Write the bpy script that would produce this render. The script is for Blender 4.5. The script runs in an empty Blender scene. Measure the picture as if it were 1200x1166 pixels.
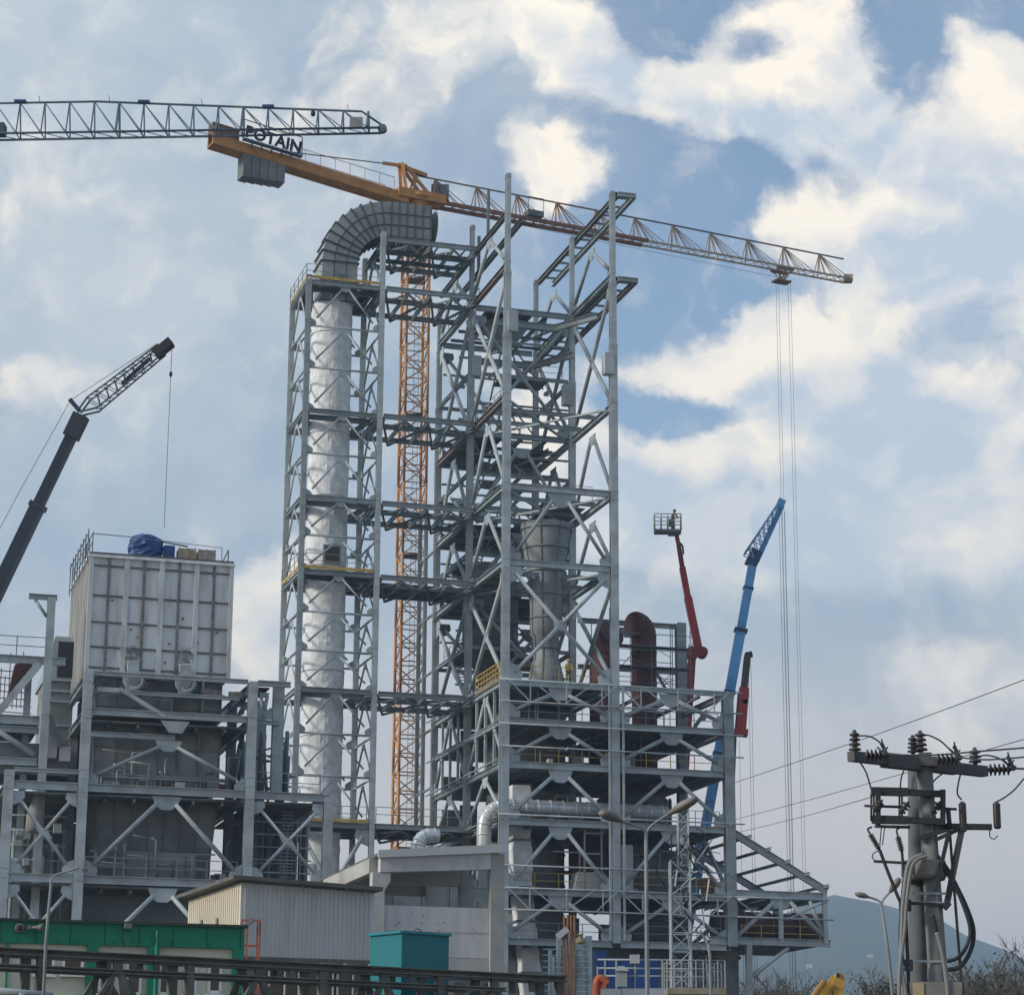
import bpy, math, random
from math import sin, cos, pi, radians, sqrt, atan2
random.seed(7)
C = bpy.context.scene.collection
# ---------------------------------------------------------------- view geometry (surveyed from the photograph)
FOC, PIT, ROL, YAW = 2840.4488, .25848595, .0054429585, .28586499
CT, ST = cos(PIT), sin(PIT); CR, SR = cos(ROL), sin(ROL); CZ = 1.7
UX, UY, WX, WY = cos(YAW), sin(YAW), -sin(YAW), cos(YAW)
def ray(px, py):
    X = (px-600)/FOC; Y = -(py-583)/FOC
    x = X*CR-Y*SR; u = X*SR+Y*CR
    return (x, CT-u*ST, ST+u*CT)
def at(px, py, Y):
    d = ray(px, py); k = Y/d[1]
    return (d[0]*k, Y, d[2]*k+CZ)
OX, OY = -.41, 165.0
def loc(P): return ((P[0]-OX)*UX+(P[1]-OY)*UY, (P[0]-OX)*WX+(P[1]-OY)*WY, P[2])
def S2W(p): return (OX+p[0]*UX+p[1]*WX, OY+p[0]*UY+p[1]*WY, p[2])
def VV(px, py, v):
    d = ray(px, py); k = (v+OX*WX+OY*WY)/(d[0]*WX+d[1]*WY)
    return loc((d[0]*k, d[1]*k, d[2]*k+CZ))
def UU(px, py, u):
    d = ray(px, py); k = (u+OX*UX+OY*UY)/(d[0]*UX+d[1]*UY)
    return loc((d[0]*k, d[1]*k, d[2]*k+CZ))
def la(px, py, Y): return loc(at(px, py, Y))
# ---------------------------------------------------------------- vectors
def add(a, b): return (a[0]+b[0], a[1]+b[1], a[2]+b[2])
def sub(a, b): return (a[0]-b[0], a[1]-b[1], a[2]-b[2])
def mul(a, k): return (a[0]*k, a[1]*k, a[2]*k)
def dot(a, b): return a[0]*b[0]+a[1]*b[1]+a[2]*b[2]
def crs(a, b): return (a[1]*b[2]-a[2]*b[1], a[2]*b[0]-a[0]*b[2], a[0]*b[1]-a[1]*b[0])
def nrm(a):
    l = sqrt(dot(a, a)) or 1; return mul(a, 1/l)
def lerp(a, b, t): return tuple(a[i]+(b[i]-a[i])*t for i in range(3))
def dist(a, b): return sqrt(dot(sub(a, b), sub(a, b)))
def frame(d, up=(0, 0, 1)):
    d = nrm(d)
    if abs(dot(d, nrm(up))) > .98: up = (0, 1, 0) if abs(d[1]) < .9 else (1, 0, 0)
    s = nrm(crs(d, up)); return d, s, crs(s, d)
# ---------------------------------------------------------------- mesh builder
OFF = {}
class MB:
    def __init__(s): s.v = []; s.f = []; s.sm = []
    def face(s, idx, smooth=False): s.f.append(idx); s.sm.append(smooth)
    def hexa(s, c):
        b = len(s.v); s.v += c
        for q in ((0, 3, 2, 1), (4, 5, 6, 7), (0, 1, 5, 4), (1, 2, 6, 5), (2, 3, 7, 6), (3, 0, 4, 7)): s.face([b+i for i in q])
        return s
    def box(s, a, b):
        x0, x1 = sorted((a[0], b[0])); y0, y1 = sorted((a[1], b[1])); z0, z1 = sorted((a[2], b[2]))
        return s.hexa([(x0, y0, z0), (x1, y0, z0), (x1, y1, z0), (x0, y1, z0), (x0, y0, z1), (x1, y0, z1), (x1, y1, z1), (x0, y1, z1)])
    def bar(s, p, q, w, h, up=(0, 0, 1), o=(0, 0)):
        d, sd, u = frame(sub(q, p), up); c = []
        for P in (p, q):
            for i, j in ((-1, -1), (1, -1), (1, 1), (-1, 1)): c.append(add(P, add(mul(sd, i*w/2+o[0]), mul(u, j*h/2+o[1]))))
        return s.hexa(c)
    def ibeam(s, p, q, w, h, up=(0, 0, 1), t=.035):           # h along up, flanges at +-up
        s.bar(p, q, w, t, up, (0, h/2-t/2)); s.bar(p, q, w, t, up, (0, -h/2+t/2)); return s.bar(p, q, t, h-2*t, up)
    def tube(s, pts, r, n=8, cap=True, r1=None):
        b = len(s.v); m = len(pts); rs = r if isinstance(r, (list, tuple)) else [r+((r1-r)*i/(m-1) if r1 is not None else 0) for i in range(m)]
        ref = (0, 0, 1); pu = None
        for i, P in enumerate(pts):
            d = sub(pts[min(i+1, m-1)], pts[max(i-1, 0)])
            if pu is None: d, sd, u = frame(d)
            else:
                d = nrm(d); sd = nrm(crs(d, pu)); u = crs(sd, d)
            pu = u
            for k in range(n):
                a = 2*pi*k/n; s.v.append(add(P, add(mul(sd, rs[i]*cos(a)), mul(u, rs[i]*sin(a)))))
        for i in range(m-1):
            for k in range(n):
                k2 = (k+1) % n; s.face([b+i*n+k, b+i*n+k2, b+(i+1)*n+k2, b+(i+1)*n+k], n > 5)
        if cap:
            s.face([b+k for k in range(n)][::-1]); s.face([b+(m-1)*n+k for k in range(n)])
        return s
    def lathe(s, c, prof, n=20, axis=(0, 0, 1)):                 # prof: (r, h) pairs
        d, sd, u = frame(axis, (0, 1, 0)); b = len(s.v); m = len(prof)
        for r, h in prof:
            for k in range(n):
                a = 2*pi*k/n; s.v.append(add(c, add(mul(d, h), add(mul(sd, r*cos(a)), mul(u, r*sin(a))))))
        for i in range(m-1):
            for k in range(n):
                k2 = (k+1) % n; s.face([b+i*n+k, b+i*n+k2, b+(i+1)*n+k2, b+(i+1)*n+k], True)
        s.face([b+k for k in range(n)][::-1]); s.face([b+(m-1)*n+k for k in range(n)]); return s
    def prism(s, poly, ext):                                     # poly: 3-D outline, ext: extrusion vector
        b = len(s.v); n = len(poly); s.v += list(poly)+[add(p, ext) for p in poly]
        s.face(list(range(b, b+n))[::-1]); s.face(list(range(b+n, b+2*n)))
        for i in range(n):
            j = (i+1) % n; s.face([b+i, b+j, b+n+j, b+n+i])
        return s
    def quad(s, a, b_, c, d):
        b = len(s.v); s.v += [a, b_, c, d]; s.face([b, b+1, b+2, b+3]); return s
    def build(s, name, mat, parent=None):
        off = OFF.get(parent.name, (0, 0, 0)) if parent else (0, 0, 0)
        me = bpy.data.meshes.new(name); me.from_pydata([sub(p, off) for p in s.v], [], s.f)
        me.polygons.foreach_set('use_smooth', s.sm); me.materials.append(mat); me.validate(); me.update()
        o = bpy.data.objects.new(name, me); C.objects.link(o)
        if parent: o.parent = parent; OFF[o.name] = off
        return o
def thing(name, label, cat, base=(0, 0, 0), S=False, group=None):
    o = bpy.data.objects.new(name, None); C.objects.link(o); o.empty_display_size = .3
    o.location = S2W(base) if S else base
    if S: o.rotation_euler = (0, 0, YAW)
    OFF[o.name] = base; o['label'] = label; o['category'] = cat
    if group: o['group'] = group
    return o
def solo(mb, name, mat, label, cat, base=None, S=False, group=None, kind=None):   # a thing that is one mesh
    base = base if base is not None else mb.v[0]
    me_off = base; mb.v = [sub(p, me_off) for p in mb.v]
    o = mb.build(name, mat); o.location = S2W(base) if S else base
    if S: o.rotation_euler = (0, 0, YAW)
    OFF[o.name] = base
    if label: o['label'] = label
    if cat: o['category'] = cat
    if group: o['group'] = group
    if kind: o['kind'] = kind
    return o
# ---------------------------------------------------------------- materials
def lin(c):
    return tuple(((x/255)/12.92 if x/255 < .04045 else ((x/255+.055)/1.055)**2.4) for x in c)+(1,)
MAT = {}
def mat(name, col, rough=.6, metal=0, var=.12, scale=1.2, dirt=None, dirt_amt=.35, dscale=.5, bump=0, streak=False, spec=.4):
    if name in MAT: return MAT[name]
    m = bpy.data.materials.new(name); m.use_nodes = True; nt = m.node_tree; N = nt.nodes; L = nt.links
    bs = N['Principled BSDF']; bs.inputs['Roughness'].default_value = rough; bs.inputs['Metallic'].default_value = metal
    bs.inputs['Specular IOR Level'].default_value = spec
    tc = N.new('ShaderNodeTexCoord'); mp = N.new('ShaderNodeMapping'); L.new(tc.outputs['Object'], mp.inputs[0])
    if streak: mp.inputs['Scale'].default_value = (1, 1, .18)
    n1 = N.new('ShaderNodeTexNoise'); n1.inputs['Scale'].default_value = scale; n1.inputs['Detail'].default_value = 6; L.new(mp.outputs[0], n1.inputs[0])
    oi = N.new('ShaderNodeObjectInfo')
    mr = N.new('ShaderNodeMapRange'); mr.inputs[1].default_value = .3; mr.inputs[2].default_value = .7
    mr.inputs[3].default_value = 1-var; mr.inputs[4].default_value = 1+var; L.new(n1.outputs[0], mr.inputs[0])
    rr = N.new('ShaderNodeMapRange'); rr.inputs[3].default_value = .82; rr.inputs[4].default_value = 1.16; L.new(oi.outputs['Random'], rr.inputs[0])
    mm = N.new('ShaderNodeMath'); mm.operation = 'MULTIPLY'; L.new(mr.outputs[0], mm.inputs[0]); L.new(rr.outputs[0], mm.inputs[1])
    hs = N.new('ShaderNodeHueSaturation'); hs.inputs['Color'].default_value = tuple(col)+(1,); L.new(mm.outputs[0], hs.inputs['Value'])
    out = hs.outputs[0]
    if dirt:
        n2 = N.new('ShaderNodeTexNoise'); n2.inputs['Scale'].default_value = dscale; n2.inputs['Detail'].default_value = 8; n2.inputs['Roughness'].default_value = .65
        L.new(mp.outputs[0], n2.inputs[0])
        m2 = N.new('ShaderNodeMapRange'); m2.inputs[1].default_value = .48; m2.inputs[2].default_value = .72; m2.inputs[4].default_value = dirt_amt; L.new(n2.outputs[0], m2.inputs[0])
        mx = N.new('ShaderNodeMix'); mx.data_type = 'RGBA'; mx.inputs['B'].default_value = tuple(dirt)+(1,)
        L.new(m2.outputs[0], mx.inputs['Factor']); L.new(out, mx.inputs['A']); out = mx.outputs['Result']
    L.new(out, bs.inputs['Base Color'])
    if bump:
        bp = N.new('ShaderNodeBump'); bp.inputs['Strength'].default_value = bump; bp.inputs['Distance'].default_value = .05; L.new(n1.outputs[0], bp.inputs['Height']); L.new(bp.outputs[0], bs.inputs['Normal'])
    MAT[name] = m; return m
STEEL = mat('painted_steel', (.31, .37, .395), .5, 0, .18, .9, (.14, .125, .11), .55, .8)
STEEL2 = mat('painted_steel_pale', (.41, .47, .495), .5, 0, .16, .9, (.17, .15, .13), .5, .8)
STEELD = mat('dusty_dark_steel', (.17, .20, .21), .7, 0, .25, .7, (.06, .06, .06), .5, .6)
RUSTB = mat('primer_beam', (.17, .12, .10), .7, 0, .2, 1, (.22, .10, .06), .4, .8)
DECK = mat('floor_plate', (.15, .17, .175), .8, 0, .3, .6, (.05, .05, .05), .5, .5)
RAIL = mat('rail_steel', (.30, .34, .35), .5)
YEL = mat('yellow_edge', (.52, .36, .10), .6, 0, .2, 2, (.25, .15, .06), .5, 1.5)
LAG = mat('foil_lagging', (.70, .73, .75), .85, 0, .14, 1.4, (.34, .37, .39), .6, .55, .7, spec=.15)
SILV = mat('bright_cladding', (.74, .77, .78), .3, .35, .06, 1.5, (.40, .40, .38), .4, .8, .1)
DUCT = mat('grey_duct_plate', (.30, .335, .345), .6, 0, .18, .7, (.12, .11, .10), .5, .5)
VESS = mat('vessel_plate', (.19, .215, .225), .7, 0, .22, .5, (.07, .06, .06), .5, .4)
MAROON = mat('red_primer', (.10, .04, .042), .7, 0, .25, .8, (.08, .055, .05), .6, .6)
ORNG = mat('crane_yellow', (.52, .25, .075), .5, 0, .15, 1.2, (.25, .09, .04), .45, 1)
ORNGD = mat('crane_rust_orange', (.42, .18, .06), .6, 0, .2, 1.2, (.15, .06, .04), .5, 1)
JIBB = mat('jib_blue_grey', (.075, .12, .175), .5, 0, .2, 1, (.25, .28, .3), .35, 1.5)
NAVY = mat('boom_dark_blue', (.018, .034, .058), .4, 0, .2, .8)
BLUE = mat('crane_blue', (.10, .32, .64), .45, 0, .12, .8, (.03, .09, .2), .4, .5)
RED = mat('lift_red', (.33, .03, .04), .45, 0, .15, .8, (.12, .02, .02), .4, .6)
BLK = mat('black_rubber', (.025, .027, .03), .6)
CONC = mat('concrete', (.44, .445, .43), .85, 0, .12, 1.2, (.22, .21, .19), .5, .7, .3)
CONCP = mat('pale_concrete_panel', (.52, .53, .54), .85, 0, .08, .9, (.26, .26, .25), .5, 1.2, .2, streak=True)
GREEN = mat('green_paint', (.003, .21, .125), .5, 0, .08, .8, (.01, .09, .06), .3, .6)
CREAM = mat('cream_panel', (.60, .60, .50), .6, 0, .06, 1.5, (.32, .32, .26), .4, .8)
WHITE = mat('white_frame', (.70, .72, .72), .5, 0, .05)
GLASS = mat('dark_glass', (.02, .025, .03), .12, 0, .1, spec=.6)
TEAL = mat('teal_sheet', (.012, .21, .245), .45, 0, .1, 2.5, (.05, .13, .14), .5, 2.5, streak=True)
ORRAIL = mat('orange_rail', (.36, .085, .035), .6, 0, .2, 2)
BAIL = mat('weathered_galvanised', (.12, .125, .11), .7, 0, .3, 2.5, (.045, .04, .035), .6, 1.8)
CLAD = mat('pale_cladding', (.52, .55, .56), .55, 0, .07, 1.2, (.30, .30, .28), .5, 1.3, streak=True)
CLADC = mat('cream_cladding', (.70, .66, .54), .55, 0, .06, .6, (.36, .34, .28), .35, .5)
TRIM = mat('dark_trim', (.12, .12, .115), .7, 0, .2, 2)
WBOX = mat('white_casing', (.64, .685, .70), .6, 0, .14, .9, (.27, .265, .255), .6, 1.1, .2, streak=True)
WRIB = mat('white_rib', (.68, .725, .74), .6, 0, .12, 1.5, (.22, .13, .08), .6, 1.7, streak=True)
TARP = mat('blue_tarp', (.015, .07, .24), .45, 0, .3, 3, (.01, .03, .1), .5, 1.4, .9)
CRATE = mat('crate_wood', (.37, .31, .23), .8, 0, .2, 3, (.2, .15, .1), .5, 2)
CABLE = mat('cable_black', (.03, .032, .036), .6)
ROPE = mat('wire_rope', (.16, .17, .18), .6)
PORC = mat('brown_porcelain', (.05, .043, .043), .25, 0, .2, 3)
LAMPM = mat('lamp_shell', (.20, .19, .165), .6, 0, .15, 4, (.12, .1, .08), .5, 3)
HIVIS = mat('hi_vis_yellow', (.62, .62, .06), .7)
SKIN = mat('skin', (.42, .24, .17), .6)
CLOTH = mat('work_clothes', (.10, .045, .05), .8, 0, .2, 4)
BPAN = mat('blue_panel', (.012, .075, .30), .5, 0, .15, .8, (.01, .03, .12), .4, .6)
BARK = mat('bark', (.09, .075, .06), .9, 0, .25, 3)
TWIG = mat('bare_twigs', (.15, .13, .115), .9, 0, .3, .6, (.06, .065, .035), .6, .4)
TWIG2 = mat('dull_leaves', (.085, .085, .05), .9, 0, .3, .6, (.11, .085, .04), .6, .4)
HILL = mat('wooded_hill', (.045, .055, .035), 1, 0, .35, .012, (.03, .04, .03), .5, .004)
GRND = mat('site_ground', (.12, .108, .092), .95, 0, .2, .15, (.12, .12, .09), .5, .05)
ROADM = mat('asphalt', (.05, .05, .052), .9, 0, .2, 1)
EXY = mat('excavator_yellow', (.48, .29, .045), .6, 0, .2, 2.5, (.16, .11, .06), .7, 2.2)
OREX = mat('orange_hose', (.46, .10, .035), .65, 0, .2, 4, (.2, .07, .04), .5, 3)
# ---------------------------------------------------------------- steelwork
def rail(path, name='handrail', parent=None, h=1.1, m=RAIL, step=1.6, r=.026, rails=(1.1, .58)):
    b = MB()
    for i in range(len(path)-1):
        p, q = path[i], path[i+1]; L = dist(p, q); n = max(1, round(L/step))
        for k in range(n+1):
            P = lerp(p, q, k/n); b.bar(P, add(P, (0, 0, h)), .05, .05)
        for z in rails: b.tube([add(p, (0, 0, z)), add(q, (0, 0, z))], r, 5)
    return b.build(name, m, parent)
def plane_map(axis, c):                                         # (s, z) -> point on a frame plane
    return (lambda s, z: (s, c, z)) if axis == 'v' else (lambda s, z: (c, s, z))
def gus(b, P, pts, axis, t=.05):
    ext = (0, t, 0) if axis == 'v' else (t, 0, 0)
    b.prism([sub(P(*p), mul(ext, .5)) for p in pts], ext)
def chevron(axis, c, s0, s1, zt, zb, w=.30, parent=None, m=STEEL2, name='chevron_brace', g=.75, gh=.75, square=False):
    P = plane_map(axis, c); b = MB(); sm = (s0+s1)/2
    nn = (0, 1, 0) if axis == 'v' else (1, 0, 0)
    gus(b, P, [(sm-g, zt), (sm+g, zt), (sm+g*.75, zt-gh*.7), (sm+g*.3, zt-gh), (sm-g*.3, zt-gh), (sm-g*.75, zt-gh*.7)], axis)
    for sg, se in ((-1, s0), (1, s1)):
        a = (sm+sg*g*.62, zt-gh*.55); e = (se-sg*.45, zb+.55)
        if square: b.bar(P(*a), P(*e), w, w, nn)
        else: b.tube([P(*a), P(*e)], w/2, 8)
        k = 1 if se > sm else -1
        gus(b, P, [(se, zb), (se, zb+w*3.6), (se-k*w*2.1, zb+w*2.4), (se-k*w*2.9, zb+w*1.3), (se-k*w*2.6, zb)], axis)
    return b.build(name, m, parent)
def xbrace(axis, c, s0, s1, zt, zb, w=.30, parent=None, m=STEEL2, name='cross_brace', off=.17):
    P = plane_map(axis, c); b = MB()
    a0, a1 = (s0+.4*(1 if s1 > s0 else -1), s1-.4*(1 if s1 > s0 else -1))
    nn = (0, 1, 0) if axis == 'v' else (1, 0, 0)
    b.tube([P(a0, zt-.5), P(a1, zb+.5)], w/2, 8)
    mid = ((a0+a1)/2, (zt+zb)/2); q = lambda t: (a0+(a1-a0)*t, zb+.5+(zt-zb-1)*t)
    b.tube([P(*q(0)), P(*q(.47))], w/2, 8); b.tube([P(*q(.53)), P(*q(1))], w/2, 8)
    gus(b, P, [q(.44), (mid[0]-.5, mid[1]+.35), q(.56), (mid[0]+.5, mid[1]-.35)], axis, .06)
    for se in (s0, s1):
        k = 1 if se < (s0+s1)/2 else -1
        for z, d in ((zt, -1), (zb, 1)):
            gus(b, P, [(se, z), (se, z+d*4*w), (se+k*1.8*w, z+d*3.3*w), (se+k*3.3*w, z+d*1.6*w), (se+k*3*w, z)], axis)
    return b.build(name, m, parent)
def column(u, v, z0, z1, parent, w=.55, d=.55, m=STEEL2, splices=(), name='column', flange='v', steps=None):
    b = MB(); t = .05
    if steps:                                                     # thinner section above each splice
        lo = z0
        for hi, ww in steps+[(z1, w)]:
            hi = min(hi, z1)
            if hi <= lo: continue
            b.box((u-ww/2, v-d/2, lo), (u+ww/2, v-d/2+t, hi)); b.box((u-ww/2, v+d/2-t, lo), (u+ww/2, v+d/2, hi)); b.box((u-t/2, v-d/2+t, lo), (u+t/2, v+d/2-t, hi))
            for k in (.12, .3): b.box((u-ww/2-.03, v-d/2-.03, hi-k-.02), (u+ww/2+.03, v+d/2+.03, hi-k+.02))
            lo = hi+.004
        for z in splices:
            ww = next((q for h, q in steps+[(z1, w)] if z < h), w); b.box((u-ww/2-.02, v-d/2-.02, z-.02), (u+ww/2+.02, v+d/2+.02, z+.02))
        return b.build(name, m, parent)
    if flange == 'v':
        b.box((u-w/2, v-d/2, z0), (u+w/2, v-d/2+t, z1)); b.box((u-w/2, v+d/2-t, z0), (u+w/2, v+d/2, z1)); b.box((u-t/2, v-d/2+t, z0), (u+t/2, v+d/2-t, z1))
    else:
        b.box((u-w/2, v-d/2, z0), (u-w/2+t, v+d/2, z1)); b.box((u+w/2-t, v-d/2, z0), (u+w/2, v+d/2, z1)); b.box((u-w/2+t, v-t/2, z0), (u+w/2-t, v+t/2, z1))
    for z in splices:                                             # stiffener and end plates
        b.box((u-w/2-.02, v-d/2-.02, z-.02), (u+w/2+.02, v+d/2+.02, z+.02))
    return b.build(name, m, parent)
def ubeam(u0, u1, v, z, parent, w=.3, h=.5, m=STEEL, name='floor_beam'):
    h *= .72; return MB().ibeam((u0, v, z-h/2), (u1, v, z-h/2), w, h).build(name, m, parent)
PRIM = mat('mauve_primer', (.21, .185, .185), .65, 0, .2, 1, (.15, .09, .07), .5, .9); RNB = random.Random(23)
def vbeam(u, v0, v1, z, parent, w=.3, h=.5, m=STEEL, name='floor_beam'):
    if m is STEEL and RNB.random() < .22: m = PRIM
    h *= .72; return MB().ibeam((u, v0, z-h/2), (u, v1, z-h/2), w, h).build(name, m, parent)
def plate(u0, u1, v0, v1, z, parent, t=.06, m=DECK, name='floor_deck'):
    return MB().box((u0, v0, z-t), (u1, v1, z)).build(name, m, parent)
def spline(P, n=6):
    out = []
    for i in range(len(P)-1):
        a, b, c, d = P[max(i-1, 0)], P[i], P[i+1], P[min(i+2, len(P)-1)]
        for k in range(n):
            t = k/n; out.append(tuple(.5*(2*b[j]+(c[j]-a[j])*t+(2*a[j]-5*b[j]+4*c[j]-d[j])*t*t+(3*b[j]-a[j]-3*c[j]+d[j])*t**3) for j in range(3)))
    return out+[P[-1]]
HAZE = 1
# ---------------------------------------------------------------- camera, light, sky
sc = bpy.context.scene
cam = bpy.data.cameras.new('camera'); co = bpy.data.objects.new('camera', cam); C.objects.link(co)
cam.sensor_fit = 'HORIZONTAL'; cam.sensor_width = 36; cam.lens = FOC/1200*36; cam.clip_end = 20000; cam.clip_start = .1
from mathutils import Matrix
ex = sub(ray(601, 583), ray(600, 583)); ey = sub(ray(600, 582), ray(600, 583)); ex, ey, ez = nrm(ex), nrm(ey), mul(nrm(ray(600, 583)), -1)
co.matrix_world = Matrix(((ex[0], ey[0], ez[0], 0), (ex[1], ey[1], ez[1], 0), (ex[2], ey[2], ez[2], CZ), (0, 0, 0, 1)))
sc.camera = co
sc.view_settings.view_transform = 'Standard'; sc.view_settings.look = 'None'; sc.view_settings.exposure = .36; sc.view_settings.gamma = 1
SUN_EL, SUN_AZ = radians(24), radians(-112)                       # azimuth clockwise from +Y
sl = bpy.data.lights.new('sun', 'SUN'); sl.energy = 2.5; sl.angle = radians(10); sl.color = (1, .91, .80)
so = bpy.data.objects.new('sun', sl); C.objects.link(so); so.rotation_euler = (pi/2-SUN_EL, 0, pi-SUN_AZ)
so.location = (-60, -20, 80)
W = bpy.data.worlds.new('World'); sc.world = W; W.use_nodes = True
W.cycles.sampling_method = 'MANUAL'; W.cycles.sample_map_resolution = 256
nt = W.node_tree; N = nt.nodes; L = nt.links; N.clear()
def inp(s, v):
    if v is None: return
    if hasattr(v, 'links') or hasattr(v, 'is_linked'): L.new(v, s)
    else: s.default_value = v
def MA(op, a, b=None, c=None, clamp=False):
    n = N.new('ShaderNodeMath'); n.operation = op; n.use_clamp = clamp
    for i, x in enumerate((a, b, c)): inp(n.inputs[i], x)
    return n.outputs[0]
def RANGE(x, a, b, c=0, d=1, smooth=True):
    n = N.new('ShaderNodeMapRange'); n.interpolation_type = 'SMOOTHSTEP' if smooth else 'LINEAR'
    for i, q in enumerate((x, a, b, c, d)): inp(n.inputs[i], q)
    return n.outputs[0]
def COMB(x, y, z=0.0):
    n = N.new('ShaderNodeCombineXYZ'); [inp(n.inputs[i], q) for i, q in enumerate((x, y, z))]; return n.outputs[0]
def MIX(f, a, b):
    n = N.new('ShaderNodeMix'); n.data_type = 'RGBA'; inp(n.inputs['Factor'], f); inp(n.inputs['A'], a); inp(n.inputs['B'], b); return n.outputs['Result']
def NOISE(v, scale, detail=8, rough=.55, dist_=0.0):
    n = N.new('ShaderNodeTexNoise'); inp(n.inputs['Vector'], v)
    n.inputs['Scale'].default_value = scale; n.inputs['Detail'].default_value = detail; n.inputs['Roughness'].default_value = rough; n.inputs['Distortion'].default_value = dist_
    return n.outputs[0]
def VADD(a, b):
    n = N.new('ShaderNodeVectorMath'); n.operation = 'ADD'; inp(n.inputs[0], a); inp(n.inputs[1], b); return n.outputs[0]
tc = N.new('ShaderNodeTexCoord'); sp = N.new('ShaderNodeSeparateXYZ'); L.new(tc.outputs['Generated'], sp.inputs[0])
yy = MA('MAXIMUM', MA('ABSOLUTE', sp.outputs[1]), .12)
A_ = MA('DIVIDE', sp.outputs[0], yy); B_ = MA('DIVIDE', MA('MAXIMUM', sp.outputs[2], -.02), yy)
Pn = COMB(A_, B_)                                                  # bearing / elevation plane
def g(px, py):
    d = ray(px, py); return d[0]/d[1], d[2]/d[1]
wn = N.new('ShaderNodeTexNoise'); L.new(Pn, wn.inputs['Vector']); wn.inputs['Scale'].default_value = 9; wn.inputs['Detail'].default_value = 7; wn.inputs['Roughness'].default_value = .6
wv = N.new('ShaderNodeVectorMath'); wv.operation = 'MULTIPLY_ADD'; L.new(wn.outputs['Color'], wv.inputs[0]); wv.inputs[1].default_value = (.085, .075, 0); 
wv0 = N.new('ShaderNodeVectorMath'); wv0.operation = 'ADD'; L.new(Pn, wv0.inputs[0]); wv0.inputs[1].default_value = (-.0425, -.0375, 0); L.new(wv0.outputs[0], wv.inputs[2])
Pw = wv.outputs[0]
def blob(P, px, py, rx, ry, rot=0):
    c = g(px, py); n = N.new('ShaderNodeMapping'); n.vector_type = 'TEXTURE'
    n.inputs['Location'].default_value = (c[0], c[1], 0); n.inputs['Rotation'].default_value = (0, 0, radians(rot)); n.inputs['Scale'].default_value = (rx/FOC*1.06, ry/FOC*1.12, 1)
    L.new(P, n.inputs[0]); ln = N.new('ShaderNodeVectorMath'); ln.operation = 'LENGTH'; L.new(n.outputs[0], ln.inputs[0])
    return RANGE(ln.outputs['Value'], 0, 1, 1, 0)
def field(P, blobs):
    tot = None
    for (px, py, rx, ry, rot, w) in blobs:
        t = MA('MULTIPLY', blob(P, px, py, rx, ry, rot), w); tot = t if tot is None else MA('ADD', tot, t)
    return tot
PUFF = [  # cumulus: px, py, rx, ry, rot, weight
 (1080, 350, 540, 600, 0, .56), (1000, 60, 250, 170, 30, .7), (850, 100, 190, 130, 20, .65), (1190, 170, 200, 200, 0, .55), (765, 125, 120, 55, 10, .6), (960, 140, 150, 120, 0, .5),
 (880, 255, 140, 75, 0, .5), (1080, 250, 250, 100, -10, .5), (980, 400, 300, 110, 15, .55), (800, 415, 150, 80, 10, .75), (730, 560, 240, 120, 0, .8), (980, 540, 420, 160, 0, .62),
 (640, 470, 150, 130, 0, .4), (655, 50, 170, 110, -25, .6), (560, 20, 170, 80, 0, .3), (690, 90, 100, 110, 0, .45), (660, 212, 110, 70, -35, .85), (400, 100, 240, 110, 20, .3), (510, 140, 170, 110, 0, .22),
 (312, 690, 120, 70, 25, 1.1), (325, 770, 130, 100, 0, .6), (120, 240, 280, 130, 15, .2), (30, 440, 220, 80, 0, .32), (60, 40, 320, 130, 0, .16), (1150, 800, 240, 120, 0, .4), (850, 640, 260, 90, 0, .4), (1130, 640, 220, 110, 0, .25)]
GAP = [(785, 310, 230, 150, 35, .95), (880, 205, 190, 60, 20, .7), (912, 60, 100, 60, 0, .8), (775, 475, 120, 60, 0, .95), (1075, 70, 100, 120, 40, .95), (735, 190, 90, 200, -20, .5), (965, 335, 110, 50, 0, .6),
 (1150, 8, 240, 50, 0, .7), (765, 30, 110, 80, 0, .6), (1100, 385, 130, 55, 0, .55), (1010, 200, 150, 40, -30, .5), (900, 480, 110, 40, 0, .4), (1120, 560, 260, 80, 0, .3), (1040, 700, 300, 80, 0, .35)]
fine = NOISE(Pw, 20, 9, .6)
D0 = MA('ADD', MA('SUBTRACT', field(Pw, PUFF), field(Pw, GAP)), MA('MULTIPLY', MA('SUBTRACT', fine, .5), 1.5))
Pl = VADD(Pw, (-.013, .009, 0))
grad = MA('SUBTRACT', NOISE(Pw, 14, 6, .55), NOISE(Pl, 14, 6, .55))
lit = RANGE(grad, -.09, .11)
mask = MA('MAXIMUM', RANGE(D0, .04, .62), MA('MULTIPLY', RANGE(NOISE(Pw, 34, 7, .62), .5, .72), .26))
core = RANGE(D0, .3, 1.0)
veiln = NOISE(Pw, 7, 6, .55)
# soft grey veil: strong on the west side and low down, thin in the blue opening
spw = N.new('ShaderNodeSeparateXYZ'); L.new(Pw, spw.inputs[0]); vx = RANGE(spw.outputs[0], g(360, 500)[0], g(860, 500)[0], 1, .14); vy = RANGE(B_, g(600, 760)[1], g(600, 420)[1], 1, 0)
open_ = field(Pw, [(800, 330, 330, 330, 0, .6), (1000, 60, 260, 160, 0, .35)])
veil = MA('SUBTRACT', MA('ADD', MA('MAXIMUM', vx, vy), MA('MULTIPLY', MA('SUBTRACT', veiln, .5), .9)), MA('MULTIPLY', open_, .6), clamp=True)
veil = RANGE(veil, 0, 1, .14, .95)
low = RANGE(B_, g(600, 1130)[1], g(600, 640)[1], 1, 0)
veilc = MIX(low, MIX(RANGE(veiln, .35, .65), lin((156, 172, 190)), lin((193, 201, 208))), lin((246, 226, 208)))
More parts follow.
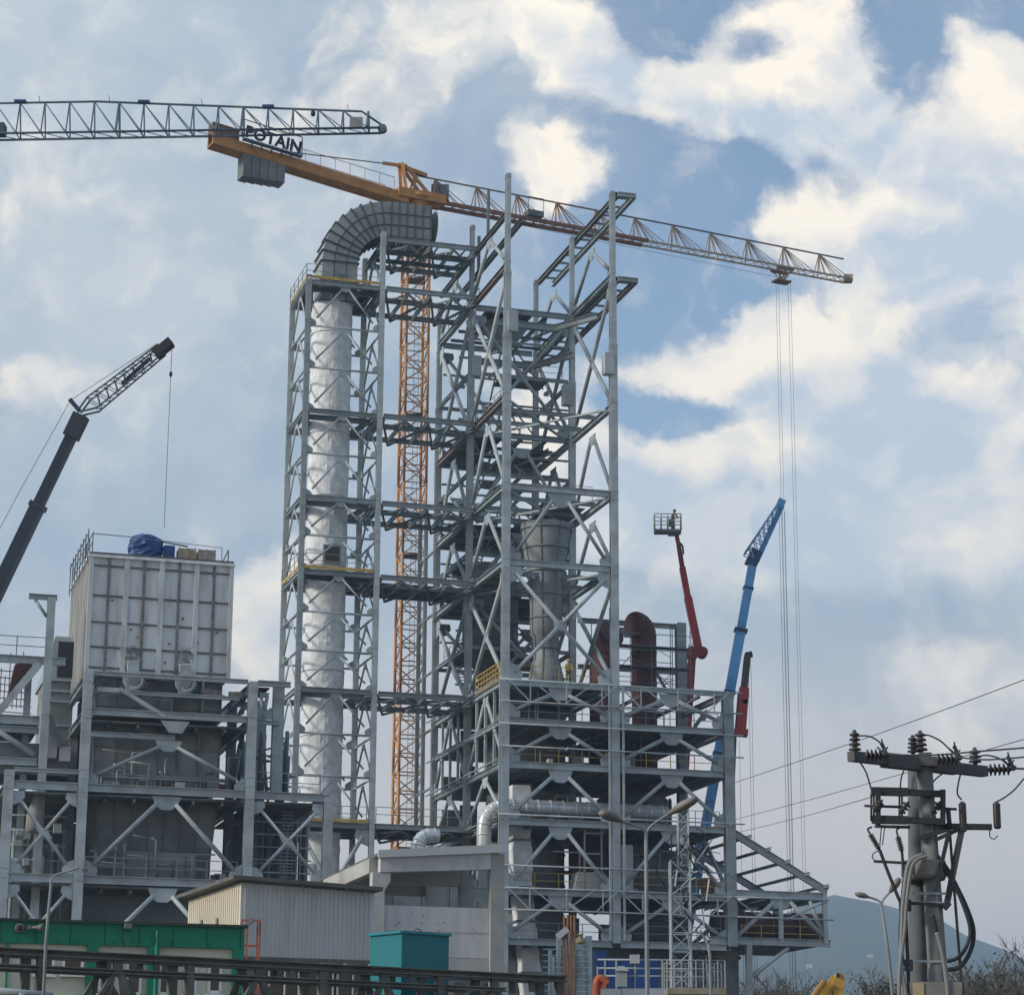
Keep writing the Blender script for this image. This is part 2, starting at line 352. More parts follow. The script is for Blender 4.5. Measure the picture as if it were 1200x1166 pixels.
shade = MIX(low, lin((176, 186, 199)), lin((212, 208, 209)))
warm = MIX(low, lin((240, 229, 212)), lin((240, 224, 208)))
hi = RANGE(B_, g(600, 780)[1], g(600, 300)[1], 0, 1)
Ps = VADD(Pw, (-.020, .013, 0))                                     # look a little way towards the sun
Dl = MA('ADD', MA('SUBTRACT', field(Ps, PUFF), field(Ps, GAP)), MA('MULTIPLY', MA('SUBTRACT', NOISE(Ps, 20, 4, .6), .5), 1.5))
cl = MA('MULTIPLY', MA('ADD', MA('MULTIPLY', RANGE(Dl, .1, 1.25, 1, 0), .85), MA('MULTIPLY', MA('SUBTRACT', lit, .35), .55)), MA('ADD', .78, MA('MULTIPLY', hi, .27)), clamp=True)
cloudc = MIX(cl, shade, warm)
# unseen sky shaped for top-lit contrast: overhead boosted, part behind the camera dimmed
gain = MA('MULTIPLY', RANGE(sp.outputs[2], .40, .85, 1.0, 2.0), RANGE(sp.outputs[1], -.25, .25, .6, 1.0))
sky = N.new('ShaderNodeTexSky'); sky.sky_type = 'NISHITA'; sky.sun_disc = False; sky.sun_elevation = SUN_EL; sky.sun_rotation = SUN_AZ; sky.air_density = 1.0; sky.dust_density = .1; sky.ozone_density = 1.8
b1 = N.new('ShaderNodeBackground'); L.new(sky.outputs[0], b1.inputs[0]); b1.inputs[1].default_value = .125
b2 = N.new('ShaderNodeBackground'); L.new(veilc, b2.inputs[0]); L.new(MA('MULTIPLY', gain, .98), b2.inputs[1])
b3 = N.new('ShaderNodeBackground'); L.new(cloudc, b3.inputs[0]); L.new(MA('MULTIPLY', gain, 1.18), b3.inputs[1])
s1 = N.new('ShaderNodeMixShader'); L.new(veil, s1.inputs[0]); L.new(b1.outputs[0], s1.inputs[1]); L.new(b2.outputs[0], s1.inputs[2])
s2 = N.new('ShaderNodeMixShader'); L.new(MA('MULTIPLY', mask, .93), s2.inputs[0]); L.new(s1.outputs[0], s2.inputs[1]); L.new(b3.outputs[0], s2.inputs[2])
wo = N.new('ShaderNodeOutputWorld'); L.new(s2.outputs[0], wo.inputs[0])
# ================================================================ main steel tower (frame S: u along the front, v into depth)
V2, V3, UB, UC, VC = 9.7, 19.2, 8.0, 16.4, 9.3
T = thing('steel_tower', 'tallest grey steel frame tower with bare columns rising above its open floors', 'steel tower', (0, 0, 0), S=True)
LV = [62.9, 53.0, 46.4, 40.9, 32.4]
spl = (62.9, 62.3, 53, 52.4, 46.4, 45.8, 40.9, 40.3, 32.4, 31.8)
for (u, v, zt, z0) in ((0, 0, 69.75, 0), (8, 0, 69.3, 14.6), (0, V2, 69.3, 0), (8, V2, 69.3, 0), (0, V3, 66, 0), (8, V3, 69, 0)):
    column(u, v, z0, zt, T, splices=spl, w=.36 if v == 0 else .31, d=.42, steps=[(57.5, .55 if v == 0 else .48), (62.2, .47 if v == 0 else .38)])
column(UC, 0, 14.6, 32.3, T, w=.72, d=.6, splices=(29.6, 26.6, 22.8, 18.1), m=STEEL)
column(UC, VC, 0, 39.2, T, w=.72, d=.6, splices=(34, 33.4, 38.6), m=STEEL)
column(UC, V3, 0, 34, T, w=.6)
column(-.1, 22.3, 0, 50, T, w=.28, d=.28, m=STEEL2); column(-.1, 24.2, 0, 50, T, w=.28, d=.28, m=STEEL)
for v in (22.3,):
    for z in (46, 41, 36.5, 32, 27.5, 23): vbeam(-.1, V3+.3, 24, z, T, .15, .2)
# splice boxes part way up the columns
for (u, v, z) in ((.36, 0, 58.4), (7.62, 0, 55.9), (.36, V2, 58), (7.62, V2, 56.4)):
    MB().box((u-.36, v-.36, z-.8), (u+.36, v+.36, z+.8)).build('splice_box', STEEL2, T)
# roof level crane runway: twin beams with rungs on the B line, single beam on the A line
for z, du in ((69.2, 1.25), (62.6, 1.35)):
    for u in (8.35, 8.35+du):
        vbeam(u, -.3, V3+.5, z, T, .28, .55, STEELD if u < 9 else STEEL)
    for k in range(11):
        ubeam(8.5, 8.2+du, .3+k*1.8, z-.12, T, .14, .2, STEEL, 'runway_rung')
    ubeam(8.3, 8.5+du, -.35, z-.02, T, .25, .45, STEEL2)
vbeam(0, .3, V2-.3, 66.9, T, .3, .5, STEELD); vbeam(0, V2+.3, V3-.3, 66.9, T, .3, .5, STEELD)
vbeam(1.2, 0.3, V3-.3, 66.6, T, .3, .55, STEELD)
column(-.1, 4.9, 66.9, 70.3, T, w=.2, d=.2, m=STEELD, name='stub_post'); column(1.3, 12.5, 66.6, 69.6, T, w=.22, d=.22, m=STEELD, name='stub_post')
# floors
for z in LV:
    for u in (0, 8):
        vbeam(u, .33, V2-.33, z, T, .34, .6, STEEL); vbeam(u, V2+.33, V3-.33, z, T, .34, .6, STEEL)
    for v in (V2, V3): ubeam(.3, 7.7, v, z, T, .32, .55)
    for i, u in enumerate((2.2, 4.2, 6.1)): vbeam(u, V2+.2, V3-.2, z-.02, T, .22, .36, STEELD, 'floor_joist')
    for v in (12.3, 14.6, 16.9): ubeam(.3, 7.7, v, z-.4, T, .18, .3, STEELD, 'floor_joist')
    if z < 60:
        for v in (3.3, 6.5): ubeam(.3, 7.7, v, z-.05, T, .24, .4, STEEL, 'floor_joist')
for z in (46.4, 40.9, 32.4): ubeam(.33, 7.67, 0, z, T, .34, .62, STEEL2)
for z in (57.6, 49.8, 43.6, 36.6):                              # half storeys inside
    for v in (V2, V3): ubeam(.3, 7.7, v, z, T, .24, .36)
    for u in (0, 8): vbeam(u, V2+.33, V3-.33, z, T, .25, .36)
    vbeam(4, V2+.2, V3-.2, z, T, .2, .3, STEELD, 'floor_joist')
for (u0, u1, v0, v1, z) in ((1.4, 5.2, 9.9, 15.5, 62.95), (2.6, 6.4, 10.2, 13, 57.7), (.4, 3.0, 10.2, 18.8, 53.05), (4.6, 7.6, 13.5, 18.8, 53.05), (.4, 7.6, 12.5, 18.8, 46.45), (4.6, 7.6, 5.3, 9.4, 46.45), (.4, 2.0, 1.2, 9.4, 40.95), (.4, 7.6, 12.2, 18.8, 40.95),
                            (3.2, 5.6, 13, 16, 49.9), (.5, 4.2, 14, 18.6, 43.7), (.5, 7.5, 12.2, 18.6, 36.7)):
    plate(u0, u1, v0, v1, z, T)
for zt, zb in ((62.3, 57.7), (57.2, 53), (52.4, 49.9), (49.4, 46.4), (45.8, 43.7), (43.2, 40.9), (40.3, 36.7), (36.2, 32.5)):   # light inner frames
    chevron('u', 4, V2+.3, V3-.3, zt, zb, .15, T, STEEL, g=.35, gh=.3, name='light_brace'); chevron('v', 14.4, .4, 7.6, zt, zb, .15, T, STEEL, g=.35, gh=.3, name='light_brace')
for z in (60.3, 55.3, 51.3, 48.1, 44.9, 42.2, 38.7, 34.6):
    for v in (V2+.1, 14.4, V3-.1): ubeam(.3, 7.7, v, z, T, .14, .2, STEEL, 'light_strut')
    for u in (4,): vbeam(u, V2+.2, V3-.2, z, T, .14, .2, STEEL, 'light_strut')
# cranked walkway stubs that stick out between the B columns
for z, v in ((62.7, 5.2), (61.5, 11)):
    MB().ibeam((.5, v, z-2.6), (5.2, v, z-2.6), .3, .5).ibeam((5.2, v, z-2.6), (8, v-1.6, z-1.9), .3, .5).build('cranked_beam', STEEL, T)
# plan bracing seen from below
for z in LV:
    for a, b in (((.4, .4), (7.6, V2-.4)), ((7.6, .4), (.4, V2-.4))) if z < 60 else ():
        MB().bar((a[0], a[1], z-.45), (b[0], b[1], z-.45-(.16 if a[0] > 1 else 0)), .16, .14).build('plan_brace', STEEL, T)
    for a, b in (((.4, V2+.4), (4, V3-.4)), ((7.6, V2+.4), (4, V3-.4))):
        MB().bar((a[0], a[1], z-.75), (b[0], b[1], z-.75), .16, .14).build('plan_brace', STEEL, T)
# side bracing
PAN = [(66.9, 62.9, 'k'), (62.3, 53, 'x'), (52.4, 46.4, 'k'), (45.8, 40.9, 'k'), (40.3, 32.4, 'x')]
for u in (0, 8):
    for (a, b) in ((.28, V2-.28), (V2+.28, V3-.28)):
        for (zt, zb, kind) in PAN:
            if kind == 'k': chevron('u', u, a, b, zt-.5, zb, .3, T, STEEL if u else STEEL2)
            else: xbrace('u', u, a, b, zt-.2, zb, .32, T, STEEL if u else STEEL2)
for v in (V2, V3):
    for (zt, zb, kind) in PAN[1:]:
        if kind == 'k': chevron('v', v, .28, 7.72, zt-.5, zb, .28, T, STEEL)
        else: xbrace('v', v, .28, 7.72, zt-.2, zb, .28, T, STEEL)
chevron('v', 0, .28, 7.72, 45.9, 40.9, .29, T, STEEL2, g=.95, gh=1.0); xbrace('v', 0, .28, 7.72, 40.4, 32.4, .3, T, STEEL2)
# ---- lower storeys, two bays wide
ML = [32.4, 29.7, 26.7, 22.8, 18.1, 14.75]
for i, z in enumerate(ML):
    h = .62 if i else .5
    if i:
        ubeam(.3, 7.68, 0, z, T, .34, h, STEEL2)
    ubeam(8.32, UC-.38, 0, z, T, .34, h, STEEL2)
    for (a, b) in ((.33, V2-.33), (V2+.33, V3-.33)):
        if i: vbeam(0, a, b, z, T, .34, .55, STEEL)
    vbeam(UC, .33, VC-.33, z, T, .34, .55, STEEL)
    if i:
        plate(.4, 7.6, .5, V3-.4, z-.02, T, .25, DECK); plate(8.4, UC-.4, .5, 14, z-.02, T, .25, DECK)
    for u in ((2, 4, 6, 10.4, 12.4, 14.4) if i else (10.4, 12.4, 14.4)): vbeam(u, .2, 12, z-.3, T, .2, .3, STEELD, 'floor_joist')
    if i:
        rail([(.6, .35, z), (7.4, .35, z)], parent=T, m=RAIL if i % 2 else YEL); rail([(8.6, .35, z), (UC-.6, .35, z)], parent=T, m=YEL if i in (2, 4) else RAIL)
for u0, u1 in ((.28, 7.72), (8.28, UC-.36)):
    for i in range(5):
        zt, zb = ML[i]-.55, ML[i+1]+(0 if i else .05)
        chevron('v', 0, u0, u1, zt+.12, zb, .29, T, STEEL2, g=.9, gh=.9)
for (a, b) in ((.28, V2-.28), (V2+.28, V3-.28)):
    for i in (0, 2, 3):
        chevron('u', 0, a, b, ML[i]-.5, ML[i+1 if i else 2], .28, T, STEEL2)
    for k in range(1, 4):                                        # light posts of the wall frame
        s = a+(b-a)*k/4
        MB().box((-.09, s-.09, 26.7), (.09, s+.09, 31.9)).build('wall_post', STEEL2, T)
chevron('u', UC, .36, VC-.3, 31.8, 29.7, .3, T, STEEL); chevron('u', UC, .36, VC-.3, 22.2, 18.1, .3, T, STEEL)
ubeam(8.3, UC-.4, VC, 39.1, T, .3, .5); ubeam(8.3, UC-.4, VC, 35.6, T, .3, .45); vbeam(UC, VC+.3, V3-.3, 34, T, .3, .5)
chevron('v', VC, 8.4, UC-.4, 38.6, 33, .26, T, STEEL)
# cladding rails carried on outriggers in front of the lower floors, with the two lattice girts
GI = [32.25, 30.75, 29.2, 27.65, 22.98, 19.55, 18.05, 16.6]
for z in GI:
    u1 = UC+.9 if z > 20 else (15.9 if z > 17 and z < 19 else UC+.2)
    MB().tube([(-.55, -.62, z), (u1, -.62, z)], .055, 8).build('cladding_rail', STEEL2, T)
    for u in (0, 8, UC):
        MB().box((u-.06, -.6, z-.12), (u+.06, -.31, z-.02)).build('rail_bracket', STEEL, T)
for (zt, zb) in ((32.25, 30.75), (18.05, 16.6)):
    for u0, u1 in ((.1, 7.9), (8.1, UC-.1)):
        b = MB(); n = 6; st = (u1-u0)/n
        for k in range(1, n):
            if k % 1 == 0 and k in (1, 3, 5) : b.bar((u0+k*st+.25, -.62, zb), (u0+k*st+.25, -.62, zt), .07, .07)
        for k0, k1 in ((0, 1.2), (1.3, 2.9), (4.7, 3.1), (6, 4.8)):
            b.bar((u0+k0*st, -.62, zt), (u0+k1*st, -.62, zb), .075, .08, (0, 1, 0))
        b.build('lattice_girt', STEEL2, T)
for z in (32.3, 26.7, 22.8, 29.2):                                # rails on the side wall
    MB().tube([(-.62, -.4, z+.02), (-.62, V3, z+.02)], .055, 6).build('cladding_rail', STEEL, T)
# ledge of the east wing: roof slope, cantilevered gallery
uE = 23.55
def EB(p, q, w=.25, h=.4, name='gallery_beam', m=STEEL2): return MB().ibeam(p, q, w, h).build(name, m, T)
for v in (0, 9):
    EB((UC+.35, v, 22.4), (uE+.1, v, 18.6), .3, .5, 'roof_rafter', STEEL)
    EB((UC+.37, v, 18.25), (uE, v, 18.25), .3, .5); EB((14.8, v, 15.0), (uE+.25, v, 15.0), .34, .5)
    column(uE-.1, v, 15, 18.6, T, w=.3, d=.3); column(UC+1.25, v, 0, 14.75, T, w=.4, d=.4, m=STEEL)
    b = MB(); b.tube([(UC+.4, v, 15.3), (UC+3.2, v, 17.7)], .16, 8); b.tube([(uE-.3, v, 15.5), (UC+4.4, v, 17.8)], .16, 8); b.tube([(UC+5.9, v, 17.9), (uE-.25, v, 15.45)], .16, 8)
    b.box((UC+3.55, v-.1, 15), (UC+3.85, v+.1, 18)); b.prism([(UC+2.9, v-.03, 18), (UC+4.7, v-.03, 18), (UC+4.2, v-.03, 17.3), (UC+3.2, v-.03, 17.3)], (0, .06, 0))
    b.build('chevron_brace', STEEL2, T)
    MB().tube([(UC+1.45, v, 12.6), (UC+4.2, v, 14.6)], .15, 8).build('knee_brace', STEEL2, T)
for k in range(5):
    t = .13+k*.21; u = UC+.35+(uE-UC-.3)*t; z = 22.65-(3.85)*t
    MB().ibeam((u, -.9, z), (u, 9.4, z), .16, .2).build('purlin', STEEL, T)
    if k: EB((u, .2, 18.1), (u, 8.8, 18.1), .2, .3, m=STEELD)
plate(14.8, uE+.2, .3, 9, 15.02, T, .1, DECK)
rail([(UC+.8, .1, 15.02), (uE-.5, .1, 15.02)], parent=T, m=YEL)
for z in (17.95, 16.6): MB().tube([(UC-2, -.5, z), (uE+(.3 if z < 17 else 0), -.5, z)], .07, 6).build('cladding_rail', STEEL2, T)
MB().bar((UC+.2, -.4, 17.85), (UC+2.2, -.4, 16.5), .08, .1).bar((uE-.1, -.4, 17.85), (UC+3.9, -.4, 16.5), .08, .1).build('lattice_girt', STEEL2, T)
for u, v, z0 in ((-.46, -.42, 0), (7.5, -.3, 14.8), (8.5, -.3, 14.8)): MB().box((u-.07, v-.07, z0), (u+.07, v+.07, 32.3)).build('wall_post', STEEL2, T)
rj = random.Random(41)                                            # conduits and small lines run through the open floors
for k in range(46):
    lo = rj.random() < .55; z = rj.choice((18.4, 23, 26.9, 29.9) if lo else (32.8, 37, 41.3, 44, 46.8, 53.4)); u = rj.uniform(.8, 7.2) if not lo or rj.random() < .5 else rj.uniform(8.8, 15.5); v = rj.uniform(1.2, 9) if lo else rj.uniform(10, 18)
    h = rj.uniform(1.2, 3.0); r = rj.choice((.05, .06, .09, .14)); du = rj.uniform(-2.2, 2.2); a = (u, v, z); b_ = (u, v, z+h); c = (min(max(u+du, .6), 15.8 if lo else 7.4), v, z+h)
    MB().tube([a, lerp(a, b_, .93), add(lerp(b_, c, .07), (0, 0, -.02)), c], r, 8).build('conduit', rj.choice((STEEL, STEELD, MAROON, SILV, STEEL2)), T)
for k in range(22):
    z = rj.choice((18.1, 22.8, 26.7, 32.45, 36.7, 40.95, 46.45)); u = rj.uniform(.8, 6.8) if z > 30 or rj.random() < .5 else rj.uniform(8.8, 15.2); v = rj.uniform(1, 6) if z < 30 else rj.uniform(11, 18); s = rj.uniform(.3, .8)
    MB().box((u, v, z), (u+s, v+.5, z+s*rj.uniform(.8, 2.2))).build('equipment_box', rj.choice((STEEL2, STEEL, VESS, CREAM)), T)
# dark rear cladding and base walls closing the lower storeys
rj = random.Random(14)
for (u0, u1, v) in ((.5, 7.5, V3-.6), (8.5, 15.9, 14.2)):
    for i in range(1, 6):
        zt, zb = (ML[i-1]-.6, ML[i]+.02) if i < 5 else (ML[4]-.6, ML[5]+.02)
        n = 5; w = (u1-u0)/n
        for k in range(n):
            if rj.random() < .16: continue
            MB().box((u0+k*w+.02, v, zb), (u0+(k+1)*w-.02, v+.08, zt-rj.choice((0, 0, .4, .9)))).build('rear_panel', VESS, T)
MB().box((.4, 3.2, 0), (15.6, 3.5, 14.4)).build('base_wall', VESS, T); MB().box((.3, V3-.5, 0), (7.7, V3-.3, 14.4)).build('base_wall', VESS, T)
# upper hand rails
for z, pts in ((62.95, [(.4, 9, 62.95), (.4, 18, 62.95)]), (53.05, [(.4, 1.5, 53.05), (.4, 9.2, 53.05)]), (46.45, [(.3, 10.2, 46.45), (.3, 18.8, 46.45)]), (46.46, [(4.7, 3.4, 46.46), (7.5, 3.4, 46.46)]), (40.95, [(.3, 10.2, 40.95), (.3, 18.8, 40.95), (7.6, 18.8, 40.95)]),
               (53.06, [(.4, 18.8, 53.06), (7.6, 18.8, 53.06)]), (57.7, [(.5, 10.3, 57.7), (7.4, 10.3, 57.7)]), (36.7, [(.5, 10.3, 36.7), (.5, 18.5, 36.7)])): rail(pts, parent=T)
# yellow stair flight and gangway at the 32 m floor, front rail there
MB().box((-.2, 1.0, 32.45), (.5, 7, 32.6)).build('gangway', YEL, T)
for u in (-.15, .45): rail([(u, 1.0, 32.6), (u, 7, 32.6)], parent=T, m=YEL, step=.8, r=.05, rails=(1.1, .75, .4))
rail([(.6, .5, 32.4), (7.5, .5, 32.4)], parent=T, m=YEL)
plate(.4, 7.6, .5, V3-.4, 32.38, T, .2)
# stair flights zig-zagging at the back
for i, (z0, z1) in enumerate(((32.4, 36.7), (36.7, 40.9), (40.9, 43.7), (43.7, 46.4), (46.4, 49.8), (49.8, 53))):
    a, b_ = (1.0, 11.2, z0), (1.0, 17.6, z1)
    if i % 2: a, b_ = (2.2, 17.6, z0), (2.2, 11.2, z1)
    b = MB()
    for du in (-.4, .4): b.bar(add(a, (du, 0, 0)), add(b_, (du, 0, 0)), .05, .25)
    n = 14
    for k in range(n): P = lerp(a, b_, (k+.5)/n); b.box(add(P, (-.37, -.12, -.02)), add(P, (.37, .12, .02)))
    b.build('stair_flight', STEEL, T)
# ================================================================ link bridges between duct tower and steel tower
DU0, DU1, DV0, DV1 = -13.0, -7.45, 7.7, 13.75
LB = [(66.9, 'topmost grey girder bridge directly under the open end of the curved duct'), (63.0, 'grey truss bridge joining the crown deck of the duct tower to the main frame'), (53.1, 'grey truss bridge crossing the yellow mast, next below the crown deck'),
      (46.5, 'grey truss bridge midway up the gap, one level above the duct hatch'), (41.0, 'grey truss bridge level with the duct hatch platform, darker underside'), (32.5, 'grey truss bridge level with the worker in yellow, just above the lower floors'), (23.1, 'lowest grey link bridge, passing over the concrete canopy')]
for z, lab in LB:
    t = thing('link_bridge', lab, 'link bridge', (DU1+.3, DV0, z), S=True, group='link bridges from the duct tower')
    u0, u1 = DU1+.3, -.2
    for v in (DV0, DV0+2.6, DV1): MB().ibeam((u0, v, z-.25), (u1, v, z-.25), .25, .36).build('girder', STEEL if v < 9 else STEELD, t)
    n = 4; st = (u1-u0)/n
    for k in range(n+1):
        u = u0+k*st; MB().ibeam((min(max(u, u0+.1), u1-.1), DV0+.15, z-.35), (min(max(u, u0+.1), u1-.1), DV1-.15, z-.35), .18, .3).build('cross_beam', STEEL, t)
    for k in range(n):
        a, c = u0+k*st, u0+(k+1)*st
        if k % 2: a, c = c, a
        MB().bar((a, DV0+.1, z-.7), (c, DV1-.1, z-.7), .16, .14).build('plan_brace', STEELD, t)
        MB().bar((c, DV0+.1, z-.52), (a, DV0+2.5, z-.52), .14, .12).build('plan_brace', STEEL, t)
    if z in (41.0,): MB().box((u0, DV0+2.8, z-.1), (u1, DV1-.2, z-.02)).build('floor_plate', DECK, t)
    if z < 24:
        MB().box((u0, DV0+.3, z-.09), (u1, DV1-.2, z-.01)).build('floor_plate', DECK, t); rail([(u0, DV0, z), (u1, DV0, z)], parent=t)
    if z > 66: 
        for v in (9.4, 11.6): MB().ibeam((u0, v, z-.5), (u1, v, z-.5), .22, .3).build('girder', STEELD, t)
        for k in range(7): MB().box((u0+k*1.05, DV0+.2, z+.0), (u0+k*1.05+.12, DV0+2.5, z+.1)).build('grating_bar', STEEL, t)
# ================================================================ duct tower
D = thing('duct_tower', 'slim grey braced steel tower standing round the white duct', 'steel tower', (DU0, DV0, 0), S=True)
DL = [62.9, 59.5, 56.3, 53.0, 49.8, 46.5, 43.7, 41.0, 38.1, 35.3, 32.5, 29.4, 26.4, 23.0]
DM = {62.9, 53.0, 46.5, 41.0, 32.5, 23.0}
for (u, v, zt) in ((DU0, DV0, 62.9), (DU1, DV0, 67.2), (DU0, DV1, 62.9), (DU1, DV1, 67.2)): column(u, v, 0, zt, D, w=.37, d=.4, splices=[z-.3 for z in DL]+[z+.25 for z in DL])
for i, z in enumerate(DL):
    big = z in DM
    for (p, q) in (((DU0, DV0), (DU1, DV0)), ((DU0, DV1), (DU1, DV1)), ((DU0, DV0), (DU0, DV1)), ((DU1, DV0), (DU1, DV1))):
        dx, dy = (.24, 0) if p[1] == q[1] else (0, .24)
        a, c = (p[0]+dx, p[1]+dy, z-.2), (q[0]-dx, q[1]-dy, z-.2)
        if big: MB().ibeam(a, c, .26, .34).build('floor_beam', STEEL, D)
        else: MB().tube([a, c], .085, 8).build('strut', STEEL2, D)
    if big:
        for (p, q) in (((DU0+.3, DV0+.3), (DU0+1.4, DV1-.3)), ((DU1-.3, DV0+.3), (DU1-1.4, DV1-.3))): MB().ibeam((p[0], p[1], z-.3), (q[0], q[1], z-.3), .2, .35).build('floor_joist', STEELD, D)
        for v in (DV0+1.1, DV1-1.1): MB().ibeam((DU0+.25, v, z-.35), (DU1-.25, v, z-.35), .2, .4).build('floor_joist', STEELD, D)
    if i < len(DL)-1:
        zb = DL[i+1]
        for ax, c, s0, s1 in (('v', DV0, DU0+.22, DU1-.22), ('v', DV1, DU0+.22, DU1-.22), ('u', DU0, DV0+.22, DV1-.22), ('u', DU1, DV0+.22, DV1-.22)):
            chevron(ax, c, s0, s1, z-.36, zb-.12, .15, D, STEEL2 if c in (DV0, DU0) else STEEL, g=.42, gh=.42)
for (z, v1) in ((62.95, DV1), (41.05, DV1), (23.05, DV1)):       # decks with a hole for the duct
    for (u0, u1, v0, v1_) in ((DU0+.2, DU1-.2, DV0+.1, DV0+1.2), (DU0+.2, DU1-.2, DV1-1.2, DV1-.1), (DU0+.2, DU0+.7, DV0+1.2, DV1-1.2), (DU1-1.3, DU1-.2, DV0+1.2, DV1-1.2)): plate(u0, u1, v0, v1_, z, D, .1)
    MB().box((DU0+.1, DV0-.2, z-.02), (DU1-.25, DV0-.13, z+.2)).build('toe_board', YEL, D); MB().box((DU0-.2, DV0-.13, z-.02), (DU0-.13, DV1, z+.2)).build('toe_board', YEL, D)
    rail([(DU1-.4, DV0-.1, z), (DU0-.2, DV0-.1, z), (DU0-.2, DV1, z), (DU1, DV1, z)], parent=D)
MB().ibeam((DU1, DV0+.24, 66.3), (DU1, DV1-.24, 66.3), .25, .4).build('floor_beam', STEELD, D)
chevron('u', DU1, DV0+.22, DV1-.22, 66, 63, .2, D, STEEL)
xbrace('v', DV0, DU0+.22, DU1-.22, 22.6, 14, .3, D, STEEL2); xbrace('u', DU0, DV0+.22, DV1-.22, 22.6, 14, .3, D, STEEL)
# ---- the duct
gc = (-10.55, 10.72)
G = thing('gas_duct', 'tall pale wrapped duct ending in a ribbed grey bend above its tower', 'duct', (gc[0], gc[1], 0), S=True)
b = MB(); zs = [8]; zz = 8
prof = []
rr = random.Random(3)
n_ = 34; rows = []
while zz < 62.1:                                                  # crinkled foil: every ring dented a little differently
    rows.append([(gc[0]+r_*cos(2*pi*k/n_), gc[1]+r_*sin(2*pi*k/n_), zz+rr.uniform(-.05, .05)) for k in range(n_) for r_ in (1.5+rr.uniform(-.034, .036),)]); zz += rr.uniform(.26, .5)
for r in rows: b.v += r
for j in range(len(rows)-1):
    for k in range(n_):
        a, c, d_, e = j*n_+k, j*n_+(k+1) % n_, (j+1)*n_+(k+1) % n_, (j+1)*n_+k
        if (j+k) % 2: b.face([a, c, d_]); b.face([a, d_, e])
        else: b.face([a, c, e]); b.face([c, d_, e])
b.face(list(range(n_))[::-1]); b.face([len(b.v)-n_+k for k in range(n_)]); b.build('shaft', LAG, G)
for z in (14, 23.6, 29.2, 34.1, 41.6, 47.3, 52.1, 59.8): MB().lathe((gc[0], gc[1], z+rr.uniform(-.3, .3)), [(1.54, 0), (1.565, .02), (1.565, .05), (1.54, .07)], 26).build('band', mat('lagging_band', (.44, .465, .48), .5), G)
hb = MB().box((gc[0]-.55, gc[1]-1.62, 41.9), (gc[0]+.75, gc[1]-1.35, 43.25)).build('hatch', DUCT, G)
MB().box((gc[0]-.42, gc[1]-1.65, 42.03), (gc[0]+.62, gc[1]-1.6, 43.1)).build('opening', mat('hatch_dark', (.07, .075, .07), .8), hb)
b = MB()
for z0, s in ((9, 1),): b.lathe((gc[0], gc[1], 6), [(.6, 0), (1.5, 2)], 26)
b.build('hopper', DUCT, G)
# bend: square section swept through a quarter circle, then a short straight run
R = 3.9; hw = 1.36; gx = gc[0]+.2; path = [((gx, 62.0), 90), ((gx, 65.1), 90)]
cx, cz = gx+R, 65.1
for k in range(1, 10): a = radians(180-k*9); path.append(((cx+R*cos(a), cz+R*sin(a)), 90-k*9))
path.append(((cx, cz+R), 0)); path.append(((cx+3.1, cz+R+.02), 0))
b = MB(); ribs = MB(); sec = []
for (u, z), a in path:
    n = (-sin(radians(a)), cos(radians(a)))
    sec.append([(u+n[0]*hw*i, gc[1]+hw*j, z+n[1]*hw*i) for i, j in ((-1, -1), (1, -1), (1, 1), (-1, 1))])
for s0, s1 in zip(sec, sec[1:]): b.hexa(s0+s1)
b.build('bend', DUCT, G)
fine_ = []
for s0, s1 in zip(sec, sec[1:]):
    m = 2 if s0 is sec[0] else 5 if s1 is sec[-1] else 1
    for k in range(m): fine_.append([lerp(s0[i], s1[i], k/m) for i in range(4)])
fine_.append(sec[-1])
for s in fine_:
    c = mul(add(s[0], s[2]), .5); e = [add(c, mul(sub(p, c), 1.05)) for p in s]
    ribs = MB()
    for i in range(4): ribs.bar(e[i], e[(i+1) % 4], .1, .1, (.3, 1, .2))
    ribs.build('rib', mat('dark_rib_steel', (.065, .075, .08), .7), G)
for t_ in (.32, .66):
    for i, j in ((0, 1), (3, 2)):
        b = MB(); o = (0, -.04 if i == 0 else .04, 0); b.tube([add(lerp(s[i], s[j], t_), o) for s in sec], .045, 6); b.build('stiffener', mat('dark_rib_steel', (.065, .075, .08)), G)
b = MB(); e = sec[-1]; c = mul(add(e[0], e[2]), .5)
b.lathe(c, [(1.2, 0), (1.2, .45), (1.42, .45), (1.42, .55), (1.1, .55), (1.1, .3)], 22, (1, 0, -.03)); b.build('end_flange', STEELD, G)
MB().box((gc[0]+.1, gc[1]-1.5, 63.0), (gc[0]+.85, gc[1]-1.28, 64.1)).build('hatch', STEELD, G)
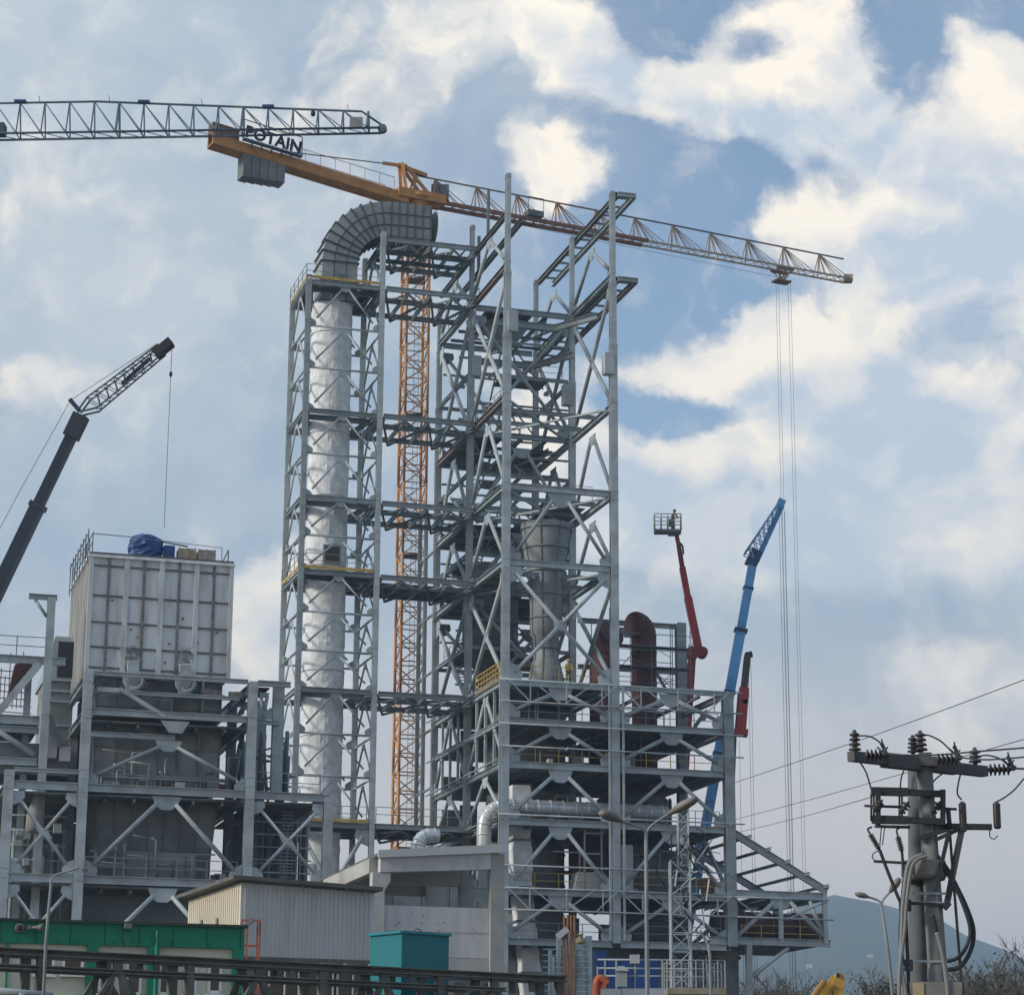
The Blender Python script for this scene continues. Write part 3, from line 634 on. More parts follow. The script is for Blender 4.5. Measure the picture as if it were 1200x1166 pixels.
# ================================================================ vessels and pipes inside the tower
def vessel(name, label, cat, u, v, z0, prof, m=VESS, bands=(), n=24, group=None, grid=0):
    t = thing(name, label, cat, (u, v, z0), S=True, group=group)
    MB().lathe((u, v, z0), prof, n).build('shell', m, t)
    if bands:
        for r, h in bands: MB().lathe((u, v, z0+h), [(r, 0), (r+.07, 0), (r+.07, .1), (r, .1)], n).build('ring', STEELD, t)
    if grid:
        b = MB()
        for (r0, h0), (r1, h1) in zip(prof, prof[1:]):
            for k in range(grid):
                a = 2*pi*(k+.35)/grid; b.bar((u+(r0+.02)*cos(a), v+(r0+.02)*sin(a), z0+h0), (u+(r1+.02)*cos(a), v+(r1+.02)*sin(a), z0+h1), .07, .07)
        b.build('stiffener', STEELD, t)
    return t
P1 = VV(640, 610, 4.2)
vessel('cyclone', 'grey tapering ringed cyclone vessel, widest at its top, above the worker in yellow', 'cyclone', P1[0], 4.2, 32.45,
       [(1.28, 0), (1.35, .5), (.95, 2.2), (.86, 2.3), (.9, 3.9), (1.12, 4.1), (1.14, 6.2), (1.3, 8.2), (1.62, 10.2), (1.82, 11.6), (1.82, 12.2)], DUCT, [(.93, 3.0), (1.14, 5.2), (1.2, 6.9), (1.42, 8.6), (1.66, 10.3), (1.84, 11.7)], grid=8)
vessel('cyclone', 'dark blue-grey cylindrical vessel behind the tapering cyclone', 'cyclone', 2.6, 13, 34, [(.6, 0), (1.9, 3), (2.1, 3), (2.1, 8), (1.4, 9.4), (.8, 9.6)], VESS, [(2.1, 3.4), (2.1, 5.5), (2.1, 7.4)])
vessel('cyclone', 'dark cone hopper hanging under the crown floor of the main tower', 'cyclone', 3.4, 12.5, 60.2, [(.3, 0), (1.2, 1.2), (1.7, 1.9), (1.7, 2.4)], DUCT, [(1.7, 2)])
for i, (u, v, r, z0, z1, lab) in enumerate(((3.4, 6, 2.6, 14.8, 18, 'dark round vessel behind the inspection platform'), (3.6, 8, 3.1, 18.2, 22.4, 'wide dark drum behind the bright horizontal pipe'), (4.4, 9, 3.0, 23, 26.2, 'wide dark drum on the floor above the bright pipe'),
      (4.2, 9, 2.9, 27, 32, 'dark drum under the worker in yellow'), (12.3, 8, 2.9, 18.2, 22.3, 'dark drum beside the light wall panel in the wide bay'), (12.4, 9, 2.6, 23, 26.3, 'dark drum behind the yellow edged gallery'), (12.6, 7.5, 2.4, 15, 17.8, 'dark drum beside the brown kiln shell'))):
    vessel('process_drum', lab, 'drum', u, v, z0, [(r*.8, 0), (r, .4), (r, z1-z0-.6), (r*.75, z1-z0-.2)], VESS, [(r, .8), (r, z1-z0-1.2)], n=28)
def pipe(name, label, cat, pts, r, m, n=16, group=None, rings=None, rm=None, S=True):
    t = thing(name, label, cat, pts[0], S=S, group=group)
    MB().tube(pts, r, n).build('pipe_run', m, t)
    if rings:
        for i in range(len(pts)-1):
            L_ = dist(pts[i], pts[i+1]); k = max(1, int(L_/rings))
            for j in range(k):
                P = lerp(pts[i], pts[i+1], (j+.5)/k); d = nrm(sub(pts[i+1], pts[i])); MB().tube([sub(P, mul(d, .05)), add(P, mul(d, .05))], r+.04, n).build('joint_ring', rm or m, t)
    return t
def arc(c, R, a0, a1, f, n=8): return [f(c, R*cos(radians(a0+(a1-a0)*k/n)), R*sin(radians(a0+(a1-a0)*k/n))) for k in range(n+1)]
# rust-red gas ducts with gooseneck tops
q = VV(755, 800, 6.5); uq = q[0]
pts = [(uq, 6.5, 18.5), (uq, 6.5, 37.2)]+[(uq, 6.5-2*(1-cos(radians(a))), 37.2+2.0*sin(radians(a))) for a in range(15, 181, 15)]
pts = [(uq, 6.5, 26), (uq, 6.5, 37.3)]+[(uq-.85*(1-cos(radians(a)))*.85, 6.5-.85*(1-cos(radians(a)))*.5, 37.3+.85*sin(radians(a))) for a in range(15, 91, 15)]+[(uq-1.0, 5.9, 38.15)]
pipe('rusty_duct', 'dark red duct with a gooseneck top, standing alone beside the frame', 'duct', pts, .92, MAROON, 20, 'rust red gooseneck ducts', 2.2, MAROON)
q = VV(712, 790, 8.5); uq = q[0]
pts = [(uq-.3, 8.5, 27), (uq-.3, 8.5, 35.5), (uq-.15, 8.5, 37.0), (uq, 8.3, 37.6), (uq+.15, 7.9, 37.8)]
pipe('rusty_duct', 'wider brownish red duct partly hidden behind a tall column', 'duct', pts, 1.05, MAROON, 20, 'rust red gooseneck ducts', 2.4, MAROON)
q0 = VV(690, 1010, 5)
pipe('rusty_duct', 'brown-red pipe standing behind the doorway frame under the bright pipe', 'duct', [(q0[0], 5, 18.2), (q0[0], 5, 22.3)], 1.3, MAROON, 20)
# kiln shell on the cantilevered gallery
k0, k1 = VV(838, 1085, 3.4), VV(961, 1087, 3.4)
t = thing('kiln_shell', 'dark red segmented steel shell lying on the cantilevered gallery', 'kiln', (k0[0], 3.4, 15.1), S=True)
zc = (k0[2]+k1[2])/2
for i in range(4):
    a, c = lerp((k0[0], 3.4, zc), (k1[0], 3.4, zc), i/4+.01), lerp((k0[0], 3.4, zc), (k1[0], 3.4, zc), (i+1)/4-.01)
    MB().tube([a, c], .98+(.06 if i % 2 else 0), 14).build('segment', MAROON, t)
for i in range(5):
    b = MB(); P = lerp((k0[0], 3.4, zc), (k1[0], 3.4, zc), i/4); b.tube([add(P, (-.06, 0, 0)), add(P, (.06, 0, 0))], 1.1, 14)
    b.box(add(P, (-.2, -.8, -1.1)), add(P, (.2, .8, -.9))); b.build('saddle', STEELD, t)
# bright insulated pipes
z1 = VV(680, 948, 1.2)[2]
ub0 = VV(567, 1000, 1.2)[0]
pts = [(ub0, 1.2, 12), (ub0, 1.2, z1-1.55)]+[(ub0+1.55*(1-cos(radians(a))), 1.2, z1-1.55+1.55*sin(radians(a))) for a in range(15, 91, 15)]+[(VV(782, 950, 1.2)[0], 1.2, z1)]
pipe('insulated_pipe', 'bright silver pipe rising beside the concrete frame and bending into a long horizontal run', 'pipe', pts, .5, SILV, 18, None, .9, SILV)
qa = la(489, 1060, 150); qb = la(486, 1060, 150)
R = .75; zt = la(495, 978, 150)[2]-R
pts = [(qa[0], qa[1], 2), (qa[0], qa[1], zt)]+[(qa[0]+R*(1-cos(radians(a))), qa[1], zt+R*sin(radians(a))) for a in range(18, 91, 18)]+[(qa[0]+1.3, qa[1], zt+R)]
pipe('insulated_pipe', 'shorter silver pipe elbow under the lowest link bridge', 'pipe', pts, .42, SILV, 16, None, .5, SILV)
# foil wrapped square chute inside the corner of the lower storeys
t = thing('foil_chute', 'crumpled foil wrapped square chute behind the front corner column', 'chute', VV(612, 1135, 2.4), S=True)
cs = [VV(608, 922, 2.4), VV(609, 985, 2.4), VV(611, 1040, 2.4), VV(614, 1080, 2.4), VV(621, 1140, 2.4), VV(622, 1200, 2.4)]
rj = random.Random(5); b = MB(); pr = None
for s0, s1 in zip(cs, cs[1:]):
    for k in range(5):
        c = lerp(s0, s1, k/5); w = .62+rj.uniform(-.05, .07); cur = [add(c, (i*w, j*w, rj.uniform(-.1, .1))) for i, j in ((-1, -1), (1, -1), (1, 1), (-1, 1))]
        if pr: b.hexa(cur+pr)
        pr = cur
b.build('chute_body', LAG, t)
for i in (1, 2, 3, 4): MB().box(add(cs[i], (-.75, -.75, -.06)), add(cs[i], (.75, .75, .06))).build('collar', STEELD, t)
# pale wall panel with fittings in the wide bay
q = VV(733, 993, 1.5)
t = thing('control_cabinet', 'pale electrical cabinet with black conduit on the open floor of the wide bay', 'cabinet', (q[0], 1.5, 18.2), S=True)
MB().box((q[0]-.3, 1.5, 18.2), (q[0]+.55, 1.9, 21.5)).build('body', CLAD, t)
MB().box((q[0]-.22, 1.45, 19.9), (q[0]+.1, 1.5, 21.3)).build('door', WHITE, t)
MB().tube([(q[0]+.7, 1.5, 21.6), (q[0]+1.1, 1.5, 20.8), (q[0]+1.1, 1.5, 19.8), (q[0]+.8, 1.5, 19)], .05, 6).build('conduit', BLK, t)
# scaffold door frame between the pipe and the platform
q = VV(686, 1000, .8)
b = MB(); x0, x1 = VV(685, 1000, .8)[0], VV(705, 1000, .8)[0]
for x in (x0, x1): b.bar((x, .8, 18.1), (x, .8, 22.4), .12, .12)
for z in (20.7, 22.1): b.bar((x0+.06, .8, z), (x1-.06, .8, z), .1, .1)
solo(b, 'tube_frame', RAIL, 'thin pale tube frame like a doorway under the bright pipe', 'tube frame', (x0, .8, 18.1), S=True)
# light tarpaulin heap on the platform
q = VV(690, 1030, 1.6); t = thing('covered_machine', 'machine under a pale dusty sheet behind the platform rail', 'machine', (q[0], 1.6, 18.12), S=True)
b = MB(); b.prism([(q[0]-1.2, 1.2, 18.12), (q[0]+1.9, 1.2, 18.12), (q[0]+1.7, 1.2, 18.8), (q[0]+.9, 1.2, 19.5), (q[0]-.9, 1.2, 19.45)], (0, 1.4, 0)); b.build('sheet', CONCP, t)
# concrete pier under the gallery
q = VV(847, 1140, 2)
b = MB(); b.lathe((q[0], 2, 0), [(1.15, 0), (1.15, 2), (1.12, 2.02), (1.12, 6), (1.15, 6.02), (1.15, 10), (1.12, 10.02), (1.12, 14.2), (1.3, 14.6)], 24)
solo(b, 'concrete_pier', mat('grey_concrete_dark', (.16, .165, .165), .9, 0, .2, 1, (.1, .1, .1), .5, .7), 'round dark concrete pier carrying the cantilevered gallery', 'pier', (q[0], 2, 0), S=True)
# brickwork heap and orange plates at the edge of the wide bay
q = VV(838, 1035, .9); b = MB(); rj = random.Random(2)
for i in range(5):
    for k in range(4-i//2): b.box((q[0]-.9+k*.5+rj.uniform(-.05, .05), .9, 18.12+i*.25), (q[0]-.45+k*.5, 1.5, 18.12+i*.25+.23))
solo(b, 'pallet_stack', mat('orange_blocks', (.30, .13, .055), .8, 0, .3, 3), 'stack of orange-brown blocks on the floor edge of the wide bay', 'pallet', (q[0], .9, 18.12), S=True)
# base wall below the frame: dark slab with bolts row, blue panels
t = thing('blue_wall', 'row of blue steel panels below the overhanging floor', 'wall', la(712, 1160, 152), S=True)
a, c = la(697, 1121, 152), la(780, 1121, 152); z1 = a[2]
n = 5
for i in range(n):
    p, q = lerp(a, c, i/n), lerp(a, c, (i+1)/n); MB().box((p[0]+.02, a[1], 0), (q[0]-.02, a[1]+.3, z1+(.0 if i else .4))).build('panel', BPAN, t)

# thin scaffold and a second deck around the gooseneck ducts
t = thing('duct_scaffold', 'thin dark scaffold tubes and planks round the gooseneck ducts', 'scaffold', (11.2, 5, 32.4), S=True)
b = MB(); rj = random.Random(6)
for u in (9.2, 10.8, 12.4, 14.0, 15.4):
    for v in (4.6, 8.8): b.tube([(u, v, 32.4), (u, v, rj.uniform(36.5, 39.6))], .035, 5)
for z in (33.6, 34.8, 36.0, 37.2):
    for v in (4.6, 8.8): b.tube([(9, v, z), (15.6, v, z)], .03, 5)
for k in range(9): u = rj.uniform(9.2, 14); z = rj.uniform(32.6, 36); b.tube([(u, 4.55, z), (u+rj.uniform(.8, 1.6), 4.55, z+rj.uniform(-1.4, 1.4))], .028, 5)
b.build('tubes', STEELD, t)
for z in (34.8, 36.3): MB().box((9.4, 4.7, z), (15.4, 5.7, z+.06)).build('plank', DECK, t)
# ================================================================ filter building in front on the west side
VE = -27.2; E0, E1, E2, E3, E4 = -35.45, -31.53, -22.47, -18.07, -20.85
F = thing('filter_building', 'wide grey steel frame of heavy columns and V braces under the white casing', 'steel frame', (E1, VE, 0), S=True)
zh = [26.2, 24.1, 20.05, 15.1]
for u, zt in ((E0, 20.6), (E1, 26.25), (E2, 26.1), (E3, 19.9)): column(u, VE, 0, zt, F, w=.5, d=.5, splices=[z for z in (25.6, 24.1, 23.6, 20.8, 20.3, 19.6, 15.4, 14.9) if z < zt])
for u, zt in ((E1, 24), (E2, 25.9), (E3, 19.9), (E0, 20.4)): column(u+.1, VE+7, 0, zt, F, w=.5, d=.5, m=STEEL)
for u, zt in ((E1, 24), (E2, 25.9)): column(u, VE+14, 0, zt, F, w=.5, d=.5, m=STEEL)
for u in (E4, ): column(u, VE+.9, 19.9, 26.15, F, w=.6, d=.5, m=STEEL); column(u, VE+6, 0, 26.1, F, w=.55, d=.5, m=STEEL)
UBm = lambda u0, u1, z, h=.5, v=VE, m=STEEL2: MB().ibeam((u0, v, z-h*.36), (u1, v, z-h*.36), .28, h*.72).build('floor_beam', m, F)
UBm(E1+.27, E2-.27, 26.2, .32); UBm(E2+.27, E4+.5, 26.2, .42); UBm(E1+.3, E2-.6, 25.35, .28, VE+.8); UBm(E1+.27, E2-.27, 24.15, .5); UBm(E2+.27, E4, 24.1, .35, VE+.6, STEEL)
UBm(E1+.3, E1+4.9, 22.95, .38, VE+.4); UBm(E1+.3, E2-1.0, 19.95+.85, .28, VE+1.2, STEEL)
for z, h in ((20.05, .6), (15.15, .6)):
    for a, c in ((E0+.27, E1-.27), (E1+.27, E2-.27), (E2+.27, E3-.27)): UBm(a, c, z, h)
UBm(E0+.27, E1-.27, 20.75, .3); 
for u in (E1, E2, E0, E3):
    for z in (26.1, 24.1, 20.05, 15.15):
        if z > 21 and u in (E0, E3): continue
        MB().ibeam((u, VE+.27, z-.25), (u, VE+13.7, z-.25), .3, .5).build('floor_beam', STEEL, F)
UBm(E0+.1, E1, 20.1, .4, VE+7, STEEL); UBm(E2, E3, 20.1, .4, VE+7, STEEL); UBm(E2, E4+.3, 26, .4, VE+6, STEEL)
b = MB(); nn = (0, 1, 0)
b.bar((E1+.5, VE, 25.2), (E1+1.7, VE, 25.2), .3, .25); b.bar((E1+1.7, VE, 25.3), (E1+4.25, VE, 23.9), .22, .24, nn); b.build('diagonal_brace', STEEL2, F)
MB().prism([(E1+4.0, VE-.2, 23.65), (E1+5.6, VE-.2, 23.65), (E1+5.2, VE-.2, 23.0), (E1+4.5, VE-.2, 23.0)], (0, .05, 0)).build('gusset_plate', STEEL2, F)
chevron('v', VE+.1, E1+.27, E2-.27, 22.6, 20.05, .2, F, STEEL2, g=.75, gh=.6)
chevron('v', VE, E1+.27, E2-.27, 19.55, 15.15, .25, F, STEEL2, g=.8, gh=.75)
chevron('v', VE, E1+.27, E2-.27, 14.6, 10.2, .25, F, STEEL2, g=.8, gh=.75)
for z, zb in ((19.5, 15.2), (14.55, 10.4)):
    xbrace('v', VE, E0+.27, E1-.27, z, zb, .19, F)
    xbrace('v', VE, E2+.27, E3-.27, z, zb, .19, F)
chevron('u', E2+.1, VE+.3, VE+6.7, 25.6, 24.1, .25, F, STEEL); chevron('u', E2+.1, VE+.3, VE+6.7, 23.6, 20.1, .3, F, STEEL)
chevron('v', VE+.9, E2+.3, E4-.3, 25.7, 24.2, .2, F, STEEL, g=.3, gh=.3); chevron('v', VE+6, E2+.3, E4-.3, 23.7, 20.2, .22, F, STEEL, g=.3, gh=.3)
UBm(E1-.2, E2, 15.2, .3, VE+1.3, STEEL)
for z, v1 in ((24.0, 12), (19.95, 13), (15.05, 13)):
    plate(E1+.3, E2-.3, VE+1.0, VE+v1, z-.3, F, .12)
    for k in range(5): MB().ibeam((E1+1.3+k*1.6, VE+.3, z-.6), (E1+1.3+k*1.6, VE+v1, z-.6), .18, .3).build('floor_joist', STEELD, F)
plate(E0+.3, E1-.3, VE+1.0, VE+13, 19.65, F, .12); plate(E0+.3, E1-.3, VE+1.0, VE+13, 14.75, F, .12); plate(E2+.3, E3-.3, VE+.6, VE+13, 19.6, F, .12); plate(E2+.3, E3-.3, VE+.8, VE+13, 14.8, F, .12)
rail([(E2+.4, VE+.3, 20.05), (E3-.4, VE+.3, 20.05)], parent=F); rail([(E1+.4, VE+.9, 15.15), (E2-.4, VE+.9, 15.15)], parent=F); rail([(E2+.4, VE+.9, 15.15), (E3-.4, VE+.9, 15.15)], parent=F)
for (u, z) in ((E4-.3, 26.2),): MB().box((E2+.2, VE+2, 26.12), (u, VE+5, 26.2)).build('floor_deck', MAROON, F)
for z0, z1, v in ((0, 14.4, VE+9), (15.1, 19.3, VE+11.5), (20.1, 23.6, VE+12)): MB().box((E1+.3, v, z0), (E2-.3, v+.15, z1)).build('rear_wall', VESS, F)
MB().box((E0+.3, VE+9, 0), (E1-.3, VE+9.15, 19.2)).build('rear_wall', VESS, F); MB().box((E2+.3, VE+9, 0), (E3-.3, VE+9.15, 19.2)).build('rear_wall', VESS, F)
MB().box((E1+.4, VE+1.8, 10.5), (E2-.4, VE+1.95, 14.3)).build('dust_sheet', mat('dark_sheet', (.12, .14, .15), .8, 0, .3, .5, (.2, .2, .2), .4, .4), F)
# ---- white panelled casing
B0, B1, BZ0, BZ1 = -31.5, -23.63, 26.3, 33.0; BV0, BV1 = VE+1.5, VE+10.6
K = thing('filter_casing', 'large rust-streaked white panelled casing standing on the steel frame', 'filter casing', (B0, BV0, BZ0), S=True)
MB().box((B0+.06, BV0+.06, BZ0), (B1-.06, BV1-.06, BZ1-.1)).build('wall_panel', WBOX, K)
b = MB(); n = 8; w = (B1-B0)/n
for k in range(n+1):
    u = B0+k*w; ww = .14
    if k in (0, n): ww = .12
    if k % 2 == 0 or k == n: b.box((u-ww, BV0-.1, BZ0), (u+ww, BV0+.06, BZ1-.1))
b.build('vertical_rib', WRIB, K)
rj = random.Random(19)
for k in (1, 3, 5, 7):
    u = B0+k*w; b = MB(); b.box((u-.05, BV0-.08, BZ0), (u+.05, BV0+.06, BZ1-.1))
    for i in range(34): z = BZ0+.15+i*.19; b.box((u-.08, BV0-.1, z), (u+.08, BV0+.02, z+.07+rj.uniform(-.02, .02)))
    b.build('bolted_joint', mat('rusty_joint', (.19, .18, .175), .8, 0, .4, 6, (.45, .45, .45), .5, 3), K)
for k in range(9): u = B0+rj.random()*(B1-B0-.6); z = BZ0+.6+rj.random()*5.4; s = rj.uniform(.05, .11); MB().box((u, BV0-.04, z), (u+s, BV0+.05, z+s*1.1)).build('patch_plate', mat('rust_patch', (.22, .16, .12), .9, 0, .3, 4), K)
for z in (32.45, 30.75, 29.25, 27.85, 26.7): MB().box((B0+.02, BV0-.03, z-.045), (B1-.02, BV0+.05, z+.045)).build('horizontal_rib', mat('dark_rib', (.17, .16, .155), .8, 0, .3, 2), K)
b = MB()
for k in range(12):
    v = BV0+.1+k*(BV1-BV0-.2)/11; b.box((B0-.12, v-.09, BZ0), (B0+.06, v+.09, BZ1-.1))
b.build('side_rib', mat('stained_rib', (.48, .48, .46), .7, 0, .2, 1.5, (.24, .19, .15), .5, 1.6, streak=True), K)
MB().box((B0-.2, BV0-.16, BZ1-.1), (B1+.16, BV1+.1, BZ1+.06)).build('roof', WRIB, K)
MB().box((B0-.1, BV0-.05, BZ1+.062), (B1+.1, BV1, BZ1+.2)).build('roof_edge', TRIM, K)
rail([(B0, BV1, BZ1+.2), (B0, BV0, BZ1+.2)], parent=K, m=STEELD, h=1.15, step=1.4, r=.025)
MB().tube([(B0, BV0, BZ1+1.25), (B0+2.2, BV0, BZ1+1.2)], .03, 5).tube([(B0+2.2, BV0, BZ1+1.2), (B1-.6, BV0, BZ1+.95)], .022, 5).tube([(B0+2.2, BV0, BZ1+.2), (B0+2.2, BV0, BZ1+1.2)], .03, 5).tube([(B1-.6, BV0, BZ1+.2), (B1-.6, BV0, BZ1+.95)], .03, 5).build('handrail', STEELD, K)
b = MB()
for k in range(8): v = BV0+k*1.25; b.bar((B0-.25, v, BZ1-.5), (B0-.25, v, BZ1+1.5), .06, .06)
b.tube([(B0-.25, BV0, BZ1+1.25), (B0-.25, BV1, BZ1+1.25)], .03, 5); b.build('scaffold_rail', STEELD, K)
MB().bar((B1-.5, BV0+.2, BZ1+.2), (B1-.2, BV0+.2, BZ1+.9), .06, .06).bar((B1-.2, BV0+.2, BZ1+.2), (B1-.2, BV0+.2, BZ1+.9), .06, .06).build('bracket', STEELD, K)
# lower hopper casing: dark panelled body
H = thing('filter_hopper', 'dark dusty panelled hopper body inside the steel frame below the white casing', 'hopper', (E1+.6, VE+2.2, 15), S=True)
hz = [(26.25, 24.2), (23.6, 20.3), (19.5, 15.4)]
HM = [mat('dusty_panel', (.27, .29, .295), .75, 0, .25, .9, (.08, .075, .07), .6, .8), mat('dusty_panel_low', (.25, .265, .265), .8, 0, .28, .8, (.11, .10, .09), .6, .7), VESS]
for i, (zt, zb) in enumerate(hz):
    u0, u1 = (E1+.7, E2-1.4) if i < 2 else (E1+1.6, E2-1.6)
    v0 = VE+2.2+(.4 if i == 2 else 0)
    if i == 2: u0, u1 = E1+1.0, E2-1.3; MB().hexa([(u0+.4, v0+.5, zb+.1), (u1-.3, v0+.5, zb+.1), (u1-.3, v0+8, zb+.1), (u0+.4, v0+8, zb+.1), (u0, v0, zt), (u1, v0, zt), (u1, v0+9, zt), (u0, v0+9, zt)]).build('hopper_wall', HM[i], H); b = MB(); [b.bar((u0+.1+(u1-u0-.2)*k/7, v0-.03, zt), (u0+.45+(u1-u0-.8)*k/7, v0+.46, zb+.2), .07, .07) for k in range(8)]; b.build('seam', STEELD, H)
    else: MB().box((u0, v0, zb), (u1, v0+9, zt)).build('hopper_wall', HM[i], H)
    if i < 2:
        b = MB(); n = 6
        for k in range(n+1): u = u0+(u1-u0)*k/n; b.box((u-.05, v0-.12, zb), (u+.05, v0, zt))
        for z in ((zt+zb)/2+.5, zb+.5): b.box((u0, v0-.07, z-.04), (u1, v0-.002, z+.04))
        b.build('stiffener', STEELD, H)
MB().box((E1+2.4, VE+2.0, 15.25), (E2-2.5, VE+2.6, 16.75)).build('duct_box', mat('dull_grey_plate', (.24, .265, .27), .7, 0, .1, 1), H)
b = MB()
for k in range(3): b.box((E1+2.6+k*1.7, VE+1.96, 15.5), (E1+2.62+k*1.7, VE+2.0, 16.6))
b.build('panel_seam', BLK, H)
# rubble and parts on the ledge
rj = random.Random(11)
b = MB()
for k in range(26):
    u = E1+6.2+rj.random()*2.3; v = VE+.9+rj.random(); s = rj.uniform(.08, .26); z = 25.42+rj.random()*.2
    b.box((u, v, z-.1), (u+s*1.5, v+s, z+s))
solo(b, 'debris', mat('scrap', (.25, .22, .2), .9, 0, .4, 4), 'heap of reddish scrap on the ledge under the white casing', 'debris', (E1+7, VE+1, 25.35), S=True, kind='stuff')
for px, lab in ((157, 'grey fan with a frayed outlet, nearer the rusty corner of the white casing'), (218, 'grey fan with a frayed outlet, farther from the rusty corner of the white casing')):
    q = VV(px, 775, VE+.9); t = thing('fan_housing', lab, 'fan', (q[0], VE+.95, 25.35), S=True, group='fans in front of the white casing')
    MB().lathe((q[0], VE+.8, 26.0), [(.55, 0), (.6, .1), (.6, .5), (.55, .6)], 20, (.25, 1, 0)).box((q[0]-.35, VE+.85, 25.35), (q[0]+.35, VE+1.3, 26)).build('drum', STEEL, t)
    MB().lathe((q[0]+.02, VE+.76, 26.0), [(.3, 0), (.33, .03), (.2, .05)], 18, (.25, 1, 0)).build('inlet_ring', STEELD, t)
    MB().box((q[0]-.32, VE+.9, 26.55), (q[0]+.3, VE+1.3, 27.0)).build('outlet', STEEL2, t); MB().box((q[0]-.34, VE+.88, 27.0), (q[0]+.32, VE+1.32, 27.06)).build('flange', WHITE, t)
    b = MB()
    for k in range(60):
        P = (q[0]+rj.uniform(-.45, .3), VE+1.1+rj.uniform(-.2, .2), 27.1+rj.random()*.75); b.tube([P, add(P, (rj.uniform(-.3, .3), rj.uniform(-.15, .15), rj.uniform(-.25, .25)))], .022, 4)
    b.build('frayed_outlet', STEELD, t)
# load on the roof
q = VV(178, 640, BV0+1.6); zR = BZ1+.2
t = thing('tarpaulin_load', 'machine bundled in crumpled blue tarpaulin on the casing roof', 'covered load', (q[0], BV0+1.6, zR), S=True)
b = MB(); rj = random.Random(4); n, m_ = 18, 9; rows = []
for j in range(m_+1):
    f = j/m_; row = []
    for k in range(n):
        a = 2*pi*k/n; w = .94 if f < .72 else .94*sqrt(max(0.02, 1-((f-.72)/.30)**2)); nz = 1+rj.uniform(-.09, .09)
        row.append((q[0]-.35+w*1.0*nz*cos(a)*(1.05-.1*f), BV0+1.6+w*.8*nz*sin(a), zR+.08+f*1.5*(1+rj.uniform(-.03, .03))))
    rows.append(row)
base = len(b.v)
for r in rows: b.v += r
for j in range(m_):
    for k in range(n): b.face([base+j*n+k, base+j*n+(k+1) % n, base+(j+1)*n+(k+1) % n, base+(j+1)*n+k])
b.face([base+m_*n+k for k in range(n)]); b.build('tarpaulin', TARP, t)
MB().box((q[0]+.65, BV0+1.1, zR), (q[0]+1.25, BV0+2, zR+.95)).build('covered_box', TARP, t)
MB().tube([(q[0]+.4, BV0+1.3, zR+1.2), (q[0]+2.0, BV0+1.3, zR+1.0)], .05, 6).build('pole', STEELD, t)
MB().tube([(q[0]-.2, BV0+1.2, zR+.12), (q[0]-.2, BV0+2, zR+.12)], .09, 8).build('skid', WHITE, t)
for px, lab in ((218, 'tan wooden crate on the casing roof, next to the blue tarpaulin'), (241, 'greyer wooden crate on the casing roof, farther from the blue tarpaulin')):
    q = VV(px, 648, BV0+1.5); t = thing('wooden_crate', lab, 'crate', (q[0], BV0+1.5, zR), S=True, group='crates on the casing roof')
    m = CRATE if px < 230 else mat('crate_grey', (.33, .315, .285), .85, 0, .2, 3)
    MB().box((q[0]-.48, BV0+1.0, zR), (q[0]+.48, BV0+2, zR+.82)).build('box', m, t)
    b = MB()
    for u in (-.5, -.04, .42): b.box((q[0]+u, BV0+.96, zR), (q[0]+u+.08, BV0+.998, zR+.84))
    b.build('batten', m, t)
# small cylinder and tray racks, dangling tarpaulin
q = VV(113, 905, VE+1.4)
# ---- conveyor gallery and hoist post on the far west
U0 = -42
t = thing('hoist_post', 'tall grey steel post with a short triangular bracket arm at its top', 'hoist post', VV(50, 890, VE+2), S=True)
p = VV(48, 890, VE+2); z1 = VV(58, 700, VE+2)[2]; u = p[0]+.1
t.location = S2W((u, VE+2, 0)); OFF[t.name] = (u, VE+2, 0)
column(u, VE+2, 0, z1, t, w=.42, d=.42, splices=(21, 24), name='post')
MB().ibeam((u-1.25, VE+2, z1+.0), (u+.3, VE+2, z1+.0), .3, .28).build('arm', STEEL2, t); MB().tube([(u-.9, VE+2, z1-.2), (u-.2, VE+2, z1-1.1)], .1, 6).build('bracket_brace', STEEL, t)
t = thing('conveyor_gallery', 'grey girder gallery with a slanting brace running out past the hoist post', 'gallery', (u-.6, VE+2.6, 0), S=True)
def zz_(py, px=20): return VV(px, py, VE+2.6)[2]
for (ya, h) in ((768, .42), (838, .5), (851, .35), (888, .4)): MB().ibeam((U0, VE+2.6, zz_(ya)-h/2), (u+(1.0 if ya == 768 else -.25), VE+2.6, zz_(ya)-h/2), .3, h).build('girder', STEEL2 if ya != 851 else STEEL, t)
a, c = VV(0, 832, VE+2.6), VV(46, 778, VE+2.6); d = sub(c, a); MB().bar(sub(a, mul(d, 1.0)), c, .4, .35, (0, 1, 0)).build('slanting_brace', STEEL2, t)
a, c = VV(0, 858, VE+2.6), VV(40, 884, VE+2.6); d = sub(c, a); MB().tube([sub(a, mul(d, .6)), c], .16, 8).build('slanting_brace', STEEL2, t)
MB().box((U0, VE+2.8, zz_(855)), (u-.3, VE+7, zz_(840))).build('belt_housing', VESS, t)
MB().box((U0, VE+3.2, zz_(905)), (u+1.5, VE+8, zz_(868))).build('belt_housing', VESS, t)
for uu in (u-.9, U0+.2, U0+2.6): column(uu, VE+3.4, 0, zz_(772), t, w=.35, d=.35, m=STEEL, name='leg')
MB().prism([VV(10, 812, VE+3), VV(18, 778, VE+3), VV(38, 775, VE+3), VV(25, 800, VE+3)], (0, 1, 0)).build('chute', MAROON, t)
b = MB(); rj = random.Random(9)
for k in range(9):
    p = VV(-6+k*5, 830, VE+5); b.bar(p, add(p, (0, 0, rj.uniform(1.6, 3.4))), .05, .05)
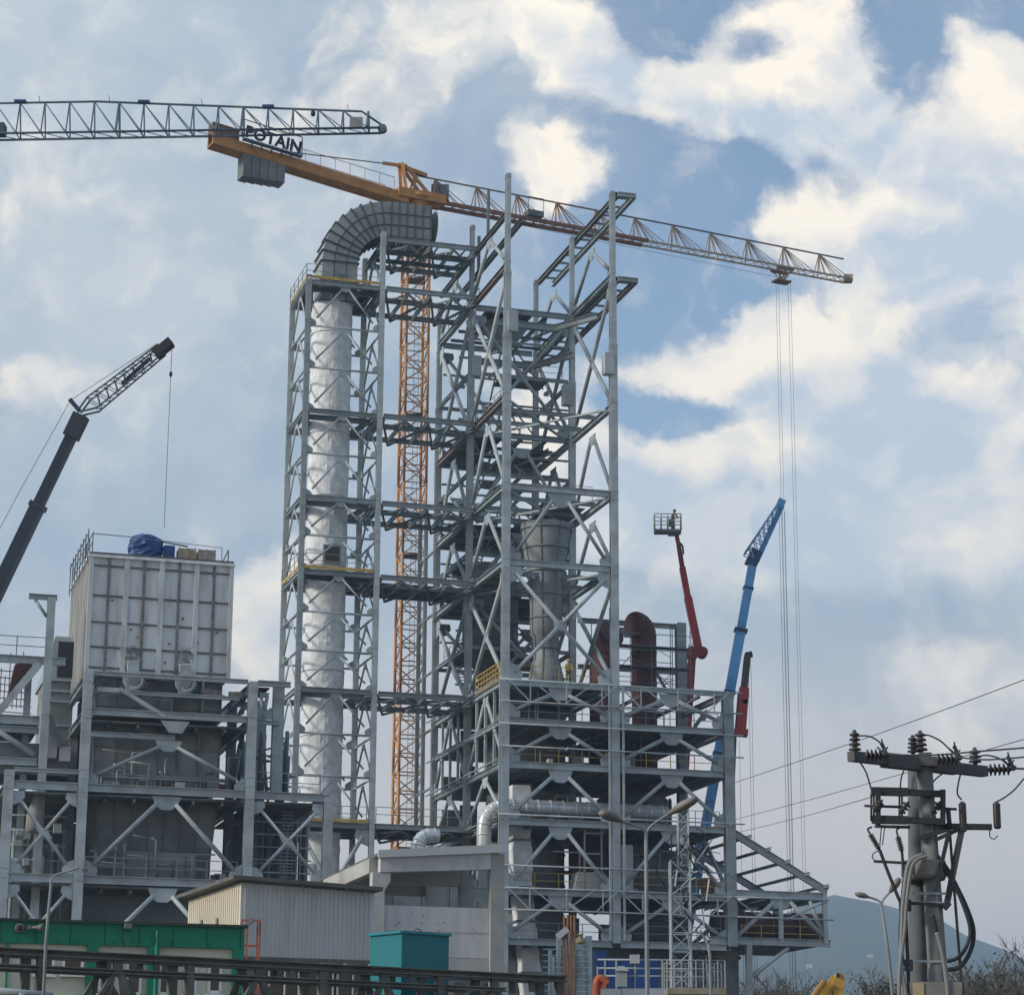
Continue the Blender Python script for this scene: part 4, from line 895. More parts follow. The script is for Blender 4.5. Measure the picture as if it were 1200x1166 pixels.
for k in range(7): p = VV(-8, 785+k*8, VE+5); b.bar(p, add(p, (2.1, 0, -.05)), .05, .05)
b.build('scaffold_tubes', STEELD, t)
rail([(U0, VE+2.7, zz_(768)), (u, VE+2.7, zz_(768))], parent=t, m=STEELD)
# grey hopper house between post and casing
t = thing('hopper_house', 'small grey sloping sided hopper with a black open front beside the white casing', 'hopper', VV(70, 900, VE+9), S=True)
p0, p1 = VV(60, 745, VE+8), VV(90, 745, VE+8)
MB().hexa([(p0[0]-.3, VE+8, p0[2]-2.6), (p1[0], VE+8, p0[2]-2.6), (p1[0], VE+13, p0[2]-2.6), (p0[0]-.3, VE+13, p0[2]-2.6), (p0[0]+.25, VE+8, p0[2]), (p1[0], VE+8, p0[2]), (p1[0], VE+12, p0[2]), (p0[0]+.25, VE+12, p0[2])]).build('body', STEEL, t)
MB().box((p0[0]+.45, VE+7.95, p0[2]-2.4), (p1[0]-.05, VE+7.99, p0[2]-.3)).build('opening', BLK, t)
MB().box((p0[0]-.2, VE+8.2, 0), (p1[0], VE+12, p0[2]-2.62)).build('support_wall', HM[0], t)
b = MB()
for z in (.4, 1.0, 2.4, 3.8, 5.0): b.box((p0[0]-.25, VE+8.1, p0[2]-2.7-z-.12), (p1[0], VE+8.2, p0[2]-2.7-z))
b.build('ledge', STEEL2, t)
t = thing('dust_sock', 'pale sack-like chute hanging between the beams behind the cross brace', 'chute', VV(45, 935, VE+1.2), S=True)
p = VV(43, 928, VE+1.4); b = MB(); b.lathe(add(p, (0, 0, -2.2)), [(.25, 0), (.5, .15), (.48, .9), (.2, 1.9), (.12, 2.2)], 12); b.build('sock', mat('pale_cloth', (.30, .29, .285), .9, 0, .15, 2), t)
# white pail chute pieces
t = thing('sheet_chute', 'pale sheet metal chute with a dark slanting edge behind the hoist post', 'chute', VV(65, 880, VE+2.6), S=True)
b = MB(); b.prism([VV(52, 888, VE+2.7), VV(53, 850, VE+2.7), VV(60, 845, VE+2.7), VV(68, 870, VE+2.7), VV(66, 888, VE+2.7)], (0, .5, 0)); b.build('panel', CONCP, t)
MB().bar(VV(56, 838, VE+2.6), VV(72, 873, VE+2.6), .3, .4, (0, 1, 0)).build('edge_channel', STEELD, t)
MB().box(VV(70, 874, VE+2.7), add(VV(82, 892, VE+2.7), (0, .8, 0))).build('pale_box', CONCP, t)
# equipment rack in the low west bay
t = thing('pipe_rack', 'jumble of thin vertical pipes and boxes in the low bay behind the cross braces', 'pipe rack', ((E0+E1)/2, VE+4, 10), S=True)
b = MB(); rj = random.Random(21)
for k in range(26):
    u = E0+.5+rj.random()*3.1; v = VE+3+rj.random()*2; b.tube([(u, v, 9), (u, v, 15+rj.uniform(1.2, 3.8))], rj.choice((.04, .06, .1)), 6)
b.build('pipes', STEEL, t); b = MB()
for k in range(12):
    u = E0+.6+rj.random()*2.4; z = 15.1+rj.random()*2.6; s = rj.uniform(.2, .5); b.box((u, VE+2.6, z), (u+s, VE+3, z+s*1.2))
for k in range(5): z = 15.4+k*.8; b.tube([(E0+.4, VE+3.1, z), (E1-.4, VE+3.1, z)], .05, 6)
b.build('boxes', STEEL2, t)
t = thing('pipe_rack', 'dense rack of dark pipes behind the cross brace next to the concrete canopy', 'pipe rack', ((E2+E3)/2, VE+4, 10), S=True)
b = MB()
for k in range(46):
    u = E2+.5+rj.random()*3.4; v = VE+2.5+rj.random()*4; b.tube([(u, v, 8), (u, v, rj.uniform(18, 19.6))], rj.choice((.04, .06, .12)), 6)
b.build('pipes', STEELD, t); b = MB()
for k in range(22): z = 15.3+k*.19; b.bar((E2+2.3, VE+2.4, z), (E2+3.0, VE+2.4, z), .05, .05)
for k in range(6): z = 15.2+k*.7; b.tube([(E2+.4, VE+2.3, z), (E3-.4, VE+2.3, z)], .045, 6)
b.build('ladder', STEEL, t)
t = thing('pipe_rack', 'tangle of dark pipes above the gallery next to the paired columns by the duct tower', 'pipe rack', ((E2+E4)/2, VE+3, 20.1), S=True)
b = MB()
for k in range(24):
    u = E2+.3+rj.random()*2.6; v = VE+2+rj.random()*5; b.tube([(u, v, 20.1), (u+rj.uniform(-.3, .3), v, rj.uniform(21.5, 24.5))], rj.choice((.04, .07, .12)), 6)
for k in range(14): u = E2+.3+rj.random()*2; z = 20.3+rj.random()*3; b.tube([(u, VE+2+rj.random()*3, z), (u+rj.uniform(.4, 1.2), VE+2+rj.random()*3, z+rj.uniform(-.3, .5))], .06, 6)
b.build('pipes', STEELD, t)

# conduits, trays and boxes cluttering the casing floors
rj = random.Random(52)
for k in range(34):
    lv = rj.choice((24.05, 20.1, 15.2, 15.2)); u = E1+.6+rj.random()*(E2-E1-1.4); v = VE+rj.uniform(.9, 1.9); h = rj.uniform(.6, 2.4); r = rj.choice((.03, .05, .08)); c = (min(max(u+rj.uniform(-1.6, 1.6), E1+.4), E2-.4), v, lv+h)
    MB().tube([(u, v, lv), (u, v, lv+h*.95), c], r, 6).build('conduit', rj.choice((STEEL, STEELD, STEEL2)), H)
for k in range(12):
    lv = rj.choice((20.1, 15.2)); u = E1+.8+rj.random()*(E2-E1-2); s_ = rj.uniform(.2, .5); MB().box((u, VE+1.0, lv), (u+s_*1.4, VE+1.4, lv+s_)).build('equipment_box', rj.choice((STEEL2, MAROON, VESS)), H)
# ================================================================ yellow tower crane
def mz(a, Y, b):                                                # forward distance at which pixel b has the same height as pixel a at Y
    z = at(a[0], a[1], Y)[2]; d = ray(*b); return (z-CZ)/d[2]*d[1]
def lattice_box(b, p, q, w, d, n, side, up, r=.05, chord=.1, shift=0):  # four chords with zig-zag lacing
    cs = []
    for i, j in ((-1, -1), (1, -1), (1, 1), (-1, 1)): cs.append((add(p, add(mul(side, i*w/2), mul(up, j*d/2))), add(q, add(mul(side, i*w/2), mul(up, j*d/2)))))
    for a, c in cs: b.tube([a, c], chord, 6)
    for f in range(4):
        A, Bq = cs[f], cs[(f+1) % 4]
        for k in range(n):
            x = lerp(*A, k/n); y = lerp(*Bq, (k+1)/n); x2 = lerp(*Bq, k/n); y2 = lerp(*A, (k+1)/n)
            (b.tube([x, y], r, 5) if (k+f) % 2 else b.tube([x2, y2], r, 5)); b.tube([lerp(*A, k/n), lerp(*Bq, k/n)], r, 5)
YT = 194.
mc = at(482.5, 600, YT); mx, my = mc[0], mc[1]; zt = at(484, 250, YT)[2]
TC = thing('tower_crane', 'yellow-orange tower crane with a signboard on its counter jib', 'tower crane', (mx, my, 0))
sd, fd = (UX, UY, 0), (WX, WY, 0)
sec = 6.0; z = 0.; k = 0; mm = [ORNG, ORNG]
while z < zt-.5:
    z2 = min(z+sec, zt); b = MB(); lattice_box(b, (mx, my, z), (mx, my, z2-.02), 1.9, 1.9, 4, sd, fd, .055, .12)
    b.build('mast_section', ORNG if k % 3 else ORNGD, TC); z = z2; k += 1
b = MB()
for z in range(12, int(zt), 6):
    for dx in (-.2, .2): b.bar((mx+dx+.2, my-.3, z), (mx+dx+.2, my-.3, z+6), .04, .04)
    for k in range(15): b.bar((mx, my-.3, z+k*.4), (mx+.4, my-.3, z+k*.4), .03, .03)
    if z % 12 == 0: b.box((mx-.8, my-.75, z-.1), (mx+.8, my+.75, z))
b.build('ladder', STEELD, TC)
zs = zt; MB().lathe((mx, my, zs), [(1.15, 0), (1.2, .4), (1.0, .5), (1.0, 1.0), (1.4, 1.1), (1.4, 1.4)], 20).build('slewing_ring', ORNG, TC)
b = MB()
for k in range(20): a = 2*pi*k/20; b.box((mx+1.22*cos(a)-.05, my+1.22*sin(a)-.05, zs-.35), (mx+1.22*cos(a)+.05, my+1.22*sin(a)+.05, zs))
b.build('ring_bolts', STEELD, TC)
hd = radians(63.97); jd = (sin(hd), cos(hd), 0); js = (cos(hd), -sin(hd), 0)
j0 = at(498, 238, YT); zb = j0[2]; je = at(992, 329, mz((498, 238), YT, (993.5, 329.5)))
J = lambda s, y=0, z=0: (j0[0]+jd[0]*s+js[0]*y, j0[1]+jd[1]*s+js[1]*y, zb+z)
LJ = dist(j0, je)
def topz(s): return 2.35-.25*max(0, (s-12)/(LJ-12))
# jib: two bottom chords, one top chord, fan-like lacing
segs = 4; nb = 11; xs = [LJ*k/nb for k in range(nb+1)]
b = MB()
for y in (-.6, .6): b.bar(J(0, y, .05), J(LJ*.5, y, .05), .2, .34)
for k in range(22): s = LJ*k/44; b.tube([J(s, -.6), J(s+LJ/44, .6)], .035, 4)
b.build('jib_rails', mat('jib_maroon', (.21, .10, .065), .6, 0, .25, 1.5), TC)
b = MB()
for y in (-.6, .6): b.bar(J(LJ*.5+.02, y, .03), J(LJ, y, .03), .12, .15)
for k in range(22, 44): s = LJ*k/44; b.tube([J(s, -.6), J(s+LJ/44, .6)], .03, 4)
b.build('jib_rails', mat('jib_cream', (.40, .32, .24), .6, 0, .2, 2), TC)
MB().tube([J(-1, 0, topz(0)), J(LJ*.55, 0, topz(LJ*.55)), J(LJ-.3, 0, topz(LJ))], .075, 6).build('jib_top_chord', mat('jib_top', (.10, .085, .08), .6), TC)
for k in range(nb):
    b = MB(); s = xs[k]+.9; tz = topz(s)
    for y in (-.6, .6):
        for d_ in (-.35, .15): b.tube([J(s, 0, tz), J(s+d_, y)], .055, 5)
        for d_ in (1.3, 2.2, 3.0): b.tube([J(s, 0, tz), J(min(s+d_, LJ), y)], .04, 5)
    b.build('jib_lacing', mat('jib_lacing_paint', (.42, .22, .10), .55, 0, .2, 2) if k < 5 else mat('jib_cream', (.40, .32, .24)), TC)
b = MB(); b.box(add(J(LJ, -.7, -.1), (0, -.15, 0)), add(J(LJ, .7, .5), (.2, .15, 0))); b.build('jib_end', mat('jib_cream', (.40, .32, .24)), TC)
# tower top
b = MB()
for y in (-.6, .6):
    b.bar(J(-1.9, y, 0), J(-2.3, y*.5, 3.1), .3, .3); b.bar(J(.6, y, .1), J(-2.1, y*.5, 3.0), .24, .24); b.bar(J(-1.5, y, .2), J(-.9, y*.5, 2.2), .15, .15)
b.bar(J(-2.6, 0, 3.0), J(.1, 0, 2.5), .35, .3); b.bar(J(-2.2, 0, 3.0), J(-4.0, 0, 2.9), .2, .25); b.build('tower_top', ORNG, TC)
MB().box(J(.8, -.5, .4), add(J(2.0, .5, 1.9), (0, .0, 0))).build('winch_drum', JIBB, TC)
MB().hexa([J(s, y, z) for z in (-.1, .7) for s, y in ((-2.8, -.9), (1.6, -.9), (1.6, .9), (-2.8, .9))]).build('turntable', ORNG, TC)
# counter jib with slab ballast
c0 = J(-1.8, 0, -.1); ce_ = at(243, 170, mz((470, 238), YT, (243, 197))); Lc = 17.6; rise = 2.05
Q = lambda s, y=0, z=0: J(-1.8-s, y, -.1+rise*s/Lc+z)
b = MB()
for y in (-.62, .62): b.hexa([Q(s, y+dy, z) for s, z, dy in ((0, -.5, -.12), (0, -.5, .12), (Lc, -.45, .12), (Lc, -.45, -.12))]+[Q(s, y+dy, z) for s, z, dy in ((0, .35, -.12), (0, .35, .12), (Lc, .45, .12), (Lc, .45, -.12))])
b.hexa([Q(s, y, -.42) for s, y in ((0, -.5), (0, .5), (Lc, .5), (Lc, -.5))]+[Q(s, y, -.3) for s, y in ((0, -.5), (0, .5), (Lc, .5), (Lc, -.5))])
b.build('counter_jib', ORNG, TC)
b = MB()
for y in (-1.0, 1.0):
    b.tube([Q(1.5, y, 1.3), Q(Lc-6.5, y, 1.3)], .03, 5)
    for k in range(8): b.bar(Q(1.5+k*1.35, y, .3), Q(1.5+k*1.35, y, 1.3), .04, .04)
b.build('handrail', ORNGD, TC)
MB().tube([J(-2.2, 0, 3.0), Q(11.5, 0, 1.0)], .05, 6).tube([J(-3.8, 0, 2.9), Q(11.5, .3, .9)], .035, 6).build('tie_rod', JIBB, TC)
MB().hexa([Q(s, y, z) for z in (.45, 1.5) for s, y in ((Lc-2.3, -.6), (Lc, -.6), (Lc, .6), (Lc-2.3, .6))]).build('machinery_house', mat('machinery_brown', (.20, .10, .05), .6, 0, .3, 2), TC)
for k in range(5):
    s = Lc-4.0-k*.74+.6; MB().hexa([Q(a, y, z) for z in (-2.45+.1*k, -.44) for a, y in ((s, -.7), (s+.69, -.7), (s+.69, .7), (s, .7))]).build('counterweight', mat('ballast_grey', (.20, .22, .22), .8, 0, .15, 1.5), TC)
# signboard: cage with lettering
sb = MB(); s0, s1 = Lc-7.6, Lc-2.4; yq = 1.25
fr = [Q(s1, yq, .5), Q(s0, yq, .5), Q(s0, yq, 2.2), Q(s1, yq, 2.2)]
for i in range(4): sb.tube([fr[i], fr[(i+1) % 4]], .05, 6)
for k in range(1, 6): s = s0+(s1-s0)*k/6; sb.tube([Q(s, yq, .5), Q(s, yq, .7)], .04, 5); sb.bar(Q(s, yq, .4), Q(s, .75, .2), .1, .1)
sb.bar(Q(s1, yq, .45), Q(s0, yq, .45), .5, .12); sgn = sb.build('signboard', JIBB, TC)
# letters face the near side of the counter jib
fc = bpy.data.curves.new('lettering', 'FONT'); fc.body = 'POTAIN'; fc.size = 1.42; fc.extrude = .04; fc.offset = .05; fc.space_character = 1.03
fo = bpy.data.objects.new('lettering', fc); C.objects.link(fo)
xv = nrm(sub(Q(s0, yq), Q(s1, yq))); zv = nrm(sub((0, 0, 1), mul(xv, xv[2]))); yv = crs(zv, xv)
me = bpy.data.meshes.new_from_object(fo); bpy.data.objects.remove(fo)
lo = bpy.data.objects.new('lettering', me); C.objects.link(lo); me.materials.clear(); me.materials.append(mat('letter_blue_black', (.012, .018, .03), .6))
wl = max(v.co.x for v in me.vertices); fsc = (s1-s0-.25)/wl; og = Q(s1-.12, yq+.06, .72)
for v in me.vertices:
    x, y, zq = v.co.x*fsc, v.co.y*1.0, v.co.z; P = add(og, add(mul(xv, x), add(mul(zv, y), mul(yv, -zq)))); v.co = sub(P, OFF[TC.name])
lo.parent = TC
# trolley and hoist ropes
st = 0
for k in range(400):
    s = LJ*k/400
    P = J(s); 
    d = (P[0], P[1], P[2]-CZ); fw = d[1]*CT+d[2]*ST; x_ = 600+FOC*(d[0]*CR)/fw
    if x_ < 916: st = s
tr = MB()
for y in (-.55, .55): tr.bar(J(st-.9, y, -.15), J(st+.9, y, -.15), .12, .3)
for s in (-.7, 0, .7): tr.bar(J(st+s, -.55, -.25), J(st+s*.3, 0, -1.0), .1, .1); tr.bar(J(st+s, .55, -.25), J(st+s*.3, 0, -1.0), .1, .1)
tr.hexa([J(st+s, y, z) for z in (-1.35, -1.2) for s, y in ((-.9, -.5), (.7, -.5), (.7, .5), (-.9, .5))]); tr.build('trolley', mat('trolley_paint', (.22, .13, .09), .6), TC)
rp = MB()
for s in (-.55, .75):
    for y in (-.22, .22): P = J(st+s, y, -1.0); rp.tube([P, (P[0], P[1], 3.0)], .016, 4)
rp.build('hoist_rope', ROPE, TC)
hk = MB(); P = J(st+.1, 0, 0); hk.box((P[0]-.5, P[1]-.3, 2.2), (P[0]+.5, P[1]+.3, 3.05)); hk.build('hook_block', ORNG, TC)
sc_ = MB(); sP = 12.6/1.0
for (px) in (628,):
    for k in range(300):
        s = LJ*k/300; P = J(s); d = (P[0], P[1], P[2]-CZ); fw = d[1]*CT+d[2]*ST
        if 600+FOC*d[0]/fw < px: ss = s
    sc_.hexa([J(ss+a, y, z) for z in (.35, .85) for a, y in ((-1.3, 0), (.2, 0), (.2, .9), (-1.3, .9))]); sc_.bar(J(ss-1.3, .85, .5), J(ss-1.3, .85, 2.0), .06, .06); sc_.bar(J(ss+.2, .85, .5), J(ss+.2, .85, 2.0), .06, .06); sc_.bar(J(ss-1.3, .85, 2.0), J(ss+.2, .85, 2.0), .06, .06)
sc_.build('jib_winch', STEELD, TC)
MB().tube([J(LJ*.12, 0, -.35), J(st-.6, 0, -.9)], .02, 4).build('trolley_rope', ROPE, TC)
# ================================================================ grey luffing jib that reaches in at the top
YG = 140.
ge = at(450, 152.5, YG-1.3); gs = at(0, 160.5, YG); gd = nrm(sub((ge[0], ge[1], gs[2]), gs)); gsd = (-gd[1], gd[0], 0)
ext = 16.; LG = dist(gs, (ge[0], ge[1], gs[2]))+ext
g0 = sub(gs, mul(gd, ext)); Gp = lambda s, y=0, z=0: add(add(g0, mul(gd, s)), (gsd[0]*y, gsd[1]*y, z))
GC = thing('tower_crane', 'blue-grey lattice jib reaching across the upper sky in front of the signboard', 'tower crane', (g0[0]-2, g0[1], 0))
def gt(s): return 2.25-1.05*max(0, (s-ext-6)/(LG-ext-6))
b = MB(); n = 25; st_ = (LG-1)/n
for y in (-.6, .6): b.tube([Gp(0, y), Gp(LG-.2, y*.7, .0)], .075, 6)
b.tube([Gp(0, 0, gt(0)), Gp(ext+6, 0, gt(ext+6)), Gp(LG-1.4, 0, gt(LG-1.4)), Gp(LG, 0, .25)], .07, 6); b.build('jib_chord', JIBB, GC)
b = MB()
for k in range(n+1):
    s = k*st_
    for y in (-.6, .6):
        b.tube([Gp(s, 0, gt(s)), Gp(s, y)], .05 if k % 5 else .08, 5)
        if k < n: b.tube([Gp(s, 0, gt(s)), Gp(s+st_, y)], .038, 5)
    if k < n: b.tube([Gp(s, -.6), Gp(s+st_, .6)], .03, 4); b.tube([Gp(s, -.6), Gp(s, .6)], .035, 4)
b.build('jib_lacing', mat('jib_pale', (.13, .18, .23), .5, 0, .25, 2), GC)
b = MB()
for k in (11, 16, 21, 6):
    s = k*st_; b.box(Gp(s-.35, -.2, gt(s)), Gp(s+.35, .2, gt(s)+.16))
b.build('joint_block', BLUE if 0 else mat('joint_blue', (.03, .06, .16), .5), GC)
b = MB()
for px, y0 in ((45, 0), (128, 0), (238, 0), (410, 0)):
    s = ext+(LG-ext)*px/452; P = Gp(s, 0, gt(s)); b.tube([P, add(P, (-.08, 0, .45))], .025, 5)
b.build('lamp_mast', STEELD, GC)
b = MB(); s = ext+(LG-ext)*.815; b.lathe(Gp(s, 0, gt(s)-.45), [(.05, 0), (.14, .08), (.14, .3), (.04, .42)], 10); b.build('pulley', BLK, GC)
b = MB(); b.lathe(Gp(LG-.1, -.15, .1), [(.28, 0), (.28, .3)], 14, gsd); b.build('tip_sheave', JIBB, GC)
MB().box(Gp(LG-2.1, -.3, .1), Gp(LG-1.3, -.25, .8)).build('tip_plate', mat('jib_plate_grey', (.28, .3, .31), .6), GC)
MB().hexa([Gp(s, y, z) for z in (.1, .8) for s, y in ((ext-1.2, -.4), (ext+.3, -.4), (ext+.3, .4), (ext-1.2, .4))]).build('winch_box', mat('winch_dark', (.04, .055, .08), .6), GC)
MB().tube([Gp(0, 0, -.25), Gp(ext+15, 0, -.22)], .03, 5).build('rope', ROPE, GC)
b = MB(); lattice_box(b, (g0[0]-1.2, g0[1], 0), (g0[0]-1.2, g0[1], g0[2]+.2), 1.9, 1.9, 36, (1, 0, 0), (0, 1, 0), .05, .1); b.build('mast', JIBB, GC)
b = MB(); b.lathe((g0[0]-1.2, g0[1], g0[2]+.2), [(1.2, 0), (1.3, .3), (1, .5), (.9, 3.5), (.2, 4)], 14); b.build('crane_head', JIBB, GC)
# ================================================================ dark mobile crane behind the filter building
YM = 140.
m1 = at(93, 492, YM); m0 = at(-2, 690, YM+1); dn = nrm(sub(m0, m1)); kk = (m0[2]-1.8)/-dn[2]; mb = add(m0, mul(dn, kk))
MC = thing('mobile_crane', 'dark blue telescopic crane boom with a lattice tip, rising behind the white building', 'mobile crane', (mb[0], mb[1], 0))
mm1 = lerp(m1, m0, .52)
bv = (0, 1, 0)
MB().bar(m1, mm1, .6, .68, bv).build('boom_section', NAVY, MC); MB().bar(mm1, mb, .75, .88, bv).build('boom_section', NAVY, MC)
MB().bar(lerp(m1, m0, .5), lerp(m1, m0, .53), .9, 1.1, bv).build('boom_collar', NAVY, MC); MB().bar(add(m1, mul(dn, 1.2)), add(m1, mul(dn, -.3)), .85, 1.05, bv).build('boom_collar', mat('collar_dark', (.02, .03, .045), .5), MC)
j1 = at(97, 486, YM); j2 = at(200, 404, YM)
jd_ = nrm(sub(j2, j1)); ju = nrm(crs(jd_, (0, 1, 0))); ju = ju if ju[2] > 0 else mul(ju, -1)
b = MB(); a0 = add(j1, mul(ju, .1)); L_ = dist(j1, j2)
H0, H1 = .95, .62
def jp(s, y, t): return add(add(add(a0, mul(jd_, s)), mul(ju, t*(H0+(H1-H0)*s/L_)/2)), (0, y, 0))
for y in (-.4, .4):
    for t in (-1, 1): b.tube([jp(.8, y, t), jp(L_-.6, y*.7, t)], .05, 6)
    for t in (-1, 1): b.tube([jp(0, y, 0 if t < 0 else .4), jp(.9, y, t)], .06, 6)
n = 16
for k in range(n):
    s, s2 = .8+(L_-1.4)*k/n, .8+(L_-1.4)*(k+1)/n
    for y in (-.4, .4): b.tube([jp(s, y, -1 if k % 2 else 1), jp(s2, y, 1 if k % 2 else -1)], .028, 5)
    b.tube([jp(s, -.4, 1), jp(s2, .4, 1)], .025, 4); b.tube([jp(s, -.4, -1), jp(s2, .4, -1)], .025, 4)
b.build('lattice_jib', mat('jib_charcoal', (.05, .065, .08), .5), MC)
MB().bar(jp(3.0, 0, -.3), jp(5.3, 0, .1), .2, .2).build('folding_ram', NAVY, MC)
MB().bar(jp(L_-1.1, 0, 0), jp(L_+.15, 0, 0), .5, .85, bv).build('tip_head', BLK, MC)
MB().bar(add(j1, mul(ju, .3)), add(j1, mul(ju, 1.25)), .3, .25).build('stay_mast', NAVY, MC)
tp = add(j1, mul(ju, 1.2)); b = MB(); b.tube([tp, jp(L_-.6, 0, 1.5)], .022, 4); b.tube([tp, add(mm1, (-1.3, 0, .6)), add(mb, (-2, 0, 3))], .022, 4); b.build('stay_rope', ROPE, MC)
hx = jp(L_-.1, 0, -1.1); zh_ = at(190, 618, YM)[2]
MB().tube([hx, (hx[0], hx[1], zh_)], .02, 4).build('hoist_rope', ROPE, MC); MB().lathe((hx[0], hx[1], hx[2]-1.8), [(.05, 0), (.1, .1), (.1, .25), (.04, .35)], 8).build('rope_weight', BLK, MC)
b = MB(); b.box((mb[0]-2, mb[1]-1.4, .6), (mb[0]+8, mb[1]+1.4, 1.6)); b.box((mb[0]-2.5, mb[1]-1.3, 1.65), (mb[0]+2, mb[1]+1.3, 3)); b.build('carrier', NAVY, MC)
b = MB()
for k in range(4):
    for s in (-1.3, 1.3): b.lathe((mb[0]-1+k*2.6, mb[1]+s-.15, .6), [(.6, 0), (.6, .3)], 16, (0, 1, 0))
b.build('wheel', BLK, MC)
# ================================================================ blue crane behind the tower
YB = 182.
p1 = at(883, 655, YB); p0 = at(832, 940, YB); d = nrm(sub(p0, p1)); pb = add(p0, mul(d, (p0[2]-2)/-d[2]))
BC = thing('mobile_crane', 'bright blue telescopic crane boom with an angled lattice tip behind the tower', 'mobile crane', (pb[0], pb[1], 0))
pm = lerp(p1, p0, .3)
MB().bar(p1, pm, .65, .78, bv).build('boom_section', BLUE, BC); MB().bar(pm, pb, .75, .92, bv).build('boom_section', BLUE, BC)
MB().bar(lerp(p1, p0, .295), lerp(p1, p0, .305), 1.0, 1.3, bv).build('boom_collar', NAVY, BC)
for f_ in (.12, .55, .8): MB().bar(lerp(p1, p0, f_), lerp(p1, p0, f_+.008), .8 if f_ < .3 else .9, .9 if f_ < .3 else 1.05, bv).build('boom_collar', mat('blue_dark', (.02, .07, .18), .5), BC)
p2 = at(914, 592, YB); jd2 = nrm(sub(p2, p1)); ju2 = nrm(crs(jd2, (0, 1, 0))); ju2 = ju2 if ju2[0] < 0 else mul(ju2, -1); L2 = dist(p1, p2)
b = MB()
for y in (-.45, .45):
    b.tube([add(add(p1, mul(ju2, .8)), (0, y, 0)), add(add(p2, mul(ju2, .2)), (0, y, 0))], .07, 6)
    for k in range(7):
        s = L2*k/7; b.tube([add(add(p1, mul(jd2, s)), (0, y, 0)), add(add(lerp(p1, p2, (k+1)/7), mul(ju2, .8-.6*(k+1)/7)), (0, y, 0))], .05, 5); b.tube([add(add(p1, mul(jd2, s)), (0, y, 0)), add(add(lerp(p1, p2, k/7), mul(ju2, .8-.6*k/7)), (0, y, 0))], .04, 5)
b.build('lattice_jib', mat('pale_blue', (.22, .38, .56), .5), BC)
MB().bar(add(p1, mul(ju2, -.28)), add(p2, mul(ju2, -.15)), .5, .42, ju2).build('jib_beam', BLUE, BC)
MB().bar(add(p1, mul(jd2, -.6)), add(p1, mul(jd2, .7)), .8, .95, ju2).build('boom_head', mat('blue_dark', (.02, .07, .18), .5), BC); MB().bar(add(p2, mul(jd2, -.3)), add(p2, mul(jd2, .45)), .7, .6, ju2).build('tip_head', BLUE, BC)
b = MB()
for px in (913, 916.5, 919.5): q = at(px, 600, YB); b.tube([q, (q[0], q[1], 6)], .016, 4)
b.build('hoist_rope', ROPE, BC)
b = MB(); b.box((pb[0]-4, pb[1]-1.4, .7), (pb[0]+8, pb[1]+1.4, 1.7)); b.box((pb[0]-2, pb[1]-1.3, 1.75), (pb[0]+1, pb[1]+1.3, 3)); b.build('carrier', BLUE, BC)
b = MB()
for k in range(4):
    for s in (-1.3, 1.3): b.lathe((pb[0]-3+k*2.8, pb[1]+s-.15, .65), [(.65, 0), (.65, .3)], 16, (0, 1, 0))
b.build('wheel', BLK, BC)
# ================================================================ red boom lift with a worker in its basket
YL = 190.
e1 = at(815, 765, YL); e0 = at(812, 812, YL); k_ = at(822, 766, YL); tp = at(793, 628, YL)
d = nrm(sub(e0, e1)); eb = add(e0, mul(d, (e0[2]-1.6)/-d[2]))
RL = thing('boom_lift', 'red articulated boom lift raising a worker in a basket', 'boom lift', (eb[0], eb[1], 0))
MB().bar(at(811, 768, YL), add(eb, (-.2, 0, 0)), .6, .7, bv).build('lower_boom', RED, RL)
MB().bar(at(804, 773, YL), at(807, 815, YL), .15, .16, bv).build('ram', mat('ram_dark', (.05, .03, .035), .4), RL)
MB().lathe(add(at(811, 766, YL), (0, -.6, 0)), [(.5, 0), (.5, 1.2)], 16, (0, 1, 0)).lathe(add(at(823, 765, YL), (0, -.55, 0)), [(.42, 0), (.42, 1.1)], 16, (0, 1, 0)).bar(at(811, 763, YL), at(823, 764, YL), .7, .5, bv).build('elbow', RED, RL)
u1 = at(820, 768, YL); um = at(806, 700, YL)
MB().bar(u1, um, .6, .78, bv).bar(um, at(799.5, 665, YL), .48, .6, bv).build('upper_boom', RED, RL)
MB().bar(at(799.5, 665, YL), at(795.5, 640, YL), .36, .48, bv).bar(at(796, 643, YL), tp, .3, .5, bv).build('jib_arm', mat('lift_red_dark', (.16, .025, .04), .5), RL)
MB().tube([at(797, 636, YL), at(800, 640, YL), at(801, 648, YL), at(798, 652, YL)], .08, 6).build('hose_loop', BLK, RL)
c0 = at(767, 623, YL); c1 = at(798, 623, YL); zf = c0[2]; zr = at(780, 604, YL)[2]; y0, y1 = YL-.55, YL+.55
MB().box((c0[0], y0, zf-.12), (c1[0], y1, zf+.1)).box((at(783, 625, YL)[0], y0+.2, zf-.3), (at(796, 625, YL)[0], y1-.2, zf-.125)).build('basket_floor', STEELD, RL)
b = MB(); n = 4
for y in (y0, y1):
    for z in (zr, (zr+zf)/2+.05): b.tube([(c0[0], y, z), (c1[0], y, z)], .04, 6)
    for k in range(n+1): x = c0[0]+(c1[0]-c0[0])*k/n; b.tube([(x, y, zf), (x, y, zr)], .04, 6)
for x in (c0[0], c1[0]):
    for z in (zr, (zr+zf)/2+.05): b.tube([(x, y0, z), (x, y1, z)], .04, 6)
b.build('basket_rail', mat('basket_pale', (.34, .36, .33), .6), RL)
MB().box((c1[0]-1.0, y0+.05, zf+.35), (c1[0]-.55, y0+.35, zf+.95)).build('control_box', STEELD, RL)
